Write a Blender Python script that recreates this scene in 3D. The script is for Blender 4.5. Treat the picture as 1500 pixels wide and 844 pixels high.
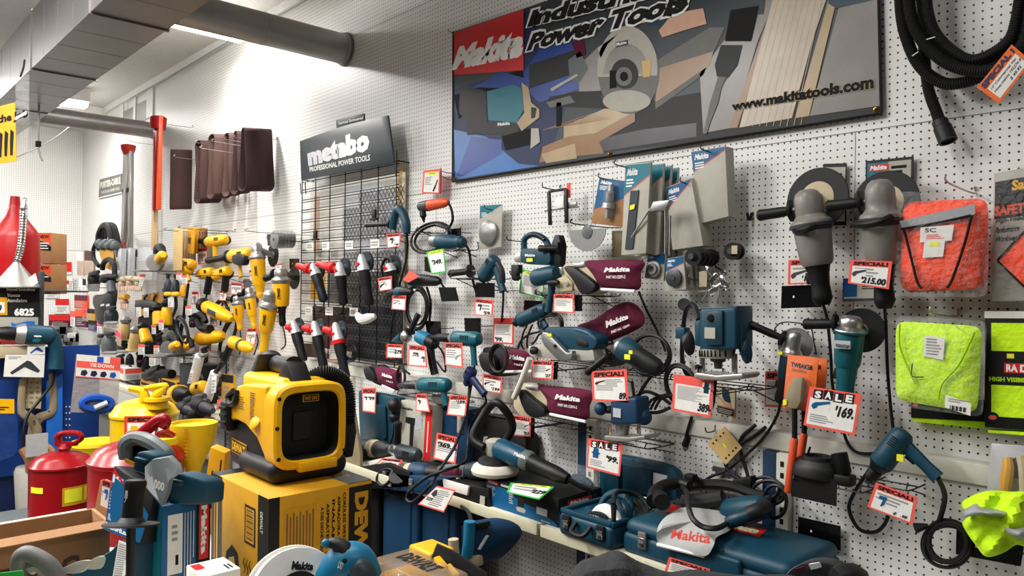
import bpy, bmesh, math, random
from mathutils import Vector, Matrix
random.seed(7)
SC = bpy.context.scene
COL = SC.collection
for o_ in list(bpy.data.objects): bpy.data.objects.remove(o_)
# ---------------------------------------------------------------- camera, exposure, light
H = 1.60            # eye height
F = 1112.47         # focal length in pixels of the 1500 wide frame
YW = 2.71           # distance of the long pegboard wall
YL = 2.655          # face of the lower shelving back panels
ZR = 1.045          # rail between the wall board and the lower panels
XF = -11.5          # far end wall
XR = 1.6
ZC = H + 2.2        # ceiling
yaw, pitch, roll = 0.8239938, 0.0018769, 0.0118779
W_ = Vector((-math.sin(yaw)*math.cos(pitch), math.cos(yaw)*math.cos(pitch), math.sin(pitch)))
r0 = Vector((math.cos(yaw), math.sin(yaw), 0)); u0 = r0.cross(W_)
R_ = r0*math.cos(roll)+u0*math.sin(roll); U_ = u0*math.cos(roll)-r0*math.sin(roll)
EYE = Vector((0, 0, H))
cam = bpy.data.cameras.new('camera'); camo = bpy.data.objects.new('camera', cam); COL.objects.link(camo)
cam.sensor_width = 36; cam.lens = F/1500*36; cam.clip_start = .02
m = Matrix((R_, U_, -W_)).transposed().to_4x4(); m.translation = EYE; camo.matrix_world = m
SC.camera = camo
SC.view_settings.view_transform = 'Standard'; SC.view_settings.look = 'None'
SC.view_settings.exposure = 0.0; SC.view_settings.gamma = 1; SC.view_settings.use_curve_mapping = False
SC.cycles.max_bounces = 6; SC.cycles.transparent_max_bounces = 16
wd = bpy.data.worlds.new('world'); SC.world = wd; wd.use_nodes = True
wd.node_tree.nodes['Background'].inputs[0].default_value = (.95, .97, 1, 1)
wd.node_tree.nodes['Background'].inputs[1].default_value = .06
def area(x, y, z, sx, sy, e, col=(1, .99, .97)):   # the open bottom of a ceiling tube fixture
    l = bpy.data.lights.new('tube_light', 'AREA'); l.shape = 'RECTANGLE'; l.size = sx; l.size_y = sy; l.energy = e; l.color = col
    o = bpy.data.objects.new('tube_light', l); COL.objects.link(o); o.location = (x, y, z); return o
area(-1.6, .35, ZC-.08, .35, 2.4, 50)
area(.9, .3, ZC-.08, .35, 2.4, 26)
area(-3.6, -.2, ZC-.08, .35, 2.4, 230)
area(-5.2, -1.9, ZC-.08, .35, 2.4, 150)
area(-8.6, -1.2, ZC-.08, .35, 2.4, 230)
area(-2.2, -2.6, ZC-.08, .35, 2.4, 34)
area(-6.04, 1.9, H+1.97, .16, 1.3, 55)      # the two lamps that show in the picture
area(-9.6, 1.2, H+1.97, .16, 2.0, 60)
# ---------------------------------------------------------------- pixel -> place
def ray(px, py): return W_ + R_*((px-750)/F) - U_*((py-422)/F)
def V(px, py, d=0.0):            # point at distance d in front of the long wall
    v = ray(px, py); return EYE + v*((YW-d)/v.y)
def Zp(px, py, z):               # point on a level plane
    v = ray(px, py); return EYE + v*((z-H)/v.z)
def D(px, py, t): return EYE + ray(px, py)*t          # point at depth t
def Xp(px, py, x):
    v = ray(px, py); return EYE + v*(x/v.x)
def proj(p):
    v = Vector(p)-EYE; k = v.dot(W_); return 750+F*v.dot(R_)/k, 422-F*v.dot(U_)/k
def PM(p): return (Vector(p)-EYE).dot(W_)/F           # metres per pixel there
X_, Y_, Z_ = Vector((1, 0, 0)), Vector((0, 1, 0)), Vector((0, 0, 1))
OUT = -Y_
# ---------------------------------------------------------------- materials
def lin(h):
    if not isinstance(h, str): return tuple(h)+(1,)
    c = [int(h[i:i+2], 16)/255 for i in (0, 2, 4)]
    return tuple(x/12.92 if x <= .04045 else ((x+.055)/1.055)**2.4 for x in c)+(1,)
MATS = {}
def mat(n, col, rough=.5, metal=0, coat=0, nz=.06, sc=30, bump=0, alpha=1, emit=0, trans=0, spec=.35):
    m = bpy.data.materials.new(n); m.use_nodes = True; t = m.node_tree; b = t.nodes['Principled BSDF']
    c = lin(col); b.inputs['Base Color'].default_value = c; b.inputs['Roughness'].default_value = rough
    b.inputs['Metallic'].default_value = metal; b.inputs['Coat Weight'].default_value = coat
    b.inputs['Specular IOR Level'].default_value = spec
    if alpha < 1: b.inputs['Alpha'].default_value = alpha
    if trans: b.inputs['Transmission Weight'].default_value = trans
    if emit: b.inputs['Emission Color'].default_value = c; b.inputs['Emission Strength'].default_value = emit
    if nz or bump:
        tc = t.nodes.new('ShaderNodeTexCoord'); no = t.nodes.new('ShaderNodeTexNoise'); no.inputs['Scale'].default_value = sc; no.inputs['Detail'].default_value = 3
        t.links.new(tc.outputs['Object'], no.inputs['Vector'])
        if nz:
            mx = t.nodes.new('ShaderNodeMix'); mx.data_type = 'RGBA'
            mx.inputs[6].default_value = tuple(max(0, x*(1-nz*2)) for x in c[:3])+(1,); mx.inputs[7].default_value = tuple(min(1, x*(1+nz*2)) for x in c[:3])+(1,)
            t.links.new(no.outputs['Fac'], mx.inputs[0]); t.links.new(mx.outputs[2], b.inputs['Base Color'])
        if bump:
            bp = t.nodes.new('ShaderNodeBump'); bp.inputs['Strength'].default_value = bump; bp.inputs['Distance'].default_value = .01
            t.links.new(no.outputs['Fac'], bp.inputs['Height']); t.links.new(bp.outputs['Normal'], b.inputs['Normal'])
    MATS[n] = m; return m
def pegboard(n, ox, oz, col='dddcd8', hole='1b1a19', plane='xz', rad=.138):
    m = mat(n, col, .42, nz=.02, sc=6); t = m.node_tree; b = t.nodes['Principled BSDF']
    src = b.inputs['Base Color'].links[0].from_socket
    tc = t.nodes.new('ShaderNodeTexCoord'); sp = t.nodes.new('ShaderNodeSeparateXYZ'); t.links.new(tc.outputs['Object'], sp.inputs[0])
    def mth(op, a, b_=None):
        k = t.nodes.new('ShaderNodeMath'); k.operation = op
        for i, v in enumerate((a, b_)):
            if v is None: continue
            if isinstance(v, (int, float)): k.inputs[i].default_value = v
            else: t.links.new(v, k.inputs[i])
        return k.outputs[0]
    sq = []
    for ax, off in ((plane[0], ox), (plane[1], oz)):
        s = mth('MULTIPLY', sp.outputs['xyz'.index(ax)], 1/.0254); s = mth('ADD', s, .5-off+1000); s = mth('FRACT', s); s = mth('SUBTRACT', s, .5); sq.append(mth('MULTIPLY', s, s))
    f = mth('LESS_THAN', mth('ADD', sq[0], sq[1]), rad*rad)
    mx = t.nodes.new('ShaderNodeMix'); mx.data_type = 'RGBA'; t.links.new(f, mx.inputs[0]); t.links.new(src, mx.inputs[6]); mx.inputs[7].default_value = lin(hole)
    t.links.new(mx.outputs[2], b.inputs['Base Color']); return m
for a in [('white', 'e4e3df', .5), ('offwhite', 'cfccc0', .55), ('paper', 'dcdad4', .7), ('cream', 'c9c4a8', .5), ('grey', '8b8a86', .5), ('midgrey', '64635f', .5), ('darkgrey', '34353a', .5),
          ('charcoal', '151517', .5), ('black', '070708', .5), ('blackgloss', '09090a', .2), ('rubber', '101011', .62), ('ink', '0a0a0a', .8), ('cordblack', '0d0d0e', .5),
          ('teal', '0a4258', .38), ('tealdark', '07303f', .42), ('teallight', '14698a', .38), ('tealcase', '083a4c', .48), ('tealgreen', '105660', .36), ('bluecase', '0a3250', .5), ('bluepack', '0b5480', .4), ('tealpack', '0a6a78', .4),
          ('yellow', 'e8ac08', .36), ('yelldark', 'c98f0c', .45), ('yellcan', 'd3ac0c', .3), ('yellcard', 'c48d12', .6), ('yellsticker', 'e2e02a', .6), ('lemon', 'd8b606', .55),
          ('lime', 'c4ee12', .8), ('limedark', 'a4c914', .8), ('orange', 'f4451a', .75), ('orangedark', 'd8481c', .6), ('orangecard', 'e06414', .55), ('orangetool', 'd2502c', .4),
          ('red', 'c81d1e', .4), ('redgloss', '850a12', .25), ('redtag', 'e4564a', .7), ('redfunnel', '9a0911', .35), ('redhot', 'd43a28', .5), ('pinktag', 'dd4568', .7),
          ('maroon', '54102c', .85), ('maroondk', '3c0c1c', .85), ('brown', '3a2320', .8), ('brownin', '4b352f', .85), ('kraft', '996f48', .75), ('kraftdk', '7a5636', .75), ('kraftin', '8c6844', .75),
          ('tan', 'c9a96e', .7), ('wood', 'c6a676', .6), ('woodbrown', '9a7046', .6), ('silverpaint', '7c7771', .34), ('khaki', '8b7d62', .6), ('sand', 'b7a98a', .7), ('skin', 'c39a82', .6),
          ('blueboard', '123a80', .45), ('bluepl', '1b4fb0', .35), ('bluebright', '1f66c0', .4), ('navy', '14224a', .5), ('green', '22a53a', .6), ('greensign', '2fae3e', .6), ('magenta', 'c32a78', .6),
          ('fleece', 'c9c4b4', .95), ('greycloth', 'a5a5a3', .9), ('reflective', '98989a', .35), ('packgrey', 'a8a498', .55), ('gloveskin', 'b79a86', .8), ('purple', '3b2a66', .6), ('slate', '2c3438', .4), ('beige', 'c2b592', .6), ('steelpaint', '5a5f60', .45)]:
    mat(a[0], a[1], a[2])
mat('metal', 'b4b3b0', .32, .9); mat('chrome', 'd5d5d5', .14, 1); mat('steel', '8d8d8c', .4, .8); mat('castmetal', 'a09e99', .38, .75, nz=.04); mat('darkmetal', '4b4b4d', .4, .8); mat('brass', 'b28a3a', .3, 1)
mat('galv', '9c9a98', .42, .75, nz=.07, sc=5); mat('galvdk', '7e7a77', .4, .8, nz=.1, sc=4)
mat('ductmetal', '777472', .38, .8, nz=.08, sc=4)
for a in [('banboard', 'b3a594'), ('bantan', 'a8926f'), ('banwood', '8a6846'), ('banblue', '2c66a8'), ('banblue2', '1b3c88'), ('bangrey', '7d7873'), ('bandark', '3b3a3d')]: mat(a[0], a[1], .3, nz=.12, sc=9)
mat('satin', 'c7c8cb', .3, .35); mat('cloth', '2a2a2c', .9, bump=.5, sc=60)
mat('ceilingwhite', 'd5d2cc', .7); mat('trimwhite', 'd9d8d4', .5); mat('floorgrey', '4c4944', .5, nz=.2, sc=3)
mat('tubelamp', (1, .97, .93), .5, nz=0, emit=30); mat('limefab', 'c6f01a', .85, bump=.6, sc=45); mat('orangefab', 'fb4a1e', .85, bump=.5, sc=50)
mat('maroonfab', '5c1431', .9, bump=.35, sc=40)
def clear(n, a, col, bump=.5, sc=40, rough=.08, dist=.01):
    m = mat(n, col, rough, nz=0, bump=bump, sc=sc, alpha=a, spec=.8)
    for k in m.node_tree.nodes:
        if k.type == 'BUMP': k.inputs['Distance'].default_value = dist
    return m
clear('clear', .05, 'f0f4f6'); clear('clearbag', .09, 'f6f8f8', 1.0, 34, .12, .06); clear('greybag', .5, 'b4aca4', .9, 25, .2); clear('clearcase', .3, 'b9a384', .2); clear('clearyel', .22, 'e8dcc0', .3); clear('bluebag', .35, '28509a', .8, 30)
MATS['white_peg'] = pegboard('white_peg', .25, .30); pegboard('low_peg', .90, .26, 'd2d2ce'); pegboard('end_peg', .3, .3, plane='yz'); pegboard('blue_peg', .2, .4, '123a80', '060c1c', 'xz', .14)
# ---------------------------------------------------------------- mesh builder
TXT = {}
def text2d(s, bold=0.0, font=None):
    k = (s, bold)
    if k in TXT: return TXT[k]
    c = bpy.data.curves.new('t', 'FONT'); c.body = s; c.size = 1; c.offset = bold; c.resolution_u = 2; c.fill_mode = 'FRONT'
    o = bpy.data.objects.new('t', c); me = bpy.data.meshes.new_from_object(o)
    vs = [(v.co.x, v.co.y) for v in me.vertices]; fs = [tuple(p.vertices) for p in me.polygons]
    bpy.data.objects.remove(o); bpy.data.curves.remove(c); bpy.data.meshes.remove(me)
    if not vs: vs = [(0, 0)]
    x0 = min(v[0] for v in vs); x1 = max(v[0] for v in vs); y0 = min(v[1] for v in vs); y1 = max(v[1] for v in vs)
    vs = [((x-x0)/max(x1-x0, 1e-6), (y-y0)/max(y1-y0, 1e-6)) for x, y in vs]
    TXT[k] = (vs, fs, (x1-x0)/max(y1-y0, 1e-6)); return TXT[k]
def cat(pts, sub=6, closed=False):
    pts = [Vector(p) for p in pts]; n = len(pts); out = []
    if n < 3 and not closed: return pts
    for i in range(n if closed else n-1):
        g = (lambda k: pts[k % n]) if closed else (lambda k: pts[max(0, min(n-1, k))])
        a, b, c, d = g(i-1), g(i), g(i+1), g(i+2)
        for k in range(sub):
            t = k/sub; out.append(.5*((2*b)+(c-a)*t+(2*a-5*b+4*c-d)*t*t+(3*b-a-3*c+d)*t**3))
    if not closed: out.append(pts[-1])
    return out
def perp(a):
    a = a.normalized(); b = Z_ if abs(a.z) < .8 else X_
    x = b.cross(a).normalized(); return x, a.cross(x)
class Q:                          # a bilinear sheet: u to the right, v upwards
    def __init__(s, bl, br, tr, tl):
        s.p = [Vector(k) for k in (bl, br, tr, tl)]; a = s.p
        s.n = ((a[1]-a[0])+(a[2]-a[3])).cross((a[3]-a[0])+(a[2]-a[1])).normalized()
        s.w = (a[1]-a[0]).length; s.h = (a[3]-a[0]).length
    def at(s, u, v, l=0):
        a = s.p; return a[0]*(1-u)*(1-v)+a[1]*u*(1-v)+a[2]*u*v+a[3]*(1-u)*v+s.n*l
class MB:
    def __init__(s): s.v = []; s.f = []; s.mi = []; s.ms = []
    def slot(s, m):
        if m not in s.ms: s.ms.append(m)
        return s.ms.index(m)
    def add(s, vs, fs, m):
        b = len(s.v); k = s.slot(m); s.v += [Vector(v) for v in vs]; s.f += [tuple(i+b for i in f) for f in fs]; s.mi += [k]*len(fs); return s
    def bm(s, b, m):
        b.verts.ensure_lookup_table(); b.verts.index_update()
        s.add([v.co.copy() for v in b.verts], [[v.index for v in f.verts] for f in b.faces], m); b.free(); return s
    def prism(s, out, off, m, bev=0, seg=2):
        b = bmesh.new(); off = Vector(off); n = len(out); out = [Vector(p) for p in out]
        nn = sum(((out[i]-out[0]).cross(out[(i+1) % n]-out[0]) for i in range(n)), Vector())
        if nn.dot(off) > 0: out = out[::-1]
        a = [b.verts.new(p) for p in out]; c = [b.verts.new(p+off) for p in out]
        b.faces.new(a); b.faces.new(c[::-1])
        for i in range(n): b.faces.new((a[i], c[i], c[(i+1) % n], a[(i+1) % n]))
        bmesh.ops.recalc_face_normals(b, faces=b.faces[:])
        if bev: bmesh.ops.bevel(b, geom=[e for e in b.edges if e.calc_face_angle(0) > .35], offset=bev, segments=seg, affect='EDGES', clamp_overlap=True, profile=.5)
        return s.bm(b, m)
    def box(s, c, ax, ay, az, m, bev=0, seg=2):     # half vectors
        c, ax, ay, az = Vector(c), Vector(ax), Vector(ay), Vector(az)
        return s.prism([c-ax-ay-az, c+ax-ay-az, c+ax+ay-az, c-ax+ay-az], az*2, m, bev, seg)
    def bx(s, p, q, m, bev=0):                      # axis box from corner to corner
        p, q = Vector(p), Vector(q); h = (q-p)/2
        return s.box((p+q)/2, (abs(h.x), 0, 0), (0, abs(h.y), 0), (0, 0, abs(h.z)), m, bev)
    def lathe(s, p, q, prof, m, n=18, sq=None):
        p, q = Vector(p), Vector(q); a = q-p; x, y = perp(a); vs = []; fs = []
        for t, r in prof:
            for i in range(n):
                o = (x*math.cos(2*math.pi*i/n)+y*math.sin(2*math.pi*i/n))*r
                if sq: k = Vector(sq[0]).normalized(); o += k*(o.dot(k)*(sq[1]-1))
                vs.append(p+a*t+o)
        for j in range(len(prof)-1):
            for i in range(n): fs.append((j*n+i, j*n+(i+1) % n, (j+1)*n+(i+1) % n, (j+1)*n+i))
        if prof[0][1] > 1e-6: fs.append(tuple(range(n))[::-1])
        if prof[-1][1] > 1e-6: fs.append(tuple((len(prof)-1)*n+i for i in range(n)))
        return s.add(vs, fs, m)
    def tube(s, pts, r, m, n=8, sub=6, closed=False, sq=None):
        P = cat(pts, sub, closed); N = len(P); K = len(pts)
        if not isinstance(r, (int, float)):
            rr = []
            for i in range(N):
                t = i/(N-1)*(K-1); k = min(int(t), K-2); rr.append(r[k]+(r[k+1]-r[k])*(t-k))
        else: rr = [r]*N
        vs = []; fs = []; x = None
        for i in range(N):
            a = (P[(i+1) % N]-P[i-1]) if closed else (P[min(i+1, N-1)]-P[max(i-1, 0)])
            if a.length < 1e-9: a = Vector((0, 0, 1))
            a.normalize()
            if x is None: x, y = perp(a)
            else:
                x = x-a*x.dot(a)
                if x.length < 1e-6: x, y = perp(a)
                x.normalize(); y = a.cross(x)
            for k in range(n):
                o = (x*math.cos(2*math.pi*k/n)+y*math.sin(2*math.pi*k/n))*rr[i]
                if sq: kk = Vector(sq[0]).normalized(); o += kk*(o.dot(kk)*(sq[1]-1))
                vs.append(P[i]+o)
        for j in range(N if closed else N-1):
            for k in range(n): fs.append((j*n+k, j*n+(k+1) % n, ((j+1) % N)*n+(k+1) % n, ((j+1) % N)*n+k))
        if not closed: fs.append(tuple(range(n))[::-1]); fs.append(tuple((N-1)*n+k for k in range(n)))
        return s.add(vs, fs, m)
    def ball(s, c, r, m, sq=None, n=14):
        c = Vector(c); a = Z_*r
        return s.lathe(c-a, c+a, [((1-math.cos(math.pi*k/8))/2, r*math.sin(math.pi*k/8)+1e-7) for k in range(9)], m, n, sq)
    def disc(s, c, nrm, r, th, m, n=32, hole=0):
        c = Vector(c); a = Vector(nrm).normalized()*th/2
        if hole: return s.lathe(c-a, c+a, [(0, hole), (0, r), (1, r), (1, hole), (0, hole)], m, n)
        return s.lathe(c-a, c+a, [(0, 1e-7), (0, r*.985), (.2, r), (.8, r), (1, r*.985), (1, 1e-7)], m, n)
    def puff(s, out, nrm, th, m, back=.35, rings=5, pw=.5):    # cushion on a smooth outline
        out = [Vector(p) for p in out]; n = len(out); c = sum(out, Vector())/n; nrm = Vector(nrm).normalized(); vs = []; fs = []
        ring = [(t, 1, -1) for t in [0]]; L = []
        for k in range(rings+1):
            t = k/rings; L.append((1-t, -(t**pw)*back))
        L = L[::-1][:-1]+[(1, 0)]+[(1-k/rings, (k/rings)**pw) for k in range(1, rings+1)]
        for sc_, z in L:
            sc_ = max(sc_, .02)
            for p in out: vs.append(c+(p-c)*sc_+nrm*th*z)
        for j in range(len(L)-1):
            for i in range(n): fs.append((j*n+i, j*n+(i+1) % n, (j+1)*n+(i+1) % n, (j+1)*n+i))
        fs.append(tuple(range(n))[::-1]); fs.append(tuple((len(L)-1)*n+i for i in range(n)))
        return s.add(vs, fs, m)
    # ---- things printed or laid on a sheet
    def spoly(s, q, uv, m, l=.0006): return s.add([q.at(u, v, l) for u, v in uv], [tuple(range(len(uv)))], m)
    def srect(s, q, u0, v0, u1, v1, m, l=.0006): return s.spoly(q, [(u0, v0), (u1, v0), (u1, v1), (u0, v1)], m, l)
    def sell(s, q, u, v, ru, rv, m, l=.0006, n=28, a0=0, a1=360):
        k = [(u+ru*math.cos(math.radians(a0+(a1-a0)*i/n)), v+rv*math.sin(math.radians(a0+(a1-a0)*i/n))) for i in range(n+(a1-a0 < 360))]
        return s.spoly(q, k, m, l)
    def stext(s, q, t, u0, v0, u1, v1, m, l=.0012, bold=.03, sh=0, rot=0):
        vs, fs, asp = text2d(t, bold); o = []
        for x, y in vs:
            if rot == 90: x, y = 1-y, x
            if rot == -90: x, y = y, 1-x
            o.append(q.at(u0+(u1-u0)*x+sh*y, v0+(v1-v0)*y, l))
        return s.add(o, fs, m)
    def lines(s, q, u0, v0, u1, v1, n, m, l=.0009, k=.5):
        for i in range(n):
            v = v1-(v1-v0)*(i+.5)/n; h = (v1-v0)/n*k/2; e = u0+(u1-u0)*random.uniform(.6, 1)
            s.srect(q, u0, v-h, e, v+h, m, l)
        return s
    def sheet(s, q, th, m, bev=0): return s.prism([q.at(0, 0), q.at(1, 0), q.at(1, 1), q.at(0, 1)], -q.n*th, m, bev)
    def build(s, name, parent=None, loc=None, sharp=.6):
        if parent is not None: org = ORG[parent]
        elif loc is not None: org = Vector(loc)
        else:
            org = Vector([(min(v[i] for v in s.v)+max(v[i] for v in s.v))/2 for i in range(3)])
        me = bpy.data.meshes.new(name); me.from_pydata([v-org for v in s.v], [], s.f)
        for k in s.ms: me.materials.append(MATS[k])
        me.polygons.foreach_set('material_index', s.mi); me.polygons.foreach_set('use_smooth', [True]*len(s.f))
        me.update(); me.set_sharp_from_angle(angle=sharp)
        o = bpy.data.objects.new(name, me); COL.objects.link(o)
        if parent is not None:
            o.parent = parent; KIDS.setdefault(parent, {}).setdefault(name, o)
            for h in SUB.get(name, ()):            # what sits on a part belongs to that part
                if parent.parent is None and h in KIDS[parent]: o.parent = KIDS[parent][h]; break
        else: o.location = org
        ORG[o] = org.copy(); return o
ORG = {}; KIDS = {}
SUB = dict(lid_recess=('lid',), lid_sticker=('lid',), logo_stripe=('lid',), label=('tank', 'mouth_frame', 'base'), bag_lettering=('dust_bag',), bag_rail=('dust_bag',), air_vents=('motor_housing',), name_plate=('motor_housing', 'body'), sticker=('motor_housing', 'card', 'rubber_pad'), trigger=('grip',), soft_grip=('handle', 'grip'), rubber_grip=('grip',), switch=('rear_handle',), plug_pins=('plug',), lettering=('bag', 'panel', 'motor_housing', 'oval_cover'), print=('carton',), mouth_recess=('mouth_frame',), red_emblem=('gear_head',), handle_stud=('gear_head',), lid_rim=('lid',), bore=('wheel',), label_panel=('can_body',), warning_label=('can_body',), small_label=('can_body',), flexible_spout=('cone',), spout_tip=('flexible_spout',))
def tag(o, label, cat_, group=None, kind=None):
    o['label'] = label; o['category'] = cat_
    if group: o['group'] = group
    if kind: o['kind'] = kind
    return o
def thing(name, label, cat_, loc, group=None):
    o = bpy.data.objects.new(name, None); o.empty_display_size = .05; COL.objects.link(o); o.location = loc; ORG[o] = Vector(loc)
    return tag(o, label, cat_, group)
def struct(mb, name, parent=None):
    o = mb.build(name, parent)
    if parent is None: o['kind'] = 'structure'
    return o
def Qp(c, d):                     # sheet from four pixel corners (tl, tr, br, bl), d one distance or four
    dd = d if isinstance(d, (list, tuple)) else [d]*4
    tl, tr, br, bl = [V(p[0], p[1], k) for p, k in zip(c, dd)]
    return Q(bl, br, tr, tl)
def Qf(c, f):                     # the same with a pixel -> place function
    tl, tr, br, bl = [f(*p) for p in c]; return Q(bl, br, tr, tl)
def Qc(px, py, w, h, d, rot=0, tip=0, turn=0):   # upright sheet of real size w x h facing the aisle, rolled and turned
    c = V(px, py, d); a = math.radians(rot); b = math.radians(turn)
    x = Vector((math.cos(b), -math.sin(b), 0)); x2 = x*math.cos(a)+Z_*math.sin(a); z2 = Z_*math.cos(a)-x*math.sin(a)
    z2 = (z2+OUT*math.tan(math.radians(tip))).normalized(); x2 = x2*w/2; z2 = z2*h/2
    return Q(c-x2-z2, c+x2-z2, c+x2+z2, c-x2+z2)
def VP(pts, d): return [V(p[0], p[1], p[2] if len(p) > 2 else d) for p in pts]
# ---------------------------------------------------------------- the room
b = MB().bx((XF, -4.5, -.1), (XR, YW+.1, 0), 'floorgrey'); struct(b, 'floor')
b = MB().bx((XF-.1, -4.5, ZC), (XR, YW+.2, ZC+.1), 'ceilingwhite'); struct(b, 'ceiling')
b = MB().bx((XF-.1, YW, 0), (XR, YW+.1, ZC), 'white_peg')
o = b.build('wall_right', None, (0, 0, 0)); o['kind'] = 'structure'
b = MB().bx((XF-.1, -4.5, 0), (XF, YW, ZC), 'end_peg'); o = b.build('wall_far', None, (0, 0, 0)); o['kind'] = 'structure'
b = MB().bx((XF+.001, YW-.006, ZR+.05), (-9.55, YW-.0005, ZC-.02), 'trimwhite'); struct(b, 'trim_1')       # plain board at the far end
# thin joints between the pegboard sheets
b = MB()
zj = V(1185, 203).z
b.bx((XF, YW-.0012, zj-.0012), (XR, YW+.001, zj+.0012), 'midgrey')
zk = V(600, 15).z
b.bx((-6.2, YW-.0012, zk-.0015), (XR, YW+.001, zk+.0015), 'midgrey')
for k in range(10):
    x = V(1252, 300).x-k*1.22; b.bx((x-.0012, YW-.0012, 1.1), (x+.0012, YW+.001, zj), 'grey')
struct(b, 'trim_2')
b = MB()                      # cable and moulding along the top of the wall
b.bx((XF, YW-.05, ZC-.07), (XR, YW, ZC), 'trimwhite'); b.tube([(x, YW-.055, ZC-.085-.012*math.sin(x*2.1)) for x in [-9.3+.4*k for k in range(20)]], .004, 'grey', 5)
struct(b, 'trim_3')
b = MB()                      # soffit of the far end and the framed recess beside it
b.bx((XF, -4.5, ZC-.14), (XF+1.1, YW, ZC), 'ceilingwhite'); struct(b, 'trim_4')
b = MB(); p = V(187, 148); q = V(202, 175)
for x0, x1 in ((p.x-.1, p.x+.28), (p.x+.36, p.x+.74)): b.bx((x0, YW-.012, q.z-.05), (x1, YW, ZC-.16), 'grey')
b.bx((p.x-.25, YW-.02, q.z-.05), (p.x-.1, YW, ZC-.07), 'trimwhite'); b.bx((p.x+.28, YW-.02, q.z-.05), (p.x+.36, YW, ZC-.07), 'trimwhite'); b.bx((p.x+.74, YW-.02, q.z-.05), (p.x+.95, YW, ZC-.07), 'trimwhite')
struct(b, 'trim_5')
# lower shelving run: rail, back panels, uprights
b = MB().bx((XF+.02, YL, .05), (XR, YW-.001, ZR-.03), 'low_peg'); o = b.build('back_panel', None, (0, 0, 0)); tag(o, 'white perforated back panel of the shelving run below the wall board', 'shelving panel')
b = MB().bx((XF+.02, YL-.012, ZR-.03), (XR, YW-.001, ZR+.035), 'offwhite', .004); o = b.build('rail'); tag(o, 'cream metal rail along the top of the white shelving back panel', 'rail')
UPX = [-1.40, -2.33, -3.37, -4.44, -5.4, -6.4, -7.4, -8.4]
UPL = ['beside the orange shafted demolition tools', 'behind the open blue grinder case', 'behind the polisher and its boxed lid', 'below the black wire grid panel', 'behind the yellow vacuum hose', 'left of the yellow price card', 'below the black saw rack', 'behind the yellow safety can']
for x, l in zip(UPX, UPL):
    t = thing('shelf_upright', 'cream slotted shelf upright with a blue strip '+l, 'upright', (x, YL, .03), 'shelf uprights along the wall')
    MB().bx((x+.012, YL-.035, .03), (x+.06, YL-.001, ZR-.035), 'offwhite', .003).build('post', t)
    s = MB()
    for k in range(22): s.bx((x+.029, YL-.0362, .08+k*.042), (x+.043, YL-.034, .1+k*.042), 'ink')
    s.build('slots', t)
    MB().bx((x-.045, YL-.03, .03), (x+.01, YL-.001, ZR-.035), 'bluecase', .003).build('blue_strip', t)
SHZ = .625
def shelf(x0, x1, z, l, dep=.42):
    t = thing('wall_shelf', l, 'shelf', ((x0+x1)/2, YL, z), 'cream metal shelves on the wall uprights')
    MB().bx((x0, YL-dep, z-.025), (x1, YL-.002, z), 'offwhite', .003).build('deck', t)
    MB().bx((x0, YL-dep-.012, z-.045), (x1, YL-dep, z+.004), 'cream', .004).build('front_edge', t)
    for xx in (x0+.01, x1-.01): MB().prism([(xx, YL-.002, z-.12), (xx, YL-.002, z-.02), (xx, YL-dep+.02, z-.02), (xx, YL-dep+.02, z-.04)], (.004, 0, 0), 'offwhite').build('bracket', t)
    return t
for x0, x1, l in ((-1.2, -.5, 'right of the big teal tool case'), (-2.215, -1.22, 'carrying the big teal tool case'), (-3.25, -2.235, 'carrying the polisher box'), (-4.3, -3.27, 'carrying the red striped boxed drill'), (-5.28, -4.32, 'behind the yellow vacuum'), (-6.28, -5.3, 'below the white caulking tubes'), (-7.28, -6.3, 'behind the yellow funnel'), (-8.3, -7.3, 'behind the yellow safety can')):
    shelf(x0, x1, SHZ, 'cream metal shelf '+l, .42 if x0 > -3.3 else .45)
# ---------------------------------------------------------------- ducts and lamps
zb = 1.55+H
t = thing('rectangular_duct', 'rectangular galvanised sheet metal duct below the ceiling', 'duct', (-6, 1.36, zb))
y0, y1 = 1.16, 1.58
s = MB().bx((-9.6, y0, zb), (-2.2, y1, zb+.42), 'ductmetal')
for k in range(19):
    x = -9.5+k*.39
    if k % 4 == 0: s.bx((x-.012, y0-.01, zb-.01), (x+.012, y1+.01, zb+.43), 'galvdk')
    else: s.bx((x-.0015, y0-.001, zb-.001), (x+.0015, y1+.001, zb+.42), 'galvdk')
s.build('sheet_body', t)
def rduct(pa, yb, r, l, z):
    t = thing('round_duct', l, 'duct', (pa, yb, z))
    a, c = Vector((pa, y1, z)), Vector((pa, YW, z)); L = (c-a).length
    MB().lathe(a, c, [(0, r*.98), (.002, r), (.46, r), (.462, r*1.02), (.475, r*1.02), (.477, r), (.96, r), (.962, r*1.05), (1, r*1.05)], 'galv', 40).build('pipe', t)
    MB().tube([c+Vector((math.cos(k)*r*1.06, -.012, math.sin(k)*r*1.06)) for k in [i*math.pi/14 for i in range(28)]], .008, 'ductmetal', 6, 1, True).build('wall_collar', t)
rduct(V(507, 68).x, YW, .102, 'nearer round galvanised duct running into the pegboard wall beside the fluorescent tube', H+1.645)
rduct(V(228, 190).x, YW, .084, 'farther round galvanised duct passing behind the red tripod', H+1.655)
def lampfix(x, ya, yb, z, l):
    t = thing('fluorescent_lamp', l, 'ceiling lamp', (x, ya, z), 'fluorescent ceiling lamps')
    MB().bx((x-.1, ya, z+.03), (x+.1, yb, ZC), 'trimwhite', .005).build('fixture_body', t)
    for dx in (-.06, 0, .06): MB().lathe((x+dx, ya+.02, z), (x+dx, yb-.02, z), [(0, .026), (1, .026)], 'tubelamp', 10).build('tube', t)
lampfix(-6.04, 1.25, 2.6, H+2.02, 'lit fluorescent ceiling lamp beside the nearer round duct')
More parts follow.
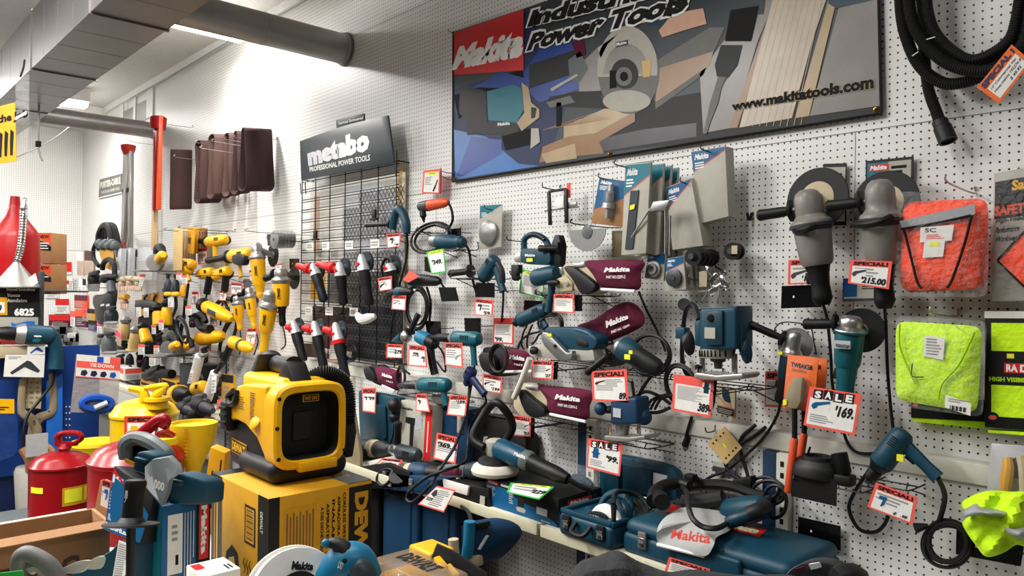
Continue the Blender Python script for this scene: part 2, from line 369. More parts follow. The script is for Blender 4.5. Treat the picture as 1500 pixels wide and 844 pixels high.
lampfix(-9.6, -.2, 2.3, H+2.02, 'lit fluorescent ceiling lamp above the farther round duct')
lampfix(-5.3, -1.2, .95, H+2.05, 'lit fluorescent ceiling lamp above the side of the rectangular duct')
# island display table in the aisle
t = thing('display_table', 'low display table in the aisle under the boxed tools', 'table', (-1.7, .9, 0))
TZ = .70
MB().bx((-3.4, .25, TZ-.04), (-.75, 1.3, TZ), 'offwhite', .005).build('table_top', t)
for x in (-3.3, -.85):
    for y in (.33, 1.22): MB().bx((x-.03, y-.03, 0), (x+.03, y+.03, TZ-.04), 'steelpaint', .004).build('leg', t)
# ---------------------------------------------------------------- builders shared by the goods on the wall
def px(P, n): return PM(P)*n
def cord(parent, pts, d=.1, r=.0045, m='cordblack', name='power_cord'): 
    P = VP(pts, d)
    for p in P:
        if p.z < 1.1: p.y = min(p.y, YL-.022)
    return MB().tube(P, r*1.2, m, 7).build(name, parent)
def mtext(b, t, c, d, m, l=.0006, bold=.03, sh=0): return b.stext(Qp(c, d), t, 0, 0, 1, 1, m, l, bold, sh)
def ppoly(b, pts, d, m, l=0): return b.add([V(p[0], p[1], d+l) for p in pts], [tuple(range(len(pts)))[::-1] if area2(pts) > 0 else tuple(range(len(pts)))], m)
def area2(p): return sum(p[i][0]*p[(i+1) % len(p)][1]-p[(i+1) % len(p)][0]*p[i][1] for i in range(len(p)))
def hook(pt, L=.22, label='', up=.02, r=.0028, tipup=.02, m='darkmetal', grp='pegboard hooks', drop=0):
    """a single wire peg hook; pt is the point on the wall"""
    p = pt if isinstance(pt, Vector) else V(pt[0], pt[1], L)
    p = Vector((p.x, pt.y if isinstance(pt, Vector) else YW, p.z-(0 if isinstance(pt, Vector) else tipup)))
    b = MB().tube([p+Z_*up, p+OUT*.012+Z_*up, p+OUT*.016, p+OUT*L-Z_*drop, p+OUT*(L+.012)+Z_*(tipup-drop)], r, m, 6, 4)
    return tag(b.build('peg_hook', None, p), label, 'hook', grp)
def ptag(c, d, label, head='SPECIAL!', price='', pic=None, style='special', k='redtag', lay=None, pb=(.5, .08, .92, .3), n=6):
    q = c if isinstance(c, Q) else Qp(c, d); b = MB()
    if style == 'green':
        b.sheet(q, .0015, 'greensign'); b.srect(q, .07, .06, .95, .9, 'paper'); b.spoly(q, [(.2, .84), (.9, .84), (.95, .9), (.9, .97), (.2, .97), (.12, .9)], 'yellsticker', .001); b.stext(q, head, .25, .87, .85, .95, 'green', .0015)
        b.lines(q, .14, .36, .86, .8, n, 'grey')
    elif style == 'sale':
        b.sheet(q, .0015, k); b.srect(q, .05, .06, .95, .74, 'paper')
        for i, ch in enumerate('SALE'):
            u = .1+i*.2; o = (-.01, .01)[i % 2]
            b.srect(q, u, .72+o, u+.185, .96+o, 'ink', .0009); b.stext(q, ch, u+.03, .75+o, u+.155, .93+o, 'white', .0014, .05)
        b.lines(q, .1, .12, .6, .34, 4, 'grey')
    elif style == 'plain':
        b.sheet(q, .0015, 'paper'); b.lines(q, .08, .1, .92, .85, n+3, 'grey')
    else:
        b.sheet(q, .0015, k); b.srect(q, .07, .06, .93, .76, 'paper')
        if head: b.stext(q, head, .08, .8, .92, .95, 'ink', .001, .05)
        b.lines(q, .12, .34, .88, .72, n, 'grey')
    if pic:
        u0, v0, u1, v1 = pic[1:5]; f = lambda a: [(u0+(u1-u0)*x, v0+(v1-v0)*y) for x, y in a]
        b.spoly(q, f([(0, 0), (1, 0), (1, 1), (0, 1)]), 'paper', .0012)
        if pic[0] == 'drill':
            b.spoly(q, f([(0, .75), (.3, .7), (.3, .95), (.95, 1), (1, .85), (.9, .2), (.7, 0), (.6, .05), (.7, .6), (.3, .62), (0, .68)]), pic[5], .0017)
        elif pic[0] == 'grinder':
            b.spoly(q, f([(0, .25), (.12, .05), (.3, .2), (.35, .4), (1, .75), (.95, .95), (.4, .75), (.2, .7), (.02, .5)]), pic[5], .0017)
        else:
            b.spoly(q, f([(.2, 0), (.8, 0), (.8, .35), (1, .5), (.8, .6), (.75, 1), (.25, 1), (.2, .6), (0, .5), (.2, .35)]), pic[5], .0017)
    if price: b.stext(q, price, *pb, 'ink', .0018, .045, .03)
    o = b.build('price_tag'); return tag(o, label, 'price tag')
def ctag(x, y, w, h, d, label, rot=0, **kw):
    """a price card of real size, kw as for ptag"""
    return ptag(Qc(x, y, w, h, d, rot, 0, kw.pop('turn', 0)), d, label, **kw)
def rack(x0, x1, y, d, label, h=.06, plate=None, pm='blackgloss', drop=.0):
    """wire tool rack standing out from the board, with a small black card plate at its front"""
    a, c = V(x0, y, d), V(x1, y, d); a = Vector((a.x, YW, a.z)); c = Vector((c.x, YW, a.z)); zt = a.z; b = MB()
    t = thing('wire_rack', label, 'rack', a, 'black wire tool racks')
    for p in (a, c):
        p = Vector((p.x, YW, zt)); b.tube([p+Z_*.04, p+OUT*.01+Z_*.04, p+OUT*.012, p+OUT*d, p+OUT*d+Z_*.025], .0026, 'black', 6, 3)
        b.tube([p+OUT*.012-Z_*h, p+OUT*d*.9], .0026, 'black', 6, 1)
    for k in (.25, .6, 1):
        b.tube([Vector((a.x, YW-d*k, zt)), Vector((c.x, YW-d*k, zt))], .0024, 'black', 6, 1)
    b.build('wires', t)
    if plate:
        q = plate if isinstance(plate, Q) else Qp(plate, d+.004); MB().sheet(q, .003, pm).build('card_plate', t)
    return t
def plate(c, d, label, m='blackgloss', dot=True):
    q = Qp(c, d); b = MB().sheet(q, .003, m)
    if dot: b.srect(q, .3, .45, .34, .55, 'white')
    t = thing('card_holder', label, 'card holder', q.at(.5, .5), 'black card holders'); b.build('card_plate', t)
    w = MB()
    for u in (.03, .97): p = q.at(u, .5, -.004); w.tube([p+Z_*.03, p, Vector((p.x, YW-.002, p.z))], .0025, 'black', 6, 2)
    w.build('wires', t); return t
def bodyprof(r0, r1, e=.06):       # soft ended barrel
    return [(0, r0*.55), (e*.4, r0*.86), (e, r0), (.5, (r0+r1)/2), (1-e, r1), (1-e*.4, r1*.86), (1, r1*.5)]
def sidehandle(t, a, c, r, m='black', name='side_handle'):
    L = (c-a).length
    return MB().lathe(a, c, [(0, r*.5), (.04, r*.55), (.05, r*2.0), (.11, r*2.1), (.14, r*1.7), (.16, r*.85), (.4, r*1.02), (.7, r), (.94, r*1.12), (.99, r*.9), (1, r*.4)], m, 16).build(name, t)
def grinder(name, label, cat_, A, B, r, d, cols, dB=None, f=(.27, .33, .62), handle=None, disc=None, guard=None, cordp=None, group=None, fl=None, label_m=None, gr=None):
    """angle grinder hanging head up: A head end, B handle end (pixels); r barrel radius in metres"""
    dB = d if dB is None else dB
    a, c = V(A[0], A[1], d), V(B[0], B[1], dB); ax = c-a; L = ax.length
    hd, hs, hr = cols; t = thing(name, label, cat_, c, group); P = lambda k: a+ax*k
    rr = gr or r*.62
    MB().lathe(a, P(f[0]), [(0, 1e-4), (.03, r*.42), (.12, r*.66), (.28, r*.8), (.6, r*.84), (.75, r*.82), (.85, r*.95), (.93, r*1.15), (1, r*1.18)], hd, 24).build('gear_head', t)
    MB().lathe(P(f[0]), P(f[1]), [(0, r*1.2), (.1, r*1.26), (.5, r*1.26), (.55, r*1.14), (1, r*1.1)], fl or hd, 20).build('flange', t)
    b = MB().lathe(P(f[1]), P(f[2]), [(0, r*1.02), (.05, r*1.06), (.5, r), (.9, r*.93), (1, r*.8)], hs, 20)
    b.build('motor_housing', t)
    v = MB(); x, y = perp(ax)
    fw = (OUT-ax.normalized()*OUT.dot(ax.normalized())).normalized(); sd = ax.cross(fw).normalized()
    if label_m: v.box(P((f[1]+f[2])/2)+fw*r*.985, sd*r*.4, ax.normalized()*r*.55, fw*.003, label_m); v.build('name_plate', t)
    MB().tube([P(f[2]-.02), P(f[2]+.06), P((f[2]+1)/2), P(.94), P(1)], [r*.8, rr, rr*.86, rr*.95, rr*.6], hr, 14, 4).build('rear_handle', t)
    s = MB().box(P(f[2]+.1)+sd*rr*.95, ax.normalized()*L*.05, fw*rr*.3, sd*rr*.25, 'black', .002); s.build('switch', t)
    if handle: h_ = V(*handle[:3]); o_ = P(f[0]*.55); MB().lathe(o_, o_+(h_-o_)*.4, [(0, r*.2), (1, r*.2)], 'steel', 10).build('handle_stud', t); sidehandle(t, o_+(h_-o_).normalized()*r*.85, h_, handle[3] if len(handle) > 3 else r*.34)
    if disc:
        cc, nr, rad, mt = disc[:4]; cc = V(*cc)
        b = MB().disc(cc, nr, rad, .006, mt, 40); b.disc(cc+Vector(nr).normalized()*.004, nr, rad*(.55 if len(disc) > 4 else .3), .002, disc[4] if len(disc) > 4 else 'steel', 30); b.build('grinding_disc', t)
        MB().lathe(cc, P(f[0]*.45), [(0, r*.4), (1, r*.5)], 'steel', 14).build('spindle', t)
    if guard:
        cc, nr, rad, a0, a1 = guard[:5]; cc = V(*cc); nr = Vector(nr).normalized(); gx, gy = perp(nr); b = MB(); n = 18
        pt = lambda i, rd, o: cc+(gx*math.cos(math.radians(a0+(a1-a0)*i/n))+gy*math.sin(math.radians(a0+(a1-a0)*i/n)))*rd+nr*o
        vs = []; fs = []
        for i in range(n+1): vs += [pt(i, rad, -.012), pt(i, rad, .02), pt(i, rad*.3, .02), pt(i, rad*.3, .017), pt(i, rad*.97, .017), pt(i, rad*.97, -.012)]
        for i in range(n):
            for k in range(6): fs.append((i*6+k, i*6+(k+1) % 6, i*6+6+(k+1) % 6, i*6+6+k))
        b.add(vs, fs, guard[5] if len(guard) > 5 else 'steel').build('wheel_guard', t)
    if cordp: cord(t, [(B[0], B[1], dB)]+list(cordp), dB*.8)
    return t
def drill(name, label, cat_, tip, rear, grip, r, d, cols, dg=None, dr=None, cordp=None, group=None, side=None, chuck=.2, gear=.38, trig=1, lab=None, gk=.8, gw=.62):
    """pistol grip drill: chuck tip, back of the motor and foot of the grip in pixels"""
    a, c, g = V(tip[0], tip[1], d), V(rear[0], rear[1], d if dr is None else dr), V(grip[0], grip[1], d if dg is None else dg)
    ax = c-a; L = ax.length; n = ax.normalized(); P = lambda k: a+ax*k; ck, ge, bo = cols
    t = thing(name, label, cat_, g, group)
    MB().lathe(a, P(chuck), [(0, r*.16), (.02, r*.28), (.3, r*.5), (.34, r*.58), (.6, r*.6), (.95, r*.62), (1, r*.5)], ck, 18).build('chuck', t)
    MB().lathe(P(chuck), P(gear), [(0, r*.55), (.1, r*.68), (.5, r*.8), (.9, r*.97), (1, r)], ge, 20).build('gear_case', t)
    gd = (g-P(gk)); gn = (gd-n*gd.dot(n)).normalized(); sd = n.cross(gn)
    b = MB().lathe(P(gear), P(1), [(0, r*.98), (.03, r*1.05), (.3, r*1.02), (.75, r*1.02), (.9, r*.93), (.97, r*.75), (1, r*.45)], bo, 20, (sd, .92)).build('motor_housing', t)
    v = MB()
    for k in range(5):
        for s in (-1, 1): v.box(P(.72+k*.035)+sd*s*r*.93-gn*r*.15, n*L*.008, gn*r*.3, sd*.0015, 'ink')
    v.build('air_vents', t)
    gl = gd.length
    MB().tube([P(gk)-gn*r*.2, P(gk)+gd*.35, P(gk)+gd*.7, g], [r*gw*1.25, r*gw, r*gw*.92, r*gw*1.05], bo if len(cols) < 4 else cols[3] if False else bo, 14, 5, False, (sd, .72)).build('grip', t)
    if trig: MB().prism([P(gk)+gd*.28-n*r*gw*.9, P(gk)+gd*.28-n*r*gw*1.5, P(gk)+gd*.5-n*r*gw*1.35, P(gk)+gd*.52-n*r*gw*.7], sd*r*.4, 'black', .002).build('trigger', t)
    if lab: MB().box(P(.6)+sd*r*.945*lab[1], n*L*.07, gn*r*.14, sd*.0025, lab[0]).build('name_plate', t)
    if side: sidehandle(t, P(gear*.85), V(*side[:3]), side[3] if len(side) > 3 else r*.4)
    if cordp: cord(t, [(grip[0], grip[1], d if dg is None else dg)]+list(cordp), d*.8)
    return t
def bpack(c, d, label, name='blister_pack', th=.012, base='packgrey', top='tealpack', split=(.62, .8), text=None, group=None, cat_='packaged accessory', item=None, hang=True, textm='white', stripe='redtag', slope=1):
    """hanging carded pack with a coloured header cut on a slant"""
    q = c if isinstance(c, Q) else Qp(c, d); t = thing(name, label, cat_, q.at(.5, .98), group)
    b = MB().sheet(q, th, base, .001)
    if top:
        b.spoly(q, [(0.01, split[0]), (.99, split[1]), (.99, .99), (.01, .99)], top)
        if stripe: b.spoly(q, [(0.01, split[0]-.012), (.99, split[1]-.012), (.99, split[1]), (.01, split[0])], stripe, .0009)
    if text: b.stext(q, text, .08, .87, .5, .95, textm, .001, .04, .05)
    b.lines(q, .08, .74, .4, .84, 3, textm, .001) if top else None
    b.build('card', t)
    if item: item(q, t)
    return t
def rndbox(b, c, ax, ay, az, m, bev): return b.box(c, ax, ay, az, m, bev, 3)
def makita(b, q, u0, v0, u1, v1, m, l=.0012): return b.stext(q, 'Makita', u0, v0, u1-(u1-u0)*.06, v1, m, l, .06, (u1-u0)*.06)
# ---------------------------------------------------------------- large banner
d = .02
t = thing('vinyl_banner', 'large printed power tool banner with red corner logo, tied flat on the pegboard', 'banner', V(975, 150, d))
BQ = Qp([(664, 47), (1287, -125), (1292, 166), (664, 266)], d)
zt = BQ.p[3].z; zbm = BQ.p[0].z; xl = BQ.p[0].x; xr = BQ.p[2].x
b = MB()
b.sheet(Qp([(664, 47), (1287, -162), (1291, 166), (664, 266)], d), .002, 'slate')
P = lambda pts, m, l: ppoly(b, pts, d, m, l)
P([(665, 130), (665, 264), (800, 242), (830, 150), (800, 60), (768, 12), (767, 100)], 'navy', .0006)
P([(665, 190), (712, 200), (760, 240), (790, 243), (667, 263)], 'banblue', .0012)
P([(690, 200), (735, 205), (735, 225), (672, 262), (667, 262)], 'banblue2', .0016)
P([(665, 140), (765, 100), (770, 130), (700, 150), (672, 175)], 'ink', .0012)
P([(680, 135), (735, 105), (770, 115), (765, 130), (700, 128)], 'banblue2', .0018)
P([(767, 105), (800, 60), (850, 60), (850, 130), (790, 150), (768, 130)], 'banblue2', .0012)
P([(775, 95), (845, 72), (835, 110), (775, 130)], 'charcoal', .0018)
P([(790, 235), (790, 215), (880, 205), (940, 150), (1290, 90), (1291, 162), (1000, 210)], 'charcoal', .0009)
P([(640+560/3.014, 185), (640+770/3.014, 155), (640+872/3.014, 161), (640+870/3.014, 178), (640+700/3.014, 208), (640+560/3.014, 205)], 'bantan', .0018)          # plank
P([(832, 200), (872, 195), (930, 163), (930, 178), (878, 208), (885, 225), (852, 228), (790, 238), (795, 215)], 'banwood', .0024)
P([(793, 226), (842, 210), (845, 232), (800, 239)], 'bantan', .003)
# saw in the middle of the print
P([(848, 96), (875, 70), (885, 110), (880, 133), (848, 134)], 'bangrey', .0024); P([(832, 88), (850, 75), (862, 100), (850, 120), (835, 118)], 'steelpaint', .003)
P([(875, 70), (905, 50), (890, 65), (880, 85)], 'packgrey', .0036); P([(837, 62), (855, 58), (858, 80), (845, 85)], 'maroon', .003)
cx, cy = 922, 100
el = lambda x, y, rx, ry, a0=0, a1=360, n=36: [(x+rx*math.cos(math.radians(a0+(a1-a0)*i/n)), y-ry*math.sin(math.radians(a0+(a1-a0)*i/n))) for i in range(n+(1 if a1-a0 < 360 else 0))]
P(el(921, 105, 45, 62), 'midgrey', .003); P(el(918, 148, 35, 16), 'packgrey', .0036)
P(el(919, 100, 44, 62, -10, 192), 'packgrey', .0036); P(el(917, 108, 33, 44, 0, 180), 'bangrey', .0042)
P(el(915, 108, 20, 22), 'charcoal', .0048); P(el(914, 112, 12, 14), 'midgrey', .0054); P(el(914, 112, 6, 7), 'ink', .006)
P([(893, 103), (903, 103), (903, 128), (893, 130)], 'ink', .0051); P([(902, 62), (920, 58), (920, 66), (902, 70)], 'slate', .0048); P([(940, 90), (954, 86), (952, 112), (942, 114)], 'tan', .0048)
P([(846, 134), (880, 133), (880, 143), (905, 160), (800, 155), (805, 142)], 'charcoal', .0022)
# sander at the left of the print
P([(674, 128), (700, 130), (712, 134), (714, 178), (690, 182), (672, 165)], 'charcoal', .0024)
P([(713, 134), (752, 124), (764, 130), (768, 160), (757, 180), (715, 176)], 'tealpack', .003)
P([(764, 120), (774, 128), (778, 150), (790, 160), (790, 172), (764, 192), (757, 180), (768, 165)], 'bantan', .0036); P([(778, 157), (786, 158), (784, 172), (778, 174)], 'charcoal', .0042)
P([(684, 176), (760, 182), (760, 200), (735, 205), (735, 195), (684, 198)], 'charcoal', .0028); P([(735, 200), (775, 188), (790, 192), (790, 208), (740, 220)], 'ink', .0034); P([(778, 188), (789, 188), (791, 208), (777, 218)], 'packgrey', .004)
for k in range(7): P([(795+9*k, 190-k*1.5), (868+4*k, 166+k*1.2), (868+4*k, 166.8+k*1.2), (795+9*k, 191-k*1.5)], 'banwood', .0021)
for k in range(9): P([(1092+10*k, 185), (1150+9*k, -40), (1151+9*k, -40), (1093+10*k, 185)], 'bantan', .0033)
P([(800, 150), (835, 140), (842, 150), (806, 158)], 'midgrey', .003); P([(806, 130), (845, 108), (846, 111), (808, 134)], 'packgrey', .0032); P([(815, 150), (822, 150), (822, 184), (815, 186)], 'ink', .003); P([(872, 205), (940, 190), (1020, 180), (1020, 200), (880, 222)], 'bandark', .0011)
# hands, drill and boards at the right of the print
P([(965, 45), (985, 20), (1030, 12), (1035, 35), (1000, 45), (970, 55)], 'skin', .0036); P([(920, 27), (945, 22), (946, 33), (918, 38)], 'tan', .003); P([(945, 20), (985, 8), (980, 40), (950, 36)], 'tealdark', .003)
P([(960, 90), (1040, 40), (1062, 40), (1030, 110), (960, 160)], 'midgrey', .0018); P([(965, 100), (1045, 75), (1040, 95), (960, 150)], 'banwood', .0024)
P([(1025, 108), (1060, 60), (1148, -30), (1110, 60), (1072, 187), (1030, 195)], 'bangrey', .0018)
P([(1068, 188), (1120, 40), (1150, -60), (1160, -60), (1080, 187)], 'banwood', .0024)
P([(1083, 187), (1142, -40), (1230, -60), (1190, 60), (1160, 173)], 'banboard', .003); P([(1165, 173), (1225, -40), (1235, -40), (1185, 170)], 'bantan', .0036); P([(1186, 170), (1245, -50), (1286, -60), (1289, 155)], 'bangrey', .0034)
P([(1065, -10), (1125, -30), (1118, 20), (1072, 24)], 'slate', .004); P([(1070, 15), (1112, 8), (1100, 60), (1062, 60)], 'ink', .0046); P([(1056, 66), (1087, 66), (1080, 95), (1066, 114), (1050, 112), (1047, 95)], 'charcoal', .0046)
P([(1052, 112), (1064, 113), (1056, 130), (1052, 150), (1040, 180), (1035, 196), (1030, 196), (1040, 150)], 'midgrey', .005)
P([(1215, -60), (1280, -70), (1278, 0), (1225, 12), (1213, 5)], 'tealdark', .0046)
P([(665, 48), (767, 13), (767, 103), (665, 110)][:4], 'red', .0048)
mtext(b, 'Makita', [(663, 72), (762, 42), (764, 84), (662, 104)], d, 'white', .0056, .07, .12)
for tx, c in (('Industrial', [(774, 18), (960, -36), (960, -4), (773, 41)]), ('Power Tools', [(773, 52), (1003, -14), (1003, 18), (772, 76)])):
    for l, bo, mm, e in ((.0056, .12, 'white', 3), (.0064, .05, 'ink', 0)): mtext(b, tx, [(c[0][0]-e, c[0][1]-e), (c[1][0]+e, c[1][1]-e), (c[2][0]+e, c[2][1]+e), (c[3][0]-e, c[3][1]+e)], d, mm, l, bo, .05)
for l, bo, mm, e in ((.0056, .08, 'bantan', 1), (.0064, .05, 'ink', 0)): mtext(b, 'www.makitatools.com', [(1073-e, 150-e), (1281+e, 110-e), (1281+e, 130+e), (1073-e, 163+e)], d, mm, l, bo)
mtext(b, 'Makita', [(730, 180), (748, 178), (748, 183), (730, 185)], d, 'white', .005, .04); mtext(b, 'Makita', [(904, 63), (919, 60), (919, 64), (904, 68)], d, 'white', .0055, .03)
b.build('printed_sheet', t)
b = MB()
for a, c in (((663, 266), (1291, 166)), ((664, 47), (663, 266)), ((1286, -60), (1291, 166))): b.tube(VP([a, c], d), .006, 'black', 6, 1)
b.build('bound_edge', t)
for p in ((667, 263), (894, 226), (1284, 161), (667, 50)): MB().lathe(V(p[0], p[1], d+.003), V(p[0], p[1], d+.008), [(0, .011), (.6, .011), (1, .008), (1, .004), (0, .004)], 'brass', 16).build('grommet', t)
b = MB().tube(VP([(664, 264), (655, 262, .01), (648, 258, .001)], d), .002, 'black', 5); b.tube(VP([(667, 50), (660, 47, .01), (656, 44, .001)], d), .002, 'black', 5); b.build('tie_cord', t)
# ---------------------------------------------------------------- coiled vacuum hose, upper right
t = thing('vacuum_hose', 'coiled black corrugated vacuum hose hanging in the upper right', 'hose', V(1420, -60, .05))
def hose(pts, r, d):
    P = cat(VP(pts, d), 40); k = MB(); s = []
    L = 0; acc = []
    for i in range(len(P)): L += (P[i]-P[i-1]).length if i else 0; acc.append(L)
    n = int(L/.0035); out = []; j = 0
    for i in range(n):
        w = i*L/(n-1)
        while j < len(P)-2 and acc[j+1] < w: j += 1
        out.append(P[j]+(P[j+1]-P[j])*((w-acc[j])/max(acc[j+1]-acc[j], 1e-6)))
    return MB().tube(out, [r*(1 if i % 2 else .86) for i in range(len(out))], 'rubber', 14, 1)
hose([(1330, -140, .1), (1319, -60), (1319, 5), (1326, 50), (1346, 95), (1380, 121), (1415, 120), (1450, 104), (1490, 70), (1520, 20), (1530, -60)], .019, .1).build('corrugated_tube', t)
hose([(1345, -140), (1334, -60), (1332, 5), (1342, 45), (1368, 78), (1400, 98), (1440, 104), (1475, 92), (1505, 50), (1515, -40)], .019, .14).build('corrugated_tube', t)
hose([(1365, -120), (1352, -40), (1351, 10), (1362, 48), (1390, 80), (1425, 92), (1460, 82), (1490, 45), (1503, -10)], .018, .07).build('corrugated_tube', t)
hose([(1370, -100), (1358, -30), (1360, 20), (1375, 55), (1410, 84), (1440, 84), (1480, 55), (1494, 0)], .017, .12).build('corrugated_tube', t)
hose([(1352, 20, .05), (1354, 80, .05), (1360, 130, .05), (1372, 165, .06), (1378, 182, .07)], .018, .05).build('hanging_end', t)
MB().lathe(V(1376, 176, .07), V(1389, 207, .08), [(0, .02), (.05, .024), (.3, .024), (.34, .027), (1, .028), (1, .022), (.9, .02)], 'black', 20).build('end_cuff', t)
b = MB()
for p, q in (((1357, 58), (1370, 54)), ((1336, 82), (1345, 76))): b.tube(VP([p, q], .165), .002, 'white', 5)
b.build('cable_tie', t)
hook(Vector((V(1425, -62, 0).x, YW, V(1425, -62, 0).z)), .2, 'black hook holding the coiled vacuum hose', m='black')
q = Qp([(1482, 65), (1511, 90), (1463, 152), (1431, 128)], .17); b = MB().sheet(q, .0015, 'orangecard')
q2 = Q(q.at(0, 0), q.at(1, 0), q.at(1, 1), q.at(0, 1)); QQ = Q(q.p[0], q.p[3], q.p[2], q.p[1])
qr = Qp([(1431, 128), (1482, 65), (1511, 90), (1463, 152)], .17)
b.srect(qr, .1, .08, .92, .66, 'paper'); b.stext(qr, 'SPECIAL !', .06, .72, .95, .94, 'navy', .0012, .06); b.stext(qr, "10' Commercial Vac", .13, .5, .85, .6, 'ink', .0012, .01, .02); b.stext(qr, 'Hose makita 192276-8', .13, .33, .9, .43, 'ink', .0012, .01, .02); b.stext(qr, '$ 49.95', .5, .14, .8, .26, 'ink', .0012, .02, .02)
tag(b.build('price_tag'), 'orange bordered price card tilted on the coiled vacuum hose', 'price tag')
# ---------------------------------------------------------------- two big silver grinders and their cards
def cardplate(c, d, label, red=True):
    q = Qp(c, d); b = MB().sheet(q, .004, 'black'); b.srect(q, .04, .06, .96, .94, 'packgrey')
    if red: b.spoly(q, [(.04, .3), (.5, .94), (.04, .94)], 'tealpack', .001); b.srect(q, .08, .76, .5, .9, 'red', .0015); makita(b, q, .1, .78, .48, .88, 'white', .002)
    b.lines(q, .55, .66, .92, .86, 2, 'ink', .001, .6)
    return tag(b.build('sign_plate'), label, 'sign')
cardplate([(1206, 240), (1240, 239), (1239, 330), (1205, 330)], .02, 'framed grey card behind the disc of the left silver grinder', False)
cardplate([(1268, 236), (1338, 229), (1336, 300), (1268, 304)], .02, 'framed card with red logo behind the right silver grinder')
t = grinder('angle_grinder', 'large silver grinder with black cutting disc, the left of the pair', 'grinder', (1181, 277), (1206, 447), .058, .2, ('silverpaint', 'silverpaint', 'black'), .17, (.3, .36, .66), (1110, 316, .22, .019), ((1197, 291, .09), (0, -1, .12), .112, 'rubber', 'sand'), None,
            [(1212, 470, .15), (1217, 520, .06), (1219, 560, .05), (1225, 600, .06)], None, 'darkgrey')
MB().tube(VP([(1168, 341, .235), (1172, 338, .26), (1182, 336, .275), (1195, 331, .255)], .2), .012, 'black', 8).build('bumper', t)
t = grinder('angle_grinder', 'large silver grinder with red tinted side, the right of the pair', 'grinder', (1288, 262), (1296, 452), .055, .2, ('silverpaint', 'silverpaint', 'black'), .17, (.3, .36, .66), (1210, 303, .22, .019), ((1297, 297, .09), (0, -1, .1), .108, 'rubber', 'sand'), None,
            [(1298, 480, .1), (1300, 540, .05), (1305, 600, .05), (1310, 640, .07)], None, 'darkgrey')
MB().tube(VP([(1252, 329, .23), (1268, 329, .275), (1290, 325, .275), (1306, 318, .25)], .2), .012, 'black', 8).build('bumper', t)
plate([(1145, 419), (1203, 417), (1203, 450), (1144, 452)], .1, 'black card plate under the left silver grinder')
q = Qp([(1235, 408), (1308, 408), (1306, 440), (1234, 442)], .1); b = MB().sheet(q, .004, 'darkgrey'); b.srect(q, .03, .12, .97, .95, 'packgrey'); b.spoly(q, [(.03, .2), (.2, .95), (.03, .95)], 'bluepl', .001); b.spoly(q, [(.03, .2), (.3, .2), (.3, .95), (.12, .95)], 'bluepack', .0011); b.lines(q, .4, .5, .8, .7, 2, 'darkgrey')
tag(b.build('sign_plate'), 'blue and grey card under the right silver grinder', 'sign')
ptag([(1155, 381), (1212, 379), (1211, 415), (1154, 417)], .12, 'red special price card partly hidden behind the left silver grinder handle', 'SPECIAL!', "'195", ('grinder', .08, .2, .5, .6, 'darkgrey'), pb=(.35, .1, .7, .35), n=2)
ptag([(1246, 381), (1307, 383), (1302, 424), (1242, 415)], .24, 'red special price card ending 215 in front of the right silver grinder handle', 'SPECIAL!', "'215.00", ('grinder', .08, .3, .42, .66, 'darkgrey'), pb=(.3, .1, .9, .36), n=3)
# ---------------------------------------------------------------- bagged safety vests
def vestpack(c, d, label, col, thick, trim=None, extra=None, bag=True, bagc=None, group=None, cut=None):
    q = Qp(c, d); t = thing('vest_pack', label, 'safety vest', q.at(.5, 1.0), group); n = 44
    out = []
    for i in range(n):
        a = 2*math.pi*i/n; ca, sa = math.cos(a), math.sin(a); e = .22
        out.append(q.at(.5+.5*abs(ca)**e*(1 if ca > 0 else -1), .5+.5*abs(sa)**e*(1 if sa > 0 else -1)))
    MB().puff(out, q.n, thick*.5, col, .9, 6, .35).build('folded_vest', t)
    if extra:
        b = MB(); q3 = Q(*[p+q.n*(thick*.5+.002) for p in q.p]); extra(b, q3); b.build('printed_trim', t)
    if bag:
        qb = Qp(bagc or c, d); o2 = [qb.at(.5+.5*(abs(math.cos(2*math.pi*i/40))**.15)*(1 if math.cos(2*math.pi*i/40) > 0 else -1), .5+.5*(abs(math.sin(2*math.pi*i/40))**.15)*(1 if math.sin(2*math.pi*i/40) > 0 else -1)) for i in range(40)]
        MB().puff(o2, qb.n, thick*.5+.012, 'clearbag', .9, 6, .3).build('plastic_bag', t)
    return t
def ov(b, q):
    b.spoly(q, [(.02, .8), (.96, .97), (.97, .86), (.9, .82), (.06, .72)], 'reflective'); 
    b.tube([q.at(*p) for p in ((.05, .71, .001), (.5, .765, .001), (.92, .84, .001))], .004, 'ink', 6)
    b.tube([q.at(*p) for p in ((.08, .72, .001), (.2, .35, .001), (.28, .1, .001), (.34, .02, .001))], .004, 'ink', 6); b.tube([q.at(*p) for p in ((.93, .84, .001), (.85, .5, .001), (.72, .12, .001), (.66, .02, .001))], .004, 'ink', 6)
    b.spoly(q, [(.3, .72), (.72, .74), (.7, .56), (.3, .55)], 'paper', .001); b.spoly(q, [(.36, .6), (.62, .6), (.6, .38), (.34, .37)], 'paper', .0012)
    b.stext(q, 'SC', .36, .66, .5, .71, 'ink', .0016); b.lines(q, .38, .58, .62, .64, 3, 'redtag', .0016); b.srect(q, .42, .5, .55, .55, 'yellsticker', .0018)
vestpack([(1322, 296), (1448, 290), (1448, 422), (1322, 430)], .1, 'lower orange safety vest behind the front orange vest pack', 'orangefab', .06, group='bagged orange vests', bag=False)
vestpack([(1322, 300), (1438, 296), (1434, 424), (1318, 426)], .19, 'front orange bagged safety vest with black trim and white sticker', 'orangefab', .06, None, ov, True, [(1312, 280), (1452, 284), (1446, 436), (1306, 434)], 'bagged orange vests')
hook((1388, 262), .26, 'wire hook above the orange vest packs', m='metal', drop=-.01)
t = thing('vest_bag', 'clear bag with black header and orange vest at the right edge', 'safety vest', V(1490, 250, .12))
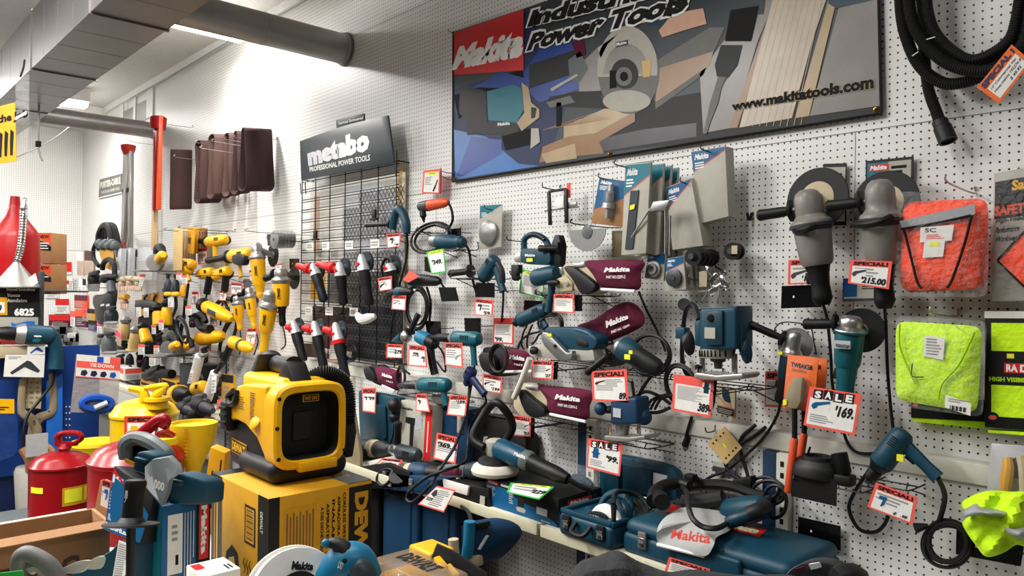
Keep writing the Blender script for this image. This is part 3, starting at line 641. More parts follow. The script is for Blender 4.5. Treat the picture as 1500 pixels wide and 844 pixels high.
q = Qp([(1456, 254), (1532, 240), (1532, 440), (1452, 442)], .12)
b = MB().sheet(q, .012, 'packgrey', .003); b.srect(q, .03, .64, 1, .93, 'ink', .0008); b.stext(q, 'Safe', .36, .84, .8, .92, 'yellow', .0014, .04); b.stext(q, 'SAFETY', .03, .66, .75, .74, 'orangedark', .0014, .05)
for k, tx in enumerate(('High-Visibility', 'Performance', 'Workwear')): b.stext(q, tx, .04, .6-k*.07, .5+.2*(k == 0), .645-k*.07, 'ink', .0014, .02, .04)
b.build('header_card', t)
b = MB().prism(VP([(1462, 381), (1510, 332), (1535, 350), (1535, 430), (1510, 428)], .136), OUT*.012, 'orangefab', .003); b.tube(VP([(1461, 381), (1508, 331)], .15), .003, 'ink', 5); b.tube(VP([(1461, 382), (1510, 430)], .15), .003, 'ink', 5); b.build('folded_vest', t)
MB().puff([q.at(u, v) for u, v in ((0, 0), (.5, -.01), (1, 0), (1.01, .5), (1, 1), (.5, 1.01), (0, 1), (-.01, .5))], q.n, .04, 'clearbag', .6, 4, .3).build('plastic_bag', t)
def lv(b, q):
    b.tube([q.at(*p) for p in ((.1, .97, .001), (.1, .7, .001), (.2, .45, .001), (.3, .25, .001))], .003, 'limedark', 6); b.tube([q.at(*p) for p in ((.95, .93, .001), (.8, .55, .001), (.62, .3, .001), (.58, .1, .001))], .003, 'limedark', 6)
    b.spoly(q, [(.4, .86), (.63, .84), (.62, .58), (.38, .6)], 'paper', .001); b.lines(q, .42, .62, .6, .83, 6, 'grey', .0016)
    b.tube([q.at(*p) for p in ((.26, .5, .002), (.25, .38, .002), (.27, .34, .002), (.4, .35, .002))], .0016, 'ink', 5)
    b.spoly(q, [(.66, .18), (.96, .12), (.96, -.02), (.66, .03)], 'paper', .001); b.lines(q, .7, .1, .92, .15, 2, 'grey', .0016)
    for k in range(9): b.srect(q, .72+k*.022, .01, .73+k*.022+.008*(k % 2), .065, 'ink', .0016)
t = thing('vest_pack', 'dark boxed vest below the lime bagged vest', 'safety vest', V(1390, 580, .05)); q = Qp([(1334, 588), (1440, 588), (1442, 618), (1334, 612)], .05); b = MB().sheet(q, .05, 'ink', .003); b.sell(q, .07, .8, .04, .12, 'redtag'); b.build('sleeve', t); MB().sheet(Qp([(1336, 612), (1442, 618), (1443, 628), (1338, 618)], .045), .04, 'limefab').build('folded_vest', t)
vestpack([(1312, 470), (1440, 478), (1432, 606), (1312, 586)], .16, 'bagged lime safety vest with white tag on the rail', 'limefab', .06, None, lv, True, [(1312, 462), (1446, 470), (1440, 612), (1308, 594)])
hook((1365, 455), .24, 'wire hook above the lime vest pack', m='metal', drop=-.01)
t = thing('vest_bag', 'lime vest in a black high visibility sleeve at the right edge', 'safety vest', V(1490, 470, .1))
q = Qp([(1442, 456), (1550, 456), (1550, 634), (1442, 626)], .12); b = MB().sheet(q, .04, 'ink', .004)
b.srect(q, .0, .94, 1, 1, 'offwhite'); b.srect(q, .1, .66, 1, .9, 'limefab', .001); b.srect(q, .1, .1, 1, .37, 'limefab', .001); b.srect(q, .28, .475, .8, .56, 'red', .001); b.stext(q, 'RA', .31, .485, .47, .55, 'white', .0016, .05); b.stext(q, 'DIANS', .5, .485, .95, .55, 'white', .0016, .05); b.stext(q, 'HIGH VISIBILITY', .07, .4, .73, .44, 'limedark', .0016, .05)
b.sell(q, .12, .09, .09, .045, 'ink', .0016); b.sell(q, .12, .09, .06, .02, 'redtag', .002); b.srect(q, .32, .6, .42, .64, 'yellsticker', .002); b.build('sleeve', t)
MB().sheet(Qp([(1446, 630), (1550, 636), (1550, 642), (1448, 634)], .115), .04, 'limefab').build('folded_vest', t)
# rail for the hooks; utility pack and crumpled vest lower right
t = thing('blister_pack', 'clear backed pack with a yellow handled cutter at the right edge', 'packaged tool', V(1480, 655, .1))
q = Qp([(1452, 650), (1530, 655), (1525, 760), (1444, 738)], .1); MB().sheet(q, .004, 'satin', .001).build('card', t)
MB().tube(VP([(1476, 670, .12), (1477, 685, .125), (1474, 705, .125), (1472, 728, .12)], .12), [.012, .016, .017, .013], 'yelldark', 10).build('yellow_handle', t); MB().tube(VP([(1484, 672, .115), (1489, 680, .115), (1488, 700, .115)], .1), .008, 'charcoal', 8).build('blade_holder', t)
MB().tube(VP([(1496, 668, .12), (1500, 690, .125), (1502, 730, .12)], .12), .014, 'sand', 10).build('second_handle', t)
MB().puff([q.at(*p) for p in ((.1, .1), (.5, .08), (.9, .1), (.93, .5), (.9, .93), (.5, .95), (.1, .93), (.07, .5))], q.n, .05, 'clear', .1, 4, .3).build('clear_blister', t)
t = thing('crumpled_vest', 'crumpled lime vest with grey stripes hung on a plate, lower right', 'safety vest', V(1460, 735, .2))
def crumple(pts, dz, m, seed, amp=.02):
    rn = random.Random(seed); P = cat([(p[0], p[1], 0) for p in pts], 4, True); n = len(P); cx = sum(p[0] for p in P)/n; cy = sum(p[1] for p in P)/n; vs = []; fs = []; R = 9
    ph = [rn.uniform(0, 6.3) for _ in range(8)]
    def dep(x, y, k): return dz+.05*math.sqrt(max(0, 1-k*k))+amp*(math.sin(x*.11+y*.05+ph[0])*.6+math.sin(x*.045-y*.13+ph[1])*.6+math.sin(x*.2+y*.17+ph[2])*.25)
    for j in range(R+1):
        k = 1-j/R*.98
        for p in P: x, y = cx+(p[0]-cx)*k, cy+(p[1]-cy)*k; vs.append(V(x, y, dep(x, y, k)))
    for j in range(R):
        for i in range(n): fs.append((j*n+i, j*n+(i+1) % n, (j+1)*n+(i+1) % n, (j+1)*n+i))
    fs.append(tuple(R*n+i for i in range(n)))
    b = len(vs); vs += [v-OUT*.03 for v in vs[:n]]; fs += [(i, b+i, b+(i+1) % n, (i+1) % n) for i in range(n)]; fs.append(tuple(b+i for i in range(n))[::-1])
    return MB().add(vs, fs, m)
crumple([(1410, 745), (1412, 733), (1440, 722), (1475, 723), (1505, 730), (1512, 800), (1490, 798), (1470, 810), (1445, 816), (1430, 800), (1416, 780), (1410, 765), (1425, 752)], .2, 'limefab', 3).build('vest_cloth', t)
crumple([(1412, 748), (1425, 740), (1436, 742), (1450, 748), (1470, 752), (1468, 757), (1440, 754), (1420, 757), (1410, 757)], .262, 'reflective', 5, .008).build('reflective_stripe', t)
crumple([(1470, 772), (1485, 775), (1502, 778), (1504, 790), (1490, 788), (1478, 783)], .262, 'reflective', 6, .008).build('reflective_stripe', t)
plate([(1401, 776), (1500, 800), (1495, 830), (1400, 812)], .14, 'black wired plate under the crumpled lime vest')
# ---------------------------------------------------------------- lower right: screwdriver drill, black plates, shroud
t = drill('screw_gun', 'teal corded screw gun pointing down at the lower right', 'drill', (1272, 704), (1326, 632), (1374, 700), .036, .22, ('black', 'black', 'tealcase'), .2, .2, None, chuck=.22, gear=.34, trig=1, lab=('paper', 1), gk=.84, gw=.56)
cord(t, [(1374, 700, .2), (1384, 725, .17), (1380, 750, .15), (1372, 775, .14)], r=.0065)
MB().box(V(1319, 671, .25), X_*.01, Z_*.01, Y_*.004, 'yellsticker').build('sticker', t)
b = MB()
for k, (ox, oy, rx, ry, dd) in enumerate(((0, 0, 33, 34, .14), (3, 3, 30, 31, .16), (-1, 5, 35, 36, .13), (2, 1, 27, 30, .17), (1, 8, 34, 33, .145))):
    b.tube([V(1387+ox+rx*math.cos(a), 793+oy+ry*math.sin(a)*.92, dd) for a in [i*math.pi/10 for i in range(20)]], .0058, 'cordblack', 7, 3, True)
b.lathe(V(1360, 770, .14), V(1340, 774, .15), [(0, .006), (.5, .012), (1, .017)], 'black', 8); b.build('coiled_cord', t)
rack(1270, 1330, 708, .2, 'wire rack holding the teal screw gun over the coil', .05)
ptag([(1283, 707), (1344, 729), (1337, 769), (1270, 743)], .27, 'tilted red special price card under the screw gun', 'SPECIAL!', '$   .95', ('drill', .1, .22, .36, .62, 'bluepack'), pb=(.55, .1, .85, .22), n=3)
t = thing('dust_shroud', 'black round dust shroud with a hose port on a wire rack', 'dust shroud', V(1200, 690, .2))
c = V(1197, 685, .2)
MB().lathe(c-Z_*.03, c+Z_*.028, [(0, .083), (.1, .088), (.6, .085), (.75, .078), (1, .066), (1, .02)], 'black', 32, ((0, 1, 0), .8)).build('shroud_body', t)
MB().lathe(c+Z_*.028, c+Z_*.04, [(0, .05), (1, .048), (1, .036), (.3, .034)], 'rubber', 28).build('top_collar', t)
MB().lathe(V(1237, 695, .22), V(1229, 664, .22), [(0, .02), (.1, .024), (1, .026), (1, .021), (.5, .02)], 'black', 18).build('hose_port', t)
MB().tube(VP([(1183, 668, .2), (1185, 660, .2), (1187, 655, .2)], .2), .004, 'black', 6).build('clamp_lever', t); MB().box(V(1238, 703, .22), X_*.028, Z_*.018, Y_*.025, 'black', .006).build('port_block', t)
rack(1165, 1262, 703, .24, 'wire rack with black plate under the dust shroud', .05, [(1159, 693), (1226, 703), (1225, 742), (1159, 727)], 'black')
plate([(1169, 757), (1231, 771), (1231, 807), (1169, 790)], .08, 'lone black card plate low on the white back panel')
# teal grinder, tweaker packs, silver headed grinder
t = grinder('angle_grinder', 'teal grinder with black disc above the large sale card', 'grinder', (1247, 462), (1236, 592), .044, .2, ('metal', 'tealgreen', 'tealgreen'), .18, (.17, .2, .58), (1177, 475, .22, .017), ((1262, 484, .1), (.25, -1, .1), .075, 'rubber'), None, [(1236, 615, .12), (1238, 640, .08), (1255, 660, .06), (1280, 664, .07), (1296, 655, .08)], None, 'tealgreen', None, .033)
MB().box(V(1233, 505, .25), X_*.028, Z_*.013, Y_*.003, 'satin').stext(Qp([(1222, 500), (1248, 503), (1247, 514), (1221, 510)], .256), '9207SP', .1, .2, .9, .7, 'ink').build('name_plate', t)
cord(t, [(1296, 655, .08), (1290, 675, .08), (1270, 695, .07), (1250, 730, .06), (1248, 750, .06), (1262, 774, .06), (1285, 778, .06), (1300, 765, .06), (1304, 745, .07)], r=.0055)
ptag([(1186, 566), (1262, 578), (1252, 638), (1177, 623)], .26, 'large red SALE card priced 169 in front of the teal grinder', '', "'169.", ('grinder', .1, .44, .46, .72, 'bluepack'), 'sale', pb=(.55, .36, .92, .64))
t = grinder('angle_grinder', 'silver headed teal grinder hanging behind the orange demolition tool packs', 'grinder', (1166, 485), (1143, 590), .033, .16, ('metal', 'tealdark', 'charcoal'), .14, (.3, .34, .66), (1096, 474, .2, .014), ((1165, 505, .07), (.25, -1, .1), .062, 'steel'), None, [(1138, 610, .1), (1122, 640, .06), (1098, 665, .05), (1065, 690, .06)], None, 'metal', None, .026)
MB().tube(VP([(1135, 492, .09), (1136, 480, .09), (1150, 472, .09), (1185, 478, .09), (1192, 500, .09), (1196, 520, .09)], .09), .0025, 'black', 6).build('guard_wire', t); MB().box(V(1143, 517, .2), X_*.009, Z_*.005, Y_*.003, 'yellsticker').build('sticker', t)
cord(t, [(1065, 690, .06), (1040, 700, .06), (1022, 718, .08)], r=.005)
ptag([(1121, 544), (1150, 544), (1148, 597), (1120, 596)], .06, 'red special price card half hidden behind the silver headed grinder', 'SPE', '', n=9)
def tweaker(c, d, label, sh):
    q = Qp(c, d); t = thing('demolition_tool', label, 'demolition tool', q.at(.5, .98), 'carded demolition tools'); b = MB().sheet(q, .004, 'orangecard', .001); b.stext(q, 'TWEAKER', .14, .78, .86, .87, 'ink', .001, .05); b.lines(q, .2, .7, .75, .76, 3, 'maroon', .001, .3); b.build('card', t)
    MB().prism([q.at(u, v, .006) for u, v in ((.1, .1), (.22, .38), (.38, .62), (.68, .64), (.68, .18), (.6, .04), (.2, .03))], q.n*.024, 'khaki', .005).build('steel_head', t)
    MB().spoly(q, [(.16, .08), (.28, .1), (.26, .2), (.14, .18)], 'yellsticker', .034).build('sticker', t)
    a = q.at(.48, .06, .02); e = V(sh[0], sh[1], d); g = V(sh[2], sh[3], d+.01); MB().lathe(a, e, [(0, .009), (1, .009)], 'ink', 12).build('shaft', t); MB().lathe(e, g, [(0, .011), (.04, .0135), (.97, .0135), (1, .01)], 'orangetool', 14).build('grip', t)
    MB().puff([q.at(*p) for p in ((.03, .02), (.5, 0), (.97, .02), (1, .5), (.97, .97), (.5, 1), (.03, .97), (0, .5))], q.n, .04, 'clear', .15, 4, .3).build('clear_blister', t)
tweaker([(1165, 520), (1212, 526), (1206, 603), (1160, 598)], .17, 'carded orange demolition tool, the rear of two beside the sale card', (1178, 635, 1166, 712))
tweaker([(1154, 519), (1199, 527), (1192, 604), (1146, 598)], .23, 'carded orange demolition tool, the front of two, with yellow sticker', (1164, 642, 1154, 722))
# ---------------------------------------------------------------- packs and small goods, centre top
def coil(parent, cx, cy, rx, ry, d, n=4, r=.005, m='cordblack', seed=1, tilt=0, name='coiled_cord'):
    rn = random.Random(seed); b = MB()
    for k in range(n):
        ox, oy, s = rn.uniform(-.1, .1)*rx, rn.uniform(-.08, .08)*ry, rn.uniform(.84, 1.06); dd = d+rn.uniform(-.02, .02)
        b.tube([V(cx+ox+rx*s*math.cos(a)+tilt*ry*math.sin(a), cy+oy+ry*s*math.sin(a), dd) for a in [i*math.pi/7 for i in range(14)]], r, m, 6, 3, True)
    return b.build(name, parent)
def loops(b, cx, cy, rx, ry, d, m, r=.005): b.tube([V(cx+rx*math.cos(a), cy+ry*math.sin(a), d) for a in [i*math.pi/7 for i in range(14)]], r, m, 6, 3, True)
def wheelpack(q, t):
    c = q.at(.5, .36, .02); o = [c+(q.at(.5+.4*math.cos(a), .36+.28*math.sin(a), .02)-c) for a in [i*math.pi/14 for i in range(28)]]
    MB().puff(o, q.n, .02, 'steel', .5, 5, .4).build('wire_wheel', t)
    MB().puff([q.at(*p) for p in ((.03, .02), (.5, 0), (.97, .02), (1, .4), (.97, .72), (.5, .74), (.03, .72), (0, .4))], q.n, .045, 'clear', .1, 4, .3).build('clear_blister', t)
bpack([(703, 301), (736, 299), (734, 362), (702, 366)], .06, 'clear pack with a grey oval wire wheel and slanted teal header', th=.003, base='packgrey', split=(.7, .98), item=wheelpack, stripe=None)
hook((712, 300), .1, 'short hook behind the clear wire wheel pack')
def bitpack(q, t):
    MB().lathe(q.at(.62, .88, .02), q.at(.6, .15, .02), [(0, .012), (.2, .014), (.25, .02), (.5, .017), (.55, .026), (.7, .03), (.72, .012), (1, .012)], 'steel', 14).build('bit_set', t)
    MB().puff([q.at(*p) for p in ((.35, .1), (.62, .06), (.9, .1), (.92, .5), (.82, .93), (.62, .96), (.42, .93), (.34, .5))], q.n, .05, 'clear', .1, 4, .3).build('clear_blister', t)
bpack([(878, 260), (916, 265), (912, 333), (866, 327)], .18, 'teal and brown carded router bit pack left of the belt packs', base='woodbrown', top='bluepack', split=(.3, .62), text='Makita', item=bitpack)
hook((880, 254), .2, 'hook above the carded router bit pack')
bk = lambda c, d, l, **k: bpack(c, d, l, 'abrasive_pack', group='teal headed abrasive belt packs', **k)
def strip(q, t): MB().sheet(Q(q.at(.18, .06, .006), q.at(.5, .06, .006), q.at(.62, .7, .006), q.at(.3, .7, .006)), .006, 'slate').build('abrasive_strips', t)
for i, (ox, oy, dd, l) in enumerate(((40, 8, .08, 'rearmost teal headed belt pack of the row of four'), (30, 5, .13, 'third teal headed belt pack from the front'), (19, 2, .18, 'second teal headed belt pack from the front'), (0, 0, .25, 'front teal headed belt pack with yellow sticker, nearest on the hook'))):
    t = bk([(916+ox, 241+oy), (953+ox, 237+oy), (946+ox*1.0, 371+oy), (910+ox, 374+oy)], dd, l, split=(.66, .86), text='Makita', item=strip if i == 3 else None, th=.014)
    if i == 3: q = Qp([(923, 301), (930, 299), (929, 306), (922, 308)], .262); MB().sheet(q, .001, 'yellsticker').build('sticker', t)
hook((905, 235), .3, 'hook through the row of teal headed belt packs')
bpack([(896, 365), (920, 338), (925, 377), (900, 376)][:0] or [(896, 338), (924, 338), (929, 375), (897, 377)], .1, 'pale grey pack hanging low behind the belt packs', base='beige', top=None)
bpack([(1012, 222), (1062, 214), (1067, 317), (1024, 328)], .16, 'upper large grey pack with blue slanted header under the banner', base='packgrey', top='bluepack', split=(.72, .95), text='Makita', th=.06)
hook((1030, 212), .2, 'hook above the upper large grey pack')
bpack([(975, 275), (1012, 261), (1030, 360), (985, 366)], .18, 'tilted grey pack with blue header below the upper grey pack', base='packgrey', top='bluepack', split=(.66, .97), text='Makita', th=.07)
hook((1000, 260), .2, 'hook above the tilted grey pack')
q = Qp([(966, 338), (990, 337), (988, 368), (964, 370)], .04); b = MB().sheet(q, .004, 'orangecard', .0005); b.lines(q, .15, .15, .85, .85, 5, 'darkgrey'); tag(b.build('carded_pack'), 'small orange card behind the twin metal rods', 'packaged accessory')
t = thing('edge_guide', 'grey edge guide with two thin steel rods hanging by the belt packs', 'edge guide', V(962, 300, .26)); MB().box(V(968, 302, .26), X_*.04, Z_*.02+X_*.01, Y_*.012, 'steel', .004).build('guide_plate', t)
b = MB()
for a, c in (((953, 305), (921, 354)), ((975, 308), (975, 372)), ((982, 316), (981, 374))): b.lathe(V(*a, .27), V(*c, .25), [(0, .004), (1, .004)], 'chrome', 8)
b.build('rods', t)
def nut(q, t): MB().lathe(q.at(.5, .38, .005), q.at(.5, .38, .025), [(0, .034), (.5, .034), (.6, .024), (1, .022), (1, .012), (.5, .012)], 'steel', 24).build('flange', t)
def nut2(q, t): MB().lathe(q.at(.5, .38, .005), q.at(.5, .38, .02), [(0, .036), (.6, .036), (.7, .03), (.8, .012), (1, .012)], 'darkmetal', 24).build('flange', t)
for ox, dd in ((24, .05), (16, .1), (9, .14)): bpack([(976+ox, 378), (1003+ox*.9, 377), (1005+ox, 424), (976+ox, 426)], dd, ('rearmost' if ox == 24 else 'middle' if ox == 16 else 'foremost')+' small grey pack stacked behind the flange card', base='packgrey', top='tealdark', split=(.8, .9), group='small grey packs')
bpack([(951, 368), (975, 371), (972, 412), (944, 407)], .17, 'flange card with bright ring, the left of the pair', base='packgrey', top='bluepack', split=(.6, .6), text='Makita', item=nut, stripe=None)
bpack([(976, 379), (1001, 375), (1005, 424), (974, 427)], .19, 'flange card with dark ring, the right of the pair', base='packgrey', top='bluepack', split=(.6, .8), text='Makita', item=nut2)
hook((950, 366), .2, 'hook through the flange cards')
def wheelstack(x, y, r, n, d, l, m='black'):
    t = thing('backing_pad', l, 'backing pad', V(x, y, d)); b = MB(); c = V(x, y, d)
    for k in range(n): MB().disc(c-OUT*(k*.03), OUT+X_*.15, r*(1-.05*(k % 2)), .012, m, 28, 0).build('rubber_pad', t)
    MB().lathe(c+OUT*.004, c+OUT*.02, [(0, .018), (1, .012)], 'darkmetal', 12).build('hub', t)
wheelstack(1016, 376, .034, 5, .24, 'black backing pads stacked on a long hook left of the single pad')
wheelstack(1073, 368, .034, 2, .1, 'single black backing pad with a pale sticker')
b = MB().box(V(1076, 366, .125), X_*.012, Z_*.016, Y_*.002, 'sand'); b.build('sticker', [o for o in COL.objects if o.name.startswith('backing_pad') and o.type == 'EMPTY'][-1])
rn = random.Random(4)
GL = ['topmost', 'upper left', 'upper right', 'central', 'lower left', 'lower right', 'bottom']
for k, (x, y, a) in enumerate(((1040, 388, .3), (1034, 402, 1.2), (1055, 398, -.5), (1044, 410, .8), (1032, 422, .2), (1060, 414, -.9), (1048, 424, .5))):
    t = thing('guide_bracket', GL[k]+' bent steel guide bracket in the shiny cluster on one hook', 'guide bracket', V(x, y, .1+.012*k), 'bent steel guide brackets'); c = V(x, y, .1+.012*k); u = X_*math.cos(a)+Z_*math.sin(a); w = Z_*math.cos(a)-X_*math.sin(a)
    MB().box(c, u*.03, w*.012, Y_*.0015, 'chrome', .001).build('plate', t); MB().tube([c+u*.02, c-w*.03, c-w*.045-u*.02], .004, 'metal', 7, 3).build('rod', t)
q = Qp([(1024, 398), (1036, 396), (1035, 420), (1024, 420)], .17); tag(MB().sheet(q, .002, 'sand').build('carded_pack'), 'small yellowed card in the steel bracket cluster', 'packaged accessory')
hook((1013, 402), .2, 'hook holding the steel bracket cluster')
hook((1097, 313), .03, 'short black peg left of the silver grinder handle', r=.006, m='black')
t = thing('hole_saw_cup', 'small round steel cup on the board left of the tall router', 'cup', V(1002, 446, .05)); MB().lathe(V(1002, 446, .01), V(1002, 446, .08), [(0, .02), (.4, .024), (1, .026), (1, .02), (.4, .015)], 'chrome', 20).build('cup', t)
# router guide and half discs
t = thing('router_guide', 'black two legged guide frame with a clear insert hanging on the board', 'guide frame', V(822, 280, .1))
b = MB()
for a, c in (((804, 281), (806, 330)), ((829, 277), (830, 327))): b.box((V(*a, .1)+V(*c, .1))/2, X_*.009, (V(*a, .1)-V(*c, .1))/2, Y_*.006, 'black', .002)
b.box((V(804, 281, .1)+V(829, 277, .1))/2, (V(829, 277, .1)-V(804, 281, .1))/2, Z_*.006, Y_*.006, 'black', .002); b.build('frame', t)
MB().lathe(V(798, 309, .09), V(848, 303, .09), [(0, .004), (1, .004)], 'steel', 8).build('cross_rod', t); MB().box(V(838, 300, .09), X_*.03, Z_*.012, Y_*.006, 'steel', .003).build('clamp', t)
MB().prism(VP([(815, 298), (818, 288), (827, 287), (827, 304), (818, 306)], .1), OUT*.008, 'white', .002).build('insert', t); MB().box(V(833, 279, .085), X_*.012, Z_*.035, Y_*.001, 'redtag').build('red_card', t)
hook((797, 269), .12, 'hook above the black guide frame')
t = thing('grinding_discs', 'stack of grey half round abrasive wheels on a hook', 'abrasive wheels', V(862, 345, .2))
for k in range(6):
    c = V(861, 336, .24-.025*k); o = [c+X_*(.105*math.cos(a))*1+Z_*(.095*math.sin(a)) for a in [math.pi+math.pi*i/20 for i in range(21)]]
    b = MB().prism(o, OUT*.004, 'steel' if k == 0 else 'slate', 0)
    if k == 0: b.lathe(c-Z_*.012+OUT*.004, c-Z_*.012+OUT*.01, [(0, .03), (.5, .03), (1, .02)], 'steelpaint', 18)
    b.build('wheel', t)
hook((841, 321), .3, 'hook through the half round abrasive wheels', m='black')
# ---------------------------------------------------------------- belt sanders with maroon bags
def beltsander(label, base, bag, bagtxt, d, arm, s=1, rail=None, cordp=None, tube=None, hook_=None):
    """base: outline pixels of the pale side; bag: outline; arm: dark belt arm outline"""
    t = thing('belt_sander', label, 'belt sander', V(*base[0], d))
    MB().prism(cat(VP(base, d), 3, True), -OUT*.07, 'sand' if s else 'charcoal', .006).build('side_housing', t)
    MB().prism(cat(VP(arm, d), 3, True), OUT*.035, 'charcoal', .009).build('belt_arm', t)
    if bag:
        o = cat(VP(bag, d-.02), 4, True); MB().puff(o, OUT, .05, 'maroonfab', .8, 6, .45).build('dust_bag', t)
        b = MB(); mtext(b, 'Makita', bagtxt[0], d+.038, 'white', .0, .05, .06); mtext(b, bagtxt[2], bagtxt[1], d+.038, 'white', 0, .02); b.build('bag_lettering', t)
    if rail: MB().tube(VP(rail, d+.02), .007, 'white', 8, 1).build('bag_rail', t)
    if tube: MB().tube(VP(tube[:-1], d), tube[-1], 'satin', 12).build('dust_tube', t)
    if cordp: cord(t, cordp, d*.8)
    return t
beltsander('belt sander with maroon dust bag at the top of the centre group', [(828, 386), (858, 388), (868, 400), (880, 425), (858, 432), (836, 420), (826, 400)], [(856, 384), (878, 381), (941, 382), (939, 400), (936, 424), (900, 425), (880, 420), (868, 402)], ([(885, 392), (922, 391), (922, 398), (884, 399)], [(888, 404), (916, 403), (916, 408), (888, 408)], 'PART NO.122591-2'), .24,
           [(834, 394), (838, 390), (848, 393), (876, 414), (878, 424), (868, 430), (858, 430), (846, 410)], 1, [(881, 424), (930, 427)], [(936, 428, .2), (945, 450, .12), (955, 470, .08), (965, 490, .06), (975, 515, .06)], [(843, 388), (851, 388), (858, 386), .012])
beltsander('belt sander lying low with maroon dust bag beside the two sale cards', [(752, 590), (757, 565), (765, 562), (782, 566), (800, 580), (806, 606), (790, 612), (765, 610), (754, 600)], [(787, 562), (800, 565), (865, 572), (864, 595), (858, 615), (806, 607), (802, 585)], ([(813, 577), (849, 582), (849, 589), (812, 585)], [(817, 591), (845, 595), (845, 599), (817, 595)], 'PART NO.122591-2'), .24,
           [(766, 574), (772, 571), (786, 583), (803, 596), (804, 606), (788, 611), (775, 600)], 1, [(806, 607), (858, 618)], None, [(772, 566), (782, 567), (790, 568), .012])
t = thing('handle_bar', 'long pale angled handle bar above the low belt sander', 'handle', V(765, 560, .28)); MB().tube(VP([(776, 525, .3), (765, 555, .3), (753, 583, .29)], .3), .014, 'offwhite', 10).build('bar', t)
t = beltsander('dark belt sander with a coil of cord and maroon bag, left of the centre', [(706, 515), (716, 508), (740, 510), (752, 520), (752, 545), (735, 552), (712, 545)], [(744, 511), (774, 517), (774, 540), (768, 547), (742, 543), (740, 525)], ([(746, 519), (768, 523), (768, 529), (746, 526)], [(753, 532), (766, 534), (766, 537), (753, 535)], 'PART'), .2,
           [(708, 520), (722, 516), (732, 530), (730, 545), (714, 542)], 0, [(737, 545), (780, 544)])
coil(t, 730, 525, 13, 21, .28, 5, .0055, seed=2)
t = beltsander('small sander with maroon bag beside the wire grid panel', [(538, 538), (550, 535), (560, 545), (560, 565), (545, 560), (538, 552)], [(552, 536), (580, 542), (588, 548), (584, 572), (560, 565), (551, 552)], ([(559, 546), (574, 550), (574, 555), (559, 551)], [(566, 557), (576, 560), (576, 562), (566, 559)], 'PART'), .25, [(539, 540), (548, 538), (556, 556), (544, 556)], 0, [(560, 565), (578, 573)])
coil(t, 587, 552, 6, 16, .25, 3, .005, seed=5)
t = thing('dust_bag', 'loose maroon dust bag behind the teal planer', 'dust bag', V(900, 470, .12))
MB().puff(cat(VP([(846, 478), (870, 468), (905, 446), (925, 443), (940, 455), (945, 470), (935, 482), (895, 500), (880, 503), (862, 495)], .12), 4, True), OUT, .045, 'maroonfab', .8, 6, .45).build('bag', t)
b = MB(); mtext(b, 'Makita', [(885, 471), (919, 460), (920, 467), (888, 481)], .168, 'white', 0, .05, .06); mtext(b, 'PART NO. 122591', [(895, 485), (922, 475), (922, 478), (896, 489)], .166, 'white'); b.build('lettering', t)
MB().tube(VP([(872, 500, .14), (885, 503, .16), (897, 502, .16)], .15), [.006, .012, .009], 'black', 10).build('nozzle', t)
# teal planer with silver belt guard
t = thing('power_planer', 'teal power planer with pale slanted belt guard on a wire rack', 'planer', V(820, 520, .22))
MB().prism(cat(VP([(798, 482), (810, 479), (840, 481), (862, 488), (873, 496), (872, 508), (862, 513), (840, 512), (815, 510), (800, 500)], .24), 3, True), -OUT*.09, 'tealcase', .008).build('body', t)
MB().prism(cat(VP([(844, 496), (858, 500), (860, 508), (846, 506)], .244), 3, True), -OUT*.02, 'black', .002).build('handle_opening', t)
MB().tube(VP([(826, 483, .22), (846, 484, .225), (864, 490, .225), (871, 500, .22)], .22), [.012, .016, .016, .012], 'teal', 12).build('handle', t)
MB().prism(VP([(774, 507), (800, 505), (868, 512), (871, 528), (840, 529), (780, 523), (773, 517)], .235), -OUT*.08, 'packgrey', .003).build('sole', t)
MB().prism(cat(VP([(799, 490), (808, 487), (836, 516), (844, 513), (844, 526), (830, 529), (824, 527), (803, 506)], .245), 2, True), OUT*.03, 'steel', .006).build('belt_guard', t)
b = MB().lathe(V(813, 507, .275), V(813, 507, .282), [(0, .008), (1, .006)], 'ink', 10); b.box(V(805, 491, .277), X_*.014, Z_*.007, Y_*.002, 'yellsticker'); b.build('screw_and_label', t)
MB().lathe(V(778, 513, .26), V(786, 514, .25), [(0, .016), (.3, .02), (1, .017)], 'black', 12).build('front_knob', t)
cord(t, [(799, 488, .2), (790, 490, .18), (784, 500, .16), (779, 504, .16)])
rack(790, 870, 529, .2, 'wire rack under the teal planer')
# ---------------------------------------------------------------- jigsaw, joiner, nailer, drills of the centre
t = thing('jigsaw', 'teal jigsaw with arched handle under the clear guide frame', 'jigsaw', V(790, 400, .2))
MB().prism(cat(VP([(763, 366), (775, 364), (800, 366), (805, 372), (804, 386), (790, 388), (768, 386), (762, 378)], .24), 3, True), -OUT*.085, 'tealcase', .012).build('motor_housing', t)
MB().tube(VP([(768, 368), (768, 352), (775, 345), (785, 344), (797, 350), (803, 360), (804, 372)], .2), [.016, .015, .014, .014, .015, .016, .016], 'tealcase', 12).build('handle', t)
MB().tube(VP([(774, 345, .225), (786, 344, .225), (798, 351, .225)], .22), .008, 'charcoal', 8).build('soft_grip', t)
MB().prism(VP([(752, 378), (758, 370), (764, 370), (764, 385), (754, 384)], .23), -OUT*.06, 'metal', .004).build('front_plate', t)
MB().prism(VP([(755, 388), (766, 388), (766, 400), (762, 402), (764, 408), (760, 412), (756, 410), (755, 400)], .2), OUT*.03, 'black', .003).build('blade_clamp', t)
MB().prism(VP([(801, 375), (812, 344), (818, 344), (822, 360), (820, 390), (806, 392)], .22), -OUT*.04, 'charcoal', .005).build('base_shoe', t)
sidehandle(t, V(822, 364, .22), V(789, 364, .26), .014)
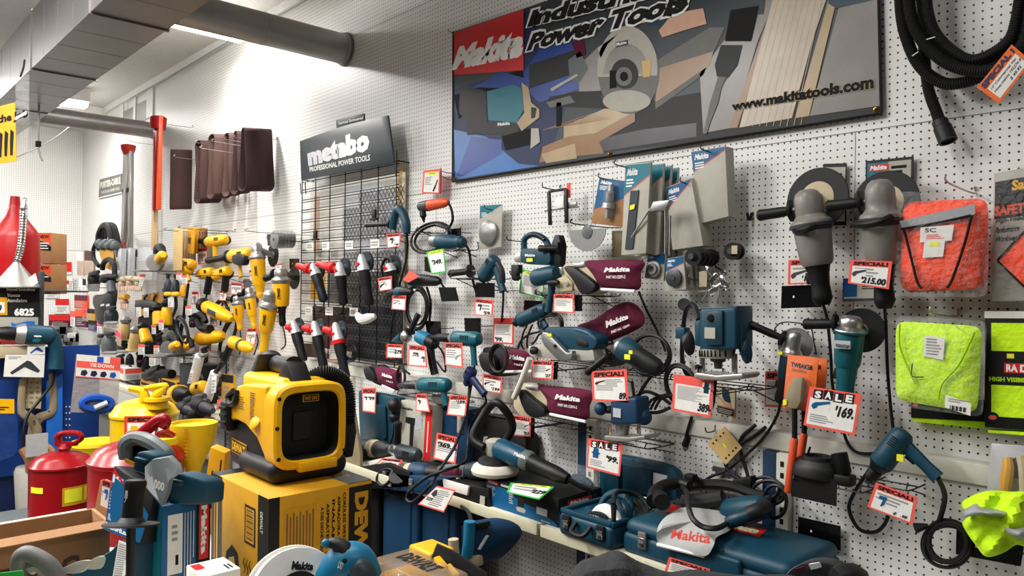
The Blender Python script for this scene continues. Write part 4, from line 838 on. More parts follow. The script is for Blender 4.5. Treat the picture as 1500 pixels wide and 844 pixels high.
b = MB().box(V(776, 381, .245), X_*.02, Z_*.008, Y_*.002, 'yellsticker'); mtext(b, 'Makita', [(769, 372), (784, 372), (784, 376), (769, 376)], .247, 'white'); b.build('name_plate', t)
hook((745, 346), .12, 'long hook left of the teal jigsaw', m='black')
t = thing('plate_joiner', 'teal barrel joiner with pale fence in the middle of the board', 'joiner', V(810, 455, .22))
MB().lathe(V(781, 408, .25), V(816, 401, .24), [(0, .02), (.05, .034), (.12, .04), (.85, .042), (1, .034)], 'tealcase', 22).build('motor_housing', t)
MB().tube(VP([(808, 412, .23), (808, 428, .23), (805, 445, .23), (803, 457, .23)], .23), [.02, .016, .016, .018], 'tealcase', 12).build('handle', t)
MB().prism(VP([(812, 410), (828, 403), (838, 414), (838, 426), (822, 428), (813, 420)], .25), -OUT*.02, 'sand', .004).build('fence', t); MB().prism(VP([(806, 392), (822, 391), (823, 402), (812, 402)], .22), -OUT*.02, 'satin', .003).build('top_plate', t)
MB().lathe(V(802, 414, .27), V(818, 414, .27), [(0, .008), (.2, .013), (.8, .014), (1, .01)], 'black', 12).build('lock_knob', t); b = MB().box(V(829, 415, .262), X_*.014, Z_*.006, Y_*.002, 'grey'); b.build('scale_plate', t)
coil(t, 808, 475, 17, 16, .2, 4, .0055, seed=8)
t = drill('cordless_gun', 'short teal gun tool with a black nose, left of the joiner coil', 'gun tool', (752, 474), (801, 452), (800, 480), .034, .2, ('black', 'tealcase', 'tealcase'), chuck=.16, gear=.22, lab=('paper', 1), gk=.75, gw=.5, cordp=[(790, 486, .1), (775, 490, .1), (763, 500, .1), (758, 512, .1)])
b = MB()
for o in (0, 8): b.tube(VP([(772+o, 476, .2), (766+o, 490, .18), (764+o, 505, .16), (768+o, 512, .15)], .2), .005, 'cordblack', 6)
b.build('hanging_cord', t)
plate([(768, 440), (794, 441), (794, 458), (767, 456)], .1, 'black card plate behind the short teal gun tool', dot=False)
ptag([(764, 394), (798, 402), (796, 438), (760, 429)], .12, 'green bordered card below the teal jigsaw', 'SAVE', "'629", None, 'green', pb=(.62, .08, .95, .28), n=8)
ptag([(811, 431), (841, 431), (841, 459), (810, 457)], .27, 'red special card in front of the teal joiner handle', 'SPECIAL!', '', n=6); plate([(842, 432), (852, 432), (852, 456), (842, 456)], .26, 'black plate beside the special card of the joiner', dot=False)
ptag([(779, 528), (811, 529), (809, 556), (778, 554)], .27, 'red special card below the pale planer guard', 'SPECIAL!', "'27", ('grinder', .7, .4, .9, .6, 'maroon'), n=4, pb=(.65, .1, .9, .28)); plate([(812, 530), (817, 530), (816, 556), (810, 556)], .26, 'thin black plate beside the planer special card', dot=False)
ptag([(748, 607), (778, 612), (777, 640), (748, 638)], .27, 'red special card below the low belt sander', 'SPECIAL!', "'21", ('grinder', .7, .45, .9, .62, 'maroon'), n=5, pb=(.65, .1, .9, .25)); plate([(778, 612), (783, 613), (782, 641), (777, 640)], .265, 'thin black plate beside the low special card', dot=False)
ptag([(723, 466), (753, 466), (752, 505), (722, 503)], .12, 'red card with yellow top strip ending 99 behind the teal gun', '', "'99.", None, pb=(.08, .08, .5, .26), n=6, k='redhot')
rack(786, 862, 432, .22, 'wire rack under the upper belt sander'); rack(750, 840, 612, .22, 'wire rack under the low belt sander')
t = drill('rotary_hammer', 'teal rotary hammer hanging nose down right of the black side handle', 'drill', (705, 411), (727, 378), (737, 427), .04, .2, ('black', 'tealcase', 'tealcase'), chuck=.1, gear=.2, gk=.85, gw=.55, trig=0, cordp=[(737, 440, .18), (735, 470, .12), (733, 492, .1)])
MB().tube(VP([(729, 385, .225), (735, 398, .225), (736, 415, .225)], .22), .016, 'charcoal', 10).build('soft_grip', t)
plate([(697, 414), (724, 415), (724, 436), (696, 435)], .2, 'black card plate under the teal rotary hammer', dot=False)
ptag([(695, 437), (723, 440), (721, 464), (695, 462)], .22, 'red special card below the teal rotary hammer plate', 'SPECIAL!', "'59.", ('drill', .1, .3, .42, .7, 'tealdark'), n=2)
t = thing('side_handle', 'loose black side handle lying on a wire rack', 'handle', V(675, 400, .2)); sidehandle(t, V(692, 397, .2), V(658, 401, .22), .017, name='grip'); MB().lathe(V(690, 397, .2), V(701, 397, .2), [(0, .005), (1, .005)], 'steel', 8).build('threaded_stud', t)
rack(662, 697, 408, .24, 'wire rack under the loose black side handle', .07, [(642, 421), (667, 421), (672, 441), (647, 442)])
t = thing('polisher', 'small teal polisher resting nose left above the green price card', 'polisher', V(660, 360, .2)); MB().lathe(V(633, 353, .2), V(645, 354, .2), [(0, .03), (.4, .034), (1, .034)], 'steel', 18).build('pad_head', t)
MB().lathe(V(642, 354, .2), V(680, 355, .2), [(0, .036), (.1, .04), (.6, .038), (.7, .03), (.9, .034), (1, .02)], 'tealcase', 20).build('motor_housing', t); cord(t, [(680, 356, .2), (687, 368, .18), (690, 390, .15), (692, 408, .12), (698, 430, .1)], r=.006)
coil(t, 632, 348, 27, 22, .1, 4, .006, seed=11, tilt=-.35)
plate([(656, 336), (675, 334), (675, 346), (657, 347)], .08, 'black plate behind the small teal polisher', dot=False); plate([(622, 376), (634, 377), (632, 400), (622, 397)], .1, 'black plate beside the green price card', dot=False)
rack(640, 668, 366, .16, 'wire rack under the small teal polisher', .04)
ptag([(624, 369), (650, 364), (653, 399), (632, 402)], .24, 'green bordered price card reading 349', 'SAVE', "'349.", None, 'green', pb=(.2, .38, .85, .6), n=0)
t = drill('orange_drill', 'small orange and grey angle drill above the black cord coil', 'drill', (619, 318), (654, 297), (628, 322), .026, .2, ('black', 'darkgrey', 'orangetool'), None, gk=.4, gear=.3, chuck=.1, cordp=[(657, 298, .2), (662, 312, .18), (663, 328, .16), (655, 334, .14), (640, 330, .12)]) if False else thing('orange_drill', 'small orange and grey angle drill above the black cord coil', 'drill', V(640, 300, .2))
MB().lathe(V(616, 303, .2), V(657, 296, .2), [(0, .018), (.06, .026), (.3, .03), (.32, .026), (.34, .031), (.85, .026), (.95, .018), (1, .01)], 'orangetool', 20).build('motor_housing', t)
MB().lathe(V(615, 303, .2), V(629, 301, .2), [(0, .02), (.1, .028), (1, .032)], 'darkgrey', 20).build('grey_head', t); MB().lathe(V(619, 308, .2), V(621, 326, .2), [(0, .018), (.5, .02), (.6, .012), (1, .004)], 'black', 14).build('chuck', t)
cord(t, [(656, 296, .2), (661, 306, .19), (663, 322, .18), (656, 334, .16), (640, 330, .15)], r=.006)
q = Qp([(620, 250), (645, 247), (644, 284), (618, 283)], .08); b = MB().sheet(q, .012, 'redtag', .001); b.srect(q, .1, .05, .93, .9, 'paper'); b.sell(q, .55, .84, .3, .07, 'yellsticker', .001); b.stext(q, 'SAVE', .4, .81, .7, .87, 'green', .0016); b.lines(q, .15, .35, .6, .72, 5, 'grey'); b.spoly(q, [(.68, .2), (.76, .2), (.9, .55), (.84, .58)], 'ink', .001); b.spoly(q, [(.6, .1), (.68, .08), (.8, .3), (.72, .34)], 'ink', .001); tag(b.build('carded_pack'), 'red edged card with yellow oval above the small orange drill', 'packaged accessory')
hook((648, 246), .1, 'hook beside the red edged card', m='metal')
t = thing('angle_drill', 'teal curved handle drill with a long black side grip beside the wire grid', 'drill', V(585, 340, .2)); MB().tube(VP([(575, 336), (578, 318), (583, 307), (590, 312), (595, 328), (596, 342)], .2), [.022, .026, .024, .026, .026, .02], 'tealcase', 14).build('body', t); sidehandle(t, V(576, 328, .2), V(535, 330, .22), .014); cord(t, [(596, 342, .2), (597, 360, .17), (594, 385, .14), (585, 420, .1), (575, 470, .1), (572, 500, .1), (578, 525, .1), (590, 540, .1), (600, 548, .1)], r=.0055)
rack(560, 612, 343, .2, 'wire rack under the curved teal drill', .05)
ptag([(566, 343), (587, 341), (586, 361), (567, 364)], .22, 'red special card under the curved teal drill', 'SPECIAL!', "'9", ('drill', .15, .25, .5, .7, 'ink'), n=1, pb=(.55, .08, .9, .25))
# tool clusters of the lower middle
def htool(label, A, B, r, d, m1, m2, split=.5, cordp=None, name='straight_grinder', nose=None):
    t = thing(name, label, 'grinder', (V(*A, d)+V(*B, d))/2); a, c = V(*A, d), V(*B, d); x = c-a
    MB().lathe(a, a+x*split, [(0, r*.6), (.1, r*.95), (.5, r*1.05), (1, r)], m1, 18).build('motor_housing', t); MB().lathe(a+x*split, c, [(0, r), (.3, r*.92), (.8, r*.8), (1, r*.4)], m2, 18).build('rear_handle', t)
    if nose: MB().lathe(a, V(*nose[0], d), [(0, r*.7), (.5, r*.6), (1, r*.3)], nose[1], 14).build('gear_head', t)
    if cordp: cord(t, [(B[0], B[1], d)]+cordp, d*.8)
    return t
htool('blue and black straight grinder lying above a looped cord', (600, 410), (645, 412), .034, .2, 'tealdark', 'black', .42, [(648, 418, .18), (652, 423, .16)])
t = htool('teal grinder with dark tail poking past the grid edge', (581, 428), (604, 428), .03, .24, 'tealcase', 'black', .4, None, 'straight_grinder', ((566, 430), 'black'))
t = thing('cord_loop', 'thick looped black cord hanging under the blue straight grinder', 'power cord', V(612, 450, .1)); coil(t, 611, 452, 16, 30, .12, 5, .007, seed=21); MB().box(V(607, 425, .16), X_*.014, Z_*.006+X_*.008, Y_*.004, 'white').build('tie_label', t); cord(t, [(625, 420, .12), (631, 445, .1), (628, 480, .1), (626, 510, .1)], r=.006)
q = Qp([(600, 396), (614, 405), (598, 414), (590, 410)], .26); tag(MB().sheet(q, .0015, 'redtag').build('price_tag'), 'folded red card on the blue straight grinder', 'price tag')
ptag([(575, 433), (595, 433), (594, 455), (573, 453)], .26, 'red special card below the teal grinder at the grid edge', 'SPECIAL!', '', ('grinder', .2, .4, .5, .55, 'ink'), n=2)
t = thing('angle_grinder', 'teal tailed grinder with domed silver head on the middle rack', 'grinder', V(600, 495, .2)); MB().ball(V(595, 493, .22), .036, 'metal').build('gear_head', t); MB().lathe(V(574, 500, .22), V(590, 494, .22), [(0, .004), (.7, .026), (1, .03)], 'teal', 14).build('nose_cover', t); sidehandle(t, V(600, 488, .22), V(613, 460, .2), .016)
t2 = htool('bright teal barrel grinder behind the 779 special card', (612, 492), (640, 505), .038, .2, 'teallight', 'black', .6, [(650, 520, .16), (652, 545, .12), (640, 530, .1)], 'angle_grinder'); MB().tube(VP([(630, 508, .2), (633, 530, .2), (637, 548, .2)], .2), .022, 'black', 12).build('grip', t2)
t = drill('drill', 'teal corded drill with yellow badge and a long black nose', 'drill', (632, 494), (703, 497), (695, 536), .038, .22, ('black', 'metal', 'tealgreen'), chuck=.42, gear=.52, lab=('yellsticker', 1), gk=.86, gw=.5, trig=1, cordp=[(694, 545, .18), (688, 580, .12)])
MB().ball(V(660, 494, .2), .02, 'black').build('chuck_key', t)
plate([(680, 466), (704, 466), (704, 490), (681, 488)], .1, 'black plate above the yellow badged teal drill', dot=False); plate([(623, 470), (645, 471), (646, 492), (625, 490)], .1, 'black plate above the bright teal grinder', dot=False)
ptag([(599, 505), (623, 507), (626, 538), (597, 536)], .26, 'red special card reading 779 on the middle rack', 'SPECIAL!', '779.', ('drill', .68, .2, .92, .5, 'darkgrey'), pb=(.25, .45, .62, .66), n=0)
ptag([(651, 502), (677, 502), (678, 539), (652, 535)], .26, 'red special card under the long black nosed drill', 'SPECIAL!', '', ('grinder', .6, .25, .92, .55, 'grey'), n=4)
ptag([(567, 504), (590, 505), (589, 525), (566, 524)], .26, 'red special card with a handwritten 279 beside the grid', 'SPECIAL!', '279', None, pb=(.5, .3, .95, .6), n=2)
t = drill('rotary_tool', 'dark navy corded tool hanging under the yellow badged drill', 'drill', (682, 565), (692, 540), (710, 578), .032, .22, ('navy', 'navy', 'navy'), chuck=.3, gear=.5, trig=0, gk=.6, gw=.65, cordp=[(712, 590, .18), (708, 620, .15), (685, 640, .15), (676, 665, .2)])
ptag([(707, 547), (736, 553), (734, 577), (707, 573)], .2, 'red special card below the dark belt sander', 'SPECIAL!', "'199", ('grinder', .1, .35, .4, .6, 'ink'), n=2, pb=(.45, .12, .9, .32))
t = drill('drill', 'teal drill with silver gear case low in the middle, nose left', 'drill', (585, 564), (658, 564), (653, 594), .04, .26, ('darkmetal', 'metal', 'tealgreen'), chuck=.4, gear=.48, lab=('yellsticker', 1), gk=.88, gw=.5, trig=1, cordp=[(648, 598, .2)])
rack(585, 660, 578, .22, 'wire rack under the silver cased teal drill')
t = thing('side_handle', 'grey rubber pad block under the silver cased drill', 'pad', V(640, 585, .24)); MB().prism(cat(VP([(632, 578), (650, 582), (652, 592), (634, 590)], .24), 3, True), -OUT*.05, 'midgrey', .006).build('block', t)
ptag([(610, 577), (625, 578), (630, 604), (609, 602)], .3, 'red special card under the silver gear case', 'SPECIAL!', "'9", ('drill', .5, .35, .9, .7, 'paper'), n=0, pb=(.15, .4, .4, .68))
ptag([(659, 579), (685, 579), (682, 611), (654, 608)], .28, 'red special card reading 159 beside the hanging dark tool', 'SPECIAL!', "'159.", None, pb=(.4, .6, .95, .76), n=7)
ptag([(709, 0), (710, 0), (710, 1), (709, 1)], .2, 'x') if False else None
ptag([(530, 569), (551, 568), (550, 606), (531, 603)], .3, 'double red special card on the open teal case lid', 'SPECIAL!', "'99", ('drill', .1, .5, .4, .66, 'ink'), n=0, pb=(.45, .5, .9, .66))
# ---------------------------------------------------------------- teal grinder with coil, routers
t = thing('angle_grinder', 'teal angle grinder lying on a rack above the red 89 special card', 'grinder', V(930, 525, .24)); a, c = V(905, 505, .26), V(968, 543, .24); x = c-a
MB().lathe(a, a+x*.12, [(0, .02), (.2, .036), (1, .044)], 'metal', 20).build('gear_head', t); MB().lathe(a+x*.1, a+x*.46, [(0, .046), (.1, .05), (.8, .046), (1, .04)], 'tealcase', 22).build('motor_housing', t); MB().lathe(a+x*.44, c, [(0, .042), (.3, .04), (.8, .038), (.95, .03), (1, .012)], 'charcoal', 20).build('rear_handle', t)
b = MB().box(V(919, 523, .318), X_*.014, Z_*.01, Y_*.002, 'yellsticker'); b.box(V(924, 516, .31), X_*.009, Z_*.007, Y_*.002, 'yellsticker'); b.build('stickers', t); sidehandle(t, V(895, 517, .27), V(859, 547, .3), .015)
MB().disc(V(900, 528, .2), (.3, -.4, -.8), .05, .006, 'charcoal').build('wheel_guard', t); cord(t, [(968, 543, .24), (955, 550, .2), (938, 575, .2), (935, 593, .2), (945, 603, .2), (965, 604, .18), (982, 597, .16)], r=.006)
coil(t, 955, 520, 30, 30, .1, 3, .0065, seed=31); coil(t, 998, 565, 22, 30, .1, 4, .0065, seed=33, tilt=.2); cord(t, [(927, 585, .15), (945, 574, .15), (965, 580, .15), (982, 592, .15)], r=.006)
b = MB()
for k in range(3): b.tube(VP([(947+k*6, 600, .12), (955+k*6, 586, .12), (975, 578+k*2, .12), (985, 580, .12)], .12), .006, 'cordblack', 6)
b.build('cord_bundle', t)
rack(885, 985, 545, .2, 'wire rack under the teal angle grinder with the coil', .06)
ptag([(866, 544), (918, 541), (921, 590), (868, 587)], .3, 'large red special card reading 89 under the teal angle grinder', 'SPECIAL!', '89.', ('grinder', .1, .52, .4, .7, 'maroon'), pb=(.74, .08, .96, .3), n=6)
ptag([(987, 548), (1046, 557), (1041, 612), (984, 601)], .28, 'large red card reading 389 below the tall teal router', '', '389-', ('router', .74, .62, .94, .9, 'tealdark'), pb=(.66, .1, .98, .34), n=11)
plate([(1046, 557), (1050, 557), (1047, 590), (1044, 600)], .27, 'black plate edge beside the 389 card', dot=False)
t = thing('plunge_router', 'tall teal plunge router with two side knobs, right of the grinder coil', 'router', V(1052, 560, .24)); c = lambda x, y, d=.25: V(x, y, d)
MB().prism(VP([(1027, 452), (1076, 450), (1078, 458), (1078, 512), (1024, 514), (1024, 458)], .31), -OUT*.12, 'tealcase', .02, 3).build('motor_housing', t)
MB().prism(VP([(1034, 456), (1058, 455), (1058, 506), (1034, 507)], .322), -OUT*.02, 'tealdark', .006).build('front_panel', t); MB().prism(VP([(1016, 471), (1026, 468), (1027, 508), (1017, 507)], .28), -OUT*.05, 'tealcase', .008).build('lock_box', t); MB().prism(VP([(1077, 472), (1087, 473), (1087, 510), (1077, 511)], .28), -OUT*.05, 'tealcase', .008).build('lock_box', t)
b = MB().lathe(V(1041, 466, .323), V(1041, 466, .33), [(0, .014), (.6, .014), (1, .01)], 'ink', 18); b.build('dial', t); b = MB().box(V(1040, 488, .324), X_*.022, Z_*.02, Y_*.002, 'packgrey'); b.build('name_plate', t)
MB().prism(VP([(1021, 450), (1080, 448), (1079, 454), (1022, 455)], .3), -OUT*.11, 'slate', .008).build('top_cap', t); b = MB().lathe(V(1051, 511, .25), V(1051, 524, .25), [(0, .066), (1, .06)], 'packgrey', 24)
for k in range(11): p = V(1027+k*4.8, 517, .25); b.box(Vector((p.x, YW-.25-math.sqrt(max(0, .064**2-(p.x-V(1051, 517, .25).x)**2)), p.z)), X_*.002, Z_*.012, Y_*.003, 'ink')
b.build('vent_ring', t)
for x in (1029, 1076): MB().lathe(V(x, 518, .24), V(x, 550, .24), [(0, .011), (1, .011)], 'chrome', 12).build('guide_column', t)
MB().lathe(V(1052, 522, .25), V(1052, 540, .25), [(0, .03), (.4, .028), (.5, .016), (1, .014)], 'darkmetal', 14).build('collet', t)
MB().prism(cat(VP([(1020, 546), (1050, 550), (1086, 547), (1084, 556), (1050, 558), (1018, 555)], .31), 2, True), -OUT*.12, 'castmetal', .005).build('base_plate', t)
for x, y in ((1008, 498), (1092, 510)): MB().puff(cat(VP([(x-8, y-12), (x+3, y-14), (x+9, y), (x+9, y+18), (x, y+23), (x-5, y+12), (x-9, y)], .25), 3, True), OUT, .03, 'charcoal' if x < 1050 else 'tealdark', .9).build('side_knob', t)
MB().box(V(1000, 488, .25), X_*.022, Z_*.022, Y_*.02, 'tealcase', .006).build('switch_block', t); MB().lathe(V(1023, 534, .26), V(1023, 548, .26), [(0, .006), (.1, .014), (.4, .014), (.5, .004), (1, .004)], 'black', 10).build('lock_screw', t)
cord(t, [(1023, 468, .24), (1020, 455, .22), (1014, 446, .2), (1005, 455, .15), (1001, 480, .1), (999, 520, .08), (1004, 545, .08), (1015, 555, .08)], r=.008); cord(t, [(1017, 610, .06), (1012, 625, .06), (1008, 640, .06)], r=.0055); MB().lathe(V(1008, 638, .06), V(1003, 653, .06), [(0, .006), (.4, .013), (1, .015)], 'black', 8).build('plug', t)
b = MB()
for o in (0, 5): b.box(V(1001+o, 656, .06), X_*.0035, Z_*.008, Y_*.001, 'steel')
b.build('plug_pins', t)
rack(1010, 1098, 562, .24, 'wire rack under the tall teal router', .07)
q = Qp([(1051, 563), (1077, 570), (1076, 612), (1050, 605)], .06); b = MB().sheet(q, .01, 'kraft', .001); b.srect(q, 0, .3, 1, 1, 'sand'); b.spoly(q, [(.25, .95), (.65, .9), (.8, .5), (.55, .4), (.3, .6)], 'tealdark', .001); b.spoly(q, [(.3, .5), (.75, .45), (.85, .3), (.2, .3)], 'skin', .0012); b.srect(q, .05, .03, .95, .26, 'ink', .001); b.lines(q, .1, .05, .9, .22, 3, 'grey', .0015); tag(b.build('carded_pack'), 'small photo card of a router at work, under the tall router', 'packaged accessory')
t = thing('trim_router', 'small blue trim router with round knobs above the 99 sale card', 'router', V(912, 640, .24)); MB().prism(VP([(893, 584), (932, 582), (934, 622), (893, 622)], .3), -OUT*.09, 'bluecase', .012, 3).build('motor_housing', t); MB().ball(V(880, 599, .27), .028, 'bluecase').build('side_knob', t); MB().ball(V(943, 611, .24), .034, 'bluecase').build('side_knob', t); MB().box(V(904, 605, .303), X_*.02, Z_*.018, Y_*.002, 'satin').build('name_plate', t); MB().lathe(V(880, 601, .26), V(896, 600, .25), [(0, .012), (1, .018)], 'black', 10).build('knob_stem', t)
for x in (893, 936): MB().lathe(V(x, 620, .24), V(x, 642, .24), [(0, .009), (1, .009)], 'chrome', 10).build('guide_column', t)
MB().lathe(V(912, 620, .25), V(912, 636, .25), [(0, .034), (1, .024)], 'steel', 16).build('collet', t); MB().prism(VP([(885, 638), (920, 641), (944, 638), (944, 644), (915, 648), (884, 645)], .3), -OUT*.1, 'castmetal', .004).build('base_plate', t)
rack(888, 948, 646, .24, 'wire rack under the small blue trim router', .05); cord(t, [(930, 590, .2), (928, 575, .15), (926, 560, .1)], r=.006)
ptag([(862, 642), (912, 650), (908, 698), (859, 685)], .28, 'red SALE card reading 99 below the blue trim router', '', "'99.", ('router', .12, .4, .4, .72, 'bluepack'), 'sale', pb=(.55, .36, .92, .56))
# sandpaper pad pack on the back panel
t = thing('sanding_pad', 'tan diamond turned sanding sheet with punched holes on the white panel', 'sanding sheet', V(1065, 656, .09)); q = Qp([(1061, 625), (1087, 656), (1063, 681), (1036, 650)], .09); b = MB().sheet(q, .004, 'tan')
for u, v in ((.15, .2), (.15, .38), (.15, .8), (.85, .2), (.85, .38), (.85, .8), (.15, .62), (.85, .62)): b.sell(q, u, v, .04, .04, 'ink')
b.sell(q, .5, .5, .1, .04, 'yellsticker'); b.build('sheet', t)
t = thing('plastic_bag_pack', 'clear bag with dark folded sheets under the tan sanding sheet', 'packaged accessory', V(1060, 680, .075)); q = Qp([(1045, 628), (1078, 634), (1076, 699), (1042, 690)], .075); MB().sheet(q, .004, 'clearbag').build('bag', t); b = MB().sheet(Qp([(1044, 676), (1077, 682), (1076, 698), (1043, 690)], .07), .008, 'packgrey'); b.sheet(Qp([(1044, 683), (1077, 690), (1076, 698), (1043, 690)], .08), .008, 'darkgrey'); b.build('folded_sheets', t)
hook(Vector((V(1061, 628, 0).x, YL, V(1061, 628, 0).z)), .07, 'hook above the tan sanding sheet')
# ---------------------------------------------------------------- wire grid panel with its sign
t = thing('wire_grid_panel', 'black wire grid display panel in front of expanded mesh, under the dark sign', 'display panel', V(512, 535, .1))
g = 0.09
xa, xb = V(442, 400, g).x, V(580, 400, g).x; za, zc = V(582, 535, g).z, V(580, 236, g).z
b = MB(); nh, nv = 17, 6
for i in range(nh+1):
    z = za+(zc-za)*i/nh
    for o in (0, -.018): b.tube([(xa-.01, YW-g+o*0, z+o), (xb+.02, YW-g, z+o)], .0035, 'black', 6, 1)
for i in range(nv+1): x = xa+(xb-xa)*i/nv; b.tube([(x, YW-g-.004, za-.02), (x, YW-g-.004, zc+.06)], .004, 'black', 6, 1)
for x in (xa, xb): b.tube([(x, YW-g, za), (x, YW-.002, za)], .004, 'black', 6, 1); b.tube([(x, YW-g, zc), (x, YW-.002, zc)], .004, 'black', 6, 1)
b.build('wire_grid', t)
b = MB(); q = Q((xa, YW-.03, za), (xb, YW-.03, za), (xb, YW-.03, zc-.06), (xa, YW-.03, zc-.06)); b.sheet(q, .004, 'offwhite')
b.srect(q, .05, .6, .12, .95, 'gloveskin'); b.srect(q, .3, .58, .38, .95, 'paper', .001); b.spoly(q, [(.4, .5), (1, .5), (1, .78), (.8, .95), (.4, .98)], 'satin', .001); b.srect(q, .02, .32, .2, .5, 'yelldark', .001); b.srect(q, .22, .3, .95, .48, 'midgrey', .001); b.srect(q, .05, .03, .5, .28, 'brownin', .001); b.srect(q, .5, 0, 1, .3, 'darkgrey', .001); b.srect(q, .84, .02, .92, .1, 'redtag', .0015)
b.build('backing_board', t)
b = MB(); N = 34; M = 44
for i in range(N):
    for s in (0, 1):
        u0, u1 = .4+.6*i/N, .4+.6*(i+1)/N
        for j in range(M):
            if (j/M > .9 and u0 < .55) or (.62 < j/M < .7): continue
            v0, v1 = j/M*.93, (j+1)/M*.93
            if (i+j+s) % 2: v0, v1 = v1, v0
            if s == 0: b.add([q.at(u0, v0, .006), q.at(u0, v0+.006, .006), q.at(u1, v1+.006, .006), q.at(u1, v1, .006)], [(0, 1, 2, 3)], 'ink')
b.build('expanded_mesh', t)
t = thing('brand_sign', 'dark grey brand sign with pale lettering on top of the wire grid', 'sign', V(510, 220, .13))
N = 12; top = [(439+(568-439)*i/N, 207+(169-207)*i/N-3.5*math.sin(math.pi*i/N)) for i in range(N+1)]; bot = [(577, 238), (441, 264)]
MB().prism(VP(top+bot, .13), -OUT*.012, 'slate', .002).build('panel', t)
b = MB(); mtext(b, 'metabo', [(449, 218), (541, 186), (541, 221), (452, 244)], .132, 'satin', 0, .07); mtext(b, 'PROFESSIONAL POWER TOOLS', [(453, 245), (542, 226), (542, 235), (454, 252)], .132, 'white', 0, .03); b.build('lettering', t)
b = MB().sheet(Qp([(492, 176), (533, 166), (534, 180), (493, 189)], .125), .008, 'black', .001); mtext(b, 'German Engineered', [(495, 179), (532, 170), (532, 176), (496, 184)], .127, 'white'); b.build('topper', t)
b = MB()
for p in ((440, 268), (447, 268)): b.tube(VP([p, (p[0]+1, 284)], .12), .004, 'black', 6, 1)
b.tube(VP([(577, 238), (580, 258)], .12), .004, 'black', 6, 1); b.build('brackets', t)
t = thing('wood_strip', 'narrow wooden strip on the board right of the wire grid', 'wood strip', V(585, 400, .02)); MB().bx((V(581, 400, .03).x, YW-.03, V(585, 540).z), (V(588, 400, .03).x, YW-.001, V(583, 250).z), 'tan', .002).build('batten', t)
# card strip on the grid
CL = ['leftmost upper', 'second upper', 'third upper', 'rightmost upper', 'leftmost lower', 'second lower', 'third lower']
for k, (x, y) in enumerate(((454, 361), (477, 360), (511, 359), (549, 357), (452, 455), (482, 456), (518, 457))):
    q = Qc(x, y, .1, .055, .12); tag(MB().sheet(q, .002, 'paper').lines(q, .1, .2, .9, .8, 2, 'grey').build('shelf_card'), CL[k]+' small white card clipped on the wire grid', 'card', 'white cards on the wire grid')
for k, (x, y, l) in enumerate(((462, 345, 'left'), (548, 315, 'right'))):
    t = thing('grid_clip', 'black clip on the '+l+' of the upper wire grid', 'clip', V(x, y, .11)); MB().box(V(x, y, .11), X_*.02, Z_*.035, Y_*.008, 'black', .003).build('body', t); MB().box(V(x, y+6, .12), X_*.04, Z_*.006, Y_*.01, 'black', .002).build('foot', t)
def redgrinder(A, B, hx, l, d, m=1):
    a, c = V(*A, d), V(*B, d-.03); x = c-a; r = .036; t = thing('angle_grinder', l, 'grinder', c, 'grey and red grinders on the wire grid'); P = lambda k: a+x*k
    MB().lathe(P(-.02), P(.3), [(0, .01), (.08, r*.5), (.3, r*.72), (.8, r), (1, r*1.1)], 'satin', 18).build('gear_head', t)
    u, v = perp(x); f = (OUT-x.normalized()*OUT.dot(x.normalized())).normalized(); s = x.cross(f).normalized()
    c0 = P(.17)+f*r*.86; MB().prism([c0-s*.022, c0+x.normalized()*.016+s*.012, c0-x.normalized()*.02+s*.014], f*.008, 'red', .001).build('red_emblem', t)
    if m == 2: MB().lathe(P(.29), P(.36), [(0, r*1.12), (1, r*1.1)], 'red', 18).build('red_collar', t)
    MB().lathe(P(.3), P(.62), [(0, r*.98), (.5, r*1.02), (1, r*.85)], 'charcoal', 18).build('motor_housing', t)
    MB().lathe(P(.6), P(1), [(0, r*.86), (.3, r*.8), (.8, r*.88), (.96, r*.7), (1, r*.3)], 'charcoal', 18).build('rear_handle', t)
    if hx:
        h = V(hx[0], hx[1], d+.03); aa = P(.17); MB().lathe(aa, h, [(0, .014), (.25, .016), (.28, .034), (.42, .038), (.5, .024), (.8, .022), (.97, .02), (1, .008)], 'red', 16).build('side_handle', t)
    MB().disc(P(.12)-f*.05+s*.02, f, .062, .014, 'slate', 26).build('wheel_guard', t); MB().lathe(P(.12)-f*.05, P(.14), [(0, .02), (1, .022)], 'steel', 12).build('spindle', t)
    cord(t, [(B[0], B[1], d-.03), (B[0]-2, B[1]+10, .1), (B[0]-8, B[1]+14, .12), (B[0]-14, B[1]+4, .12)], r=.005)
    return t
redgrinder((458, 387), (475, 442), (435, 389), 'upper left red handled grinder on the wire grid', .24)
redgrinder((497, 385), (503, 447), (464, 386), 'upper middle red handled grinder on the wire grid', .24)
redgrinder((529, 374), (541, 448), None, 'upper right grinder without side handle on the wire grid', .24)
redgrinder((429, 471), (445, 530), (419, 479), 'lower left red handled grinder beside the yellow grinders', .24)
redgrinder((460, 472), (475, 541), (444, 480), 'lower middle red handled grinder under the wire grid cards', .24)
redgrinder((491, 474), (507, 557), (474, 482), 'lower right grinder with a red collar above the vacuum hose', .24, 2)
t = redgrinder((570, 386), (577, 420), None, 'dark coiled grinder at the right edge of the wire grid', .18); coil(t, 568, 398, 10, 22, .14, 4, .006, seed=41)
ptag([(553, 408), (574, 404), (574, 424), (556, 427)], .2, 'red special card at the right edge of the wire grid', 'SPECIAL!', '', ('grinder', .1, .2, .5, .6, 'ink'), n=2)
ptag([(484, 500), (496, 496), (497, 528), (482, 528)], .1, 'red edged card behind the red collared grinder', '', '', n=4); ptag([(474, 538), (491, 538), (490, 546), (472, 546)], .2, 'small red card below the lower middle grinder', 'SPE', '', n=0)
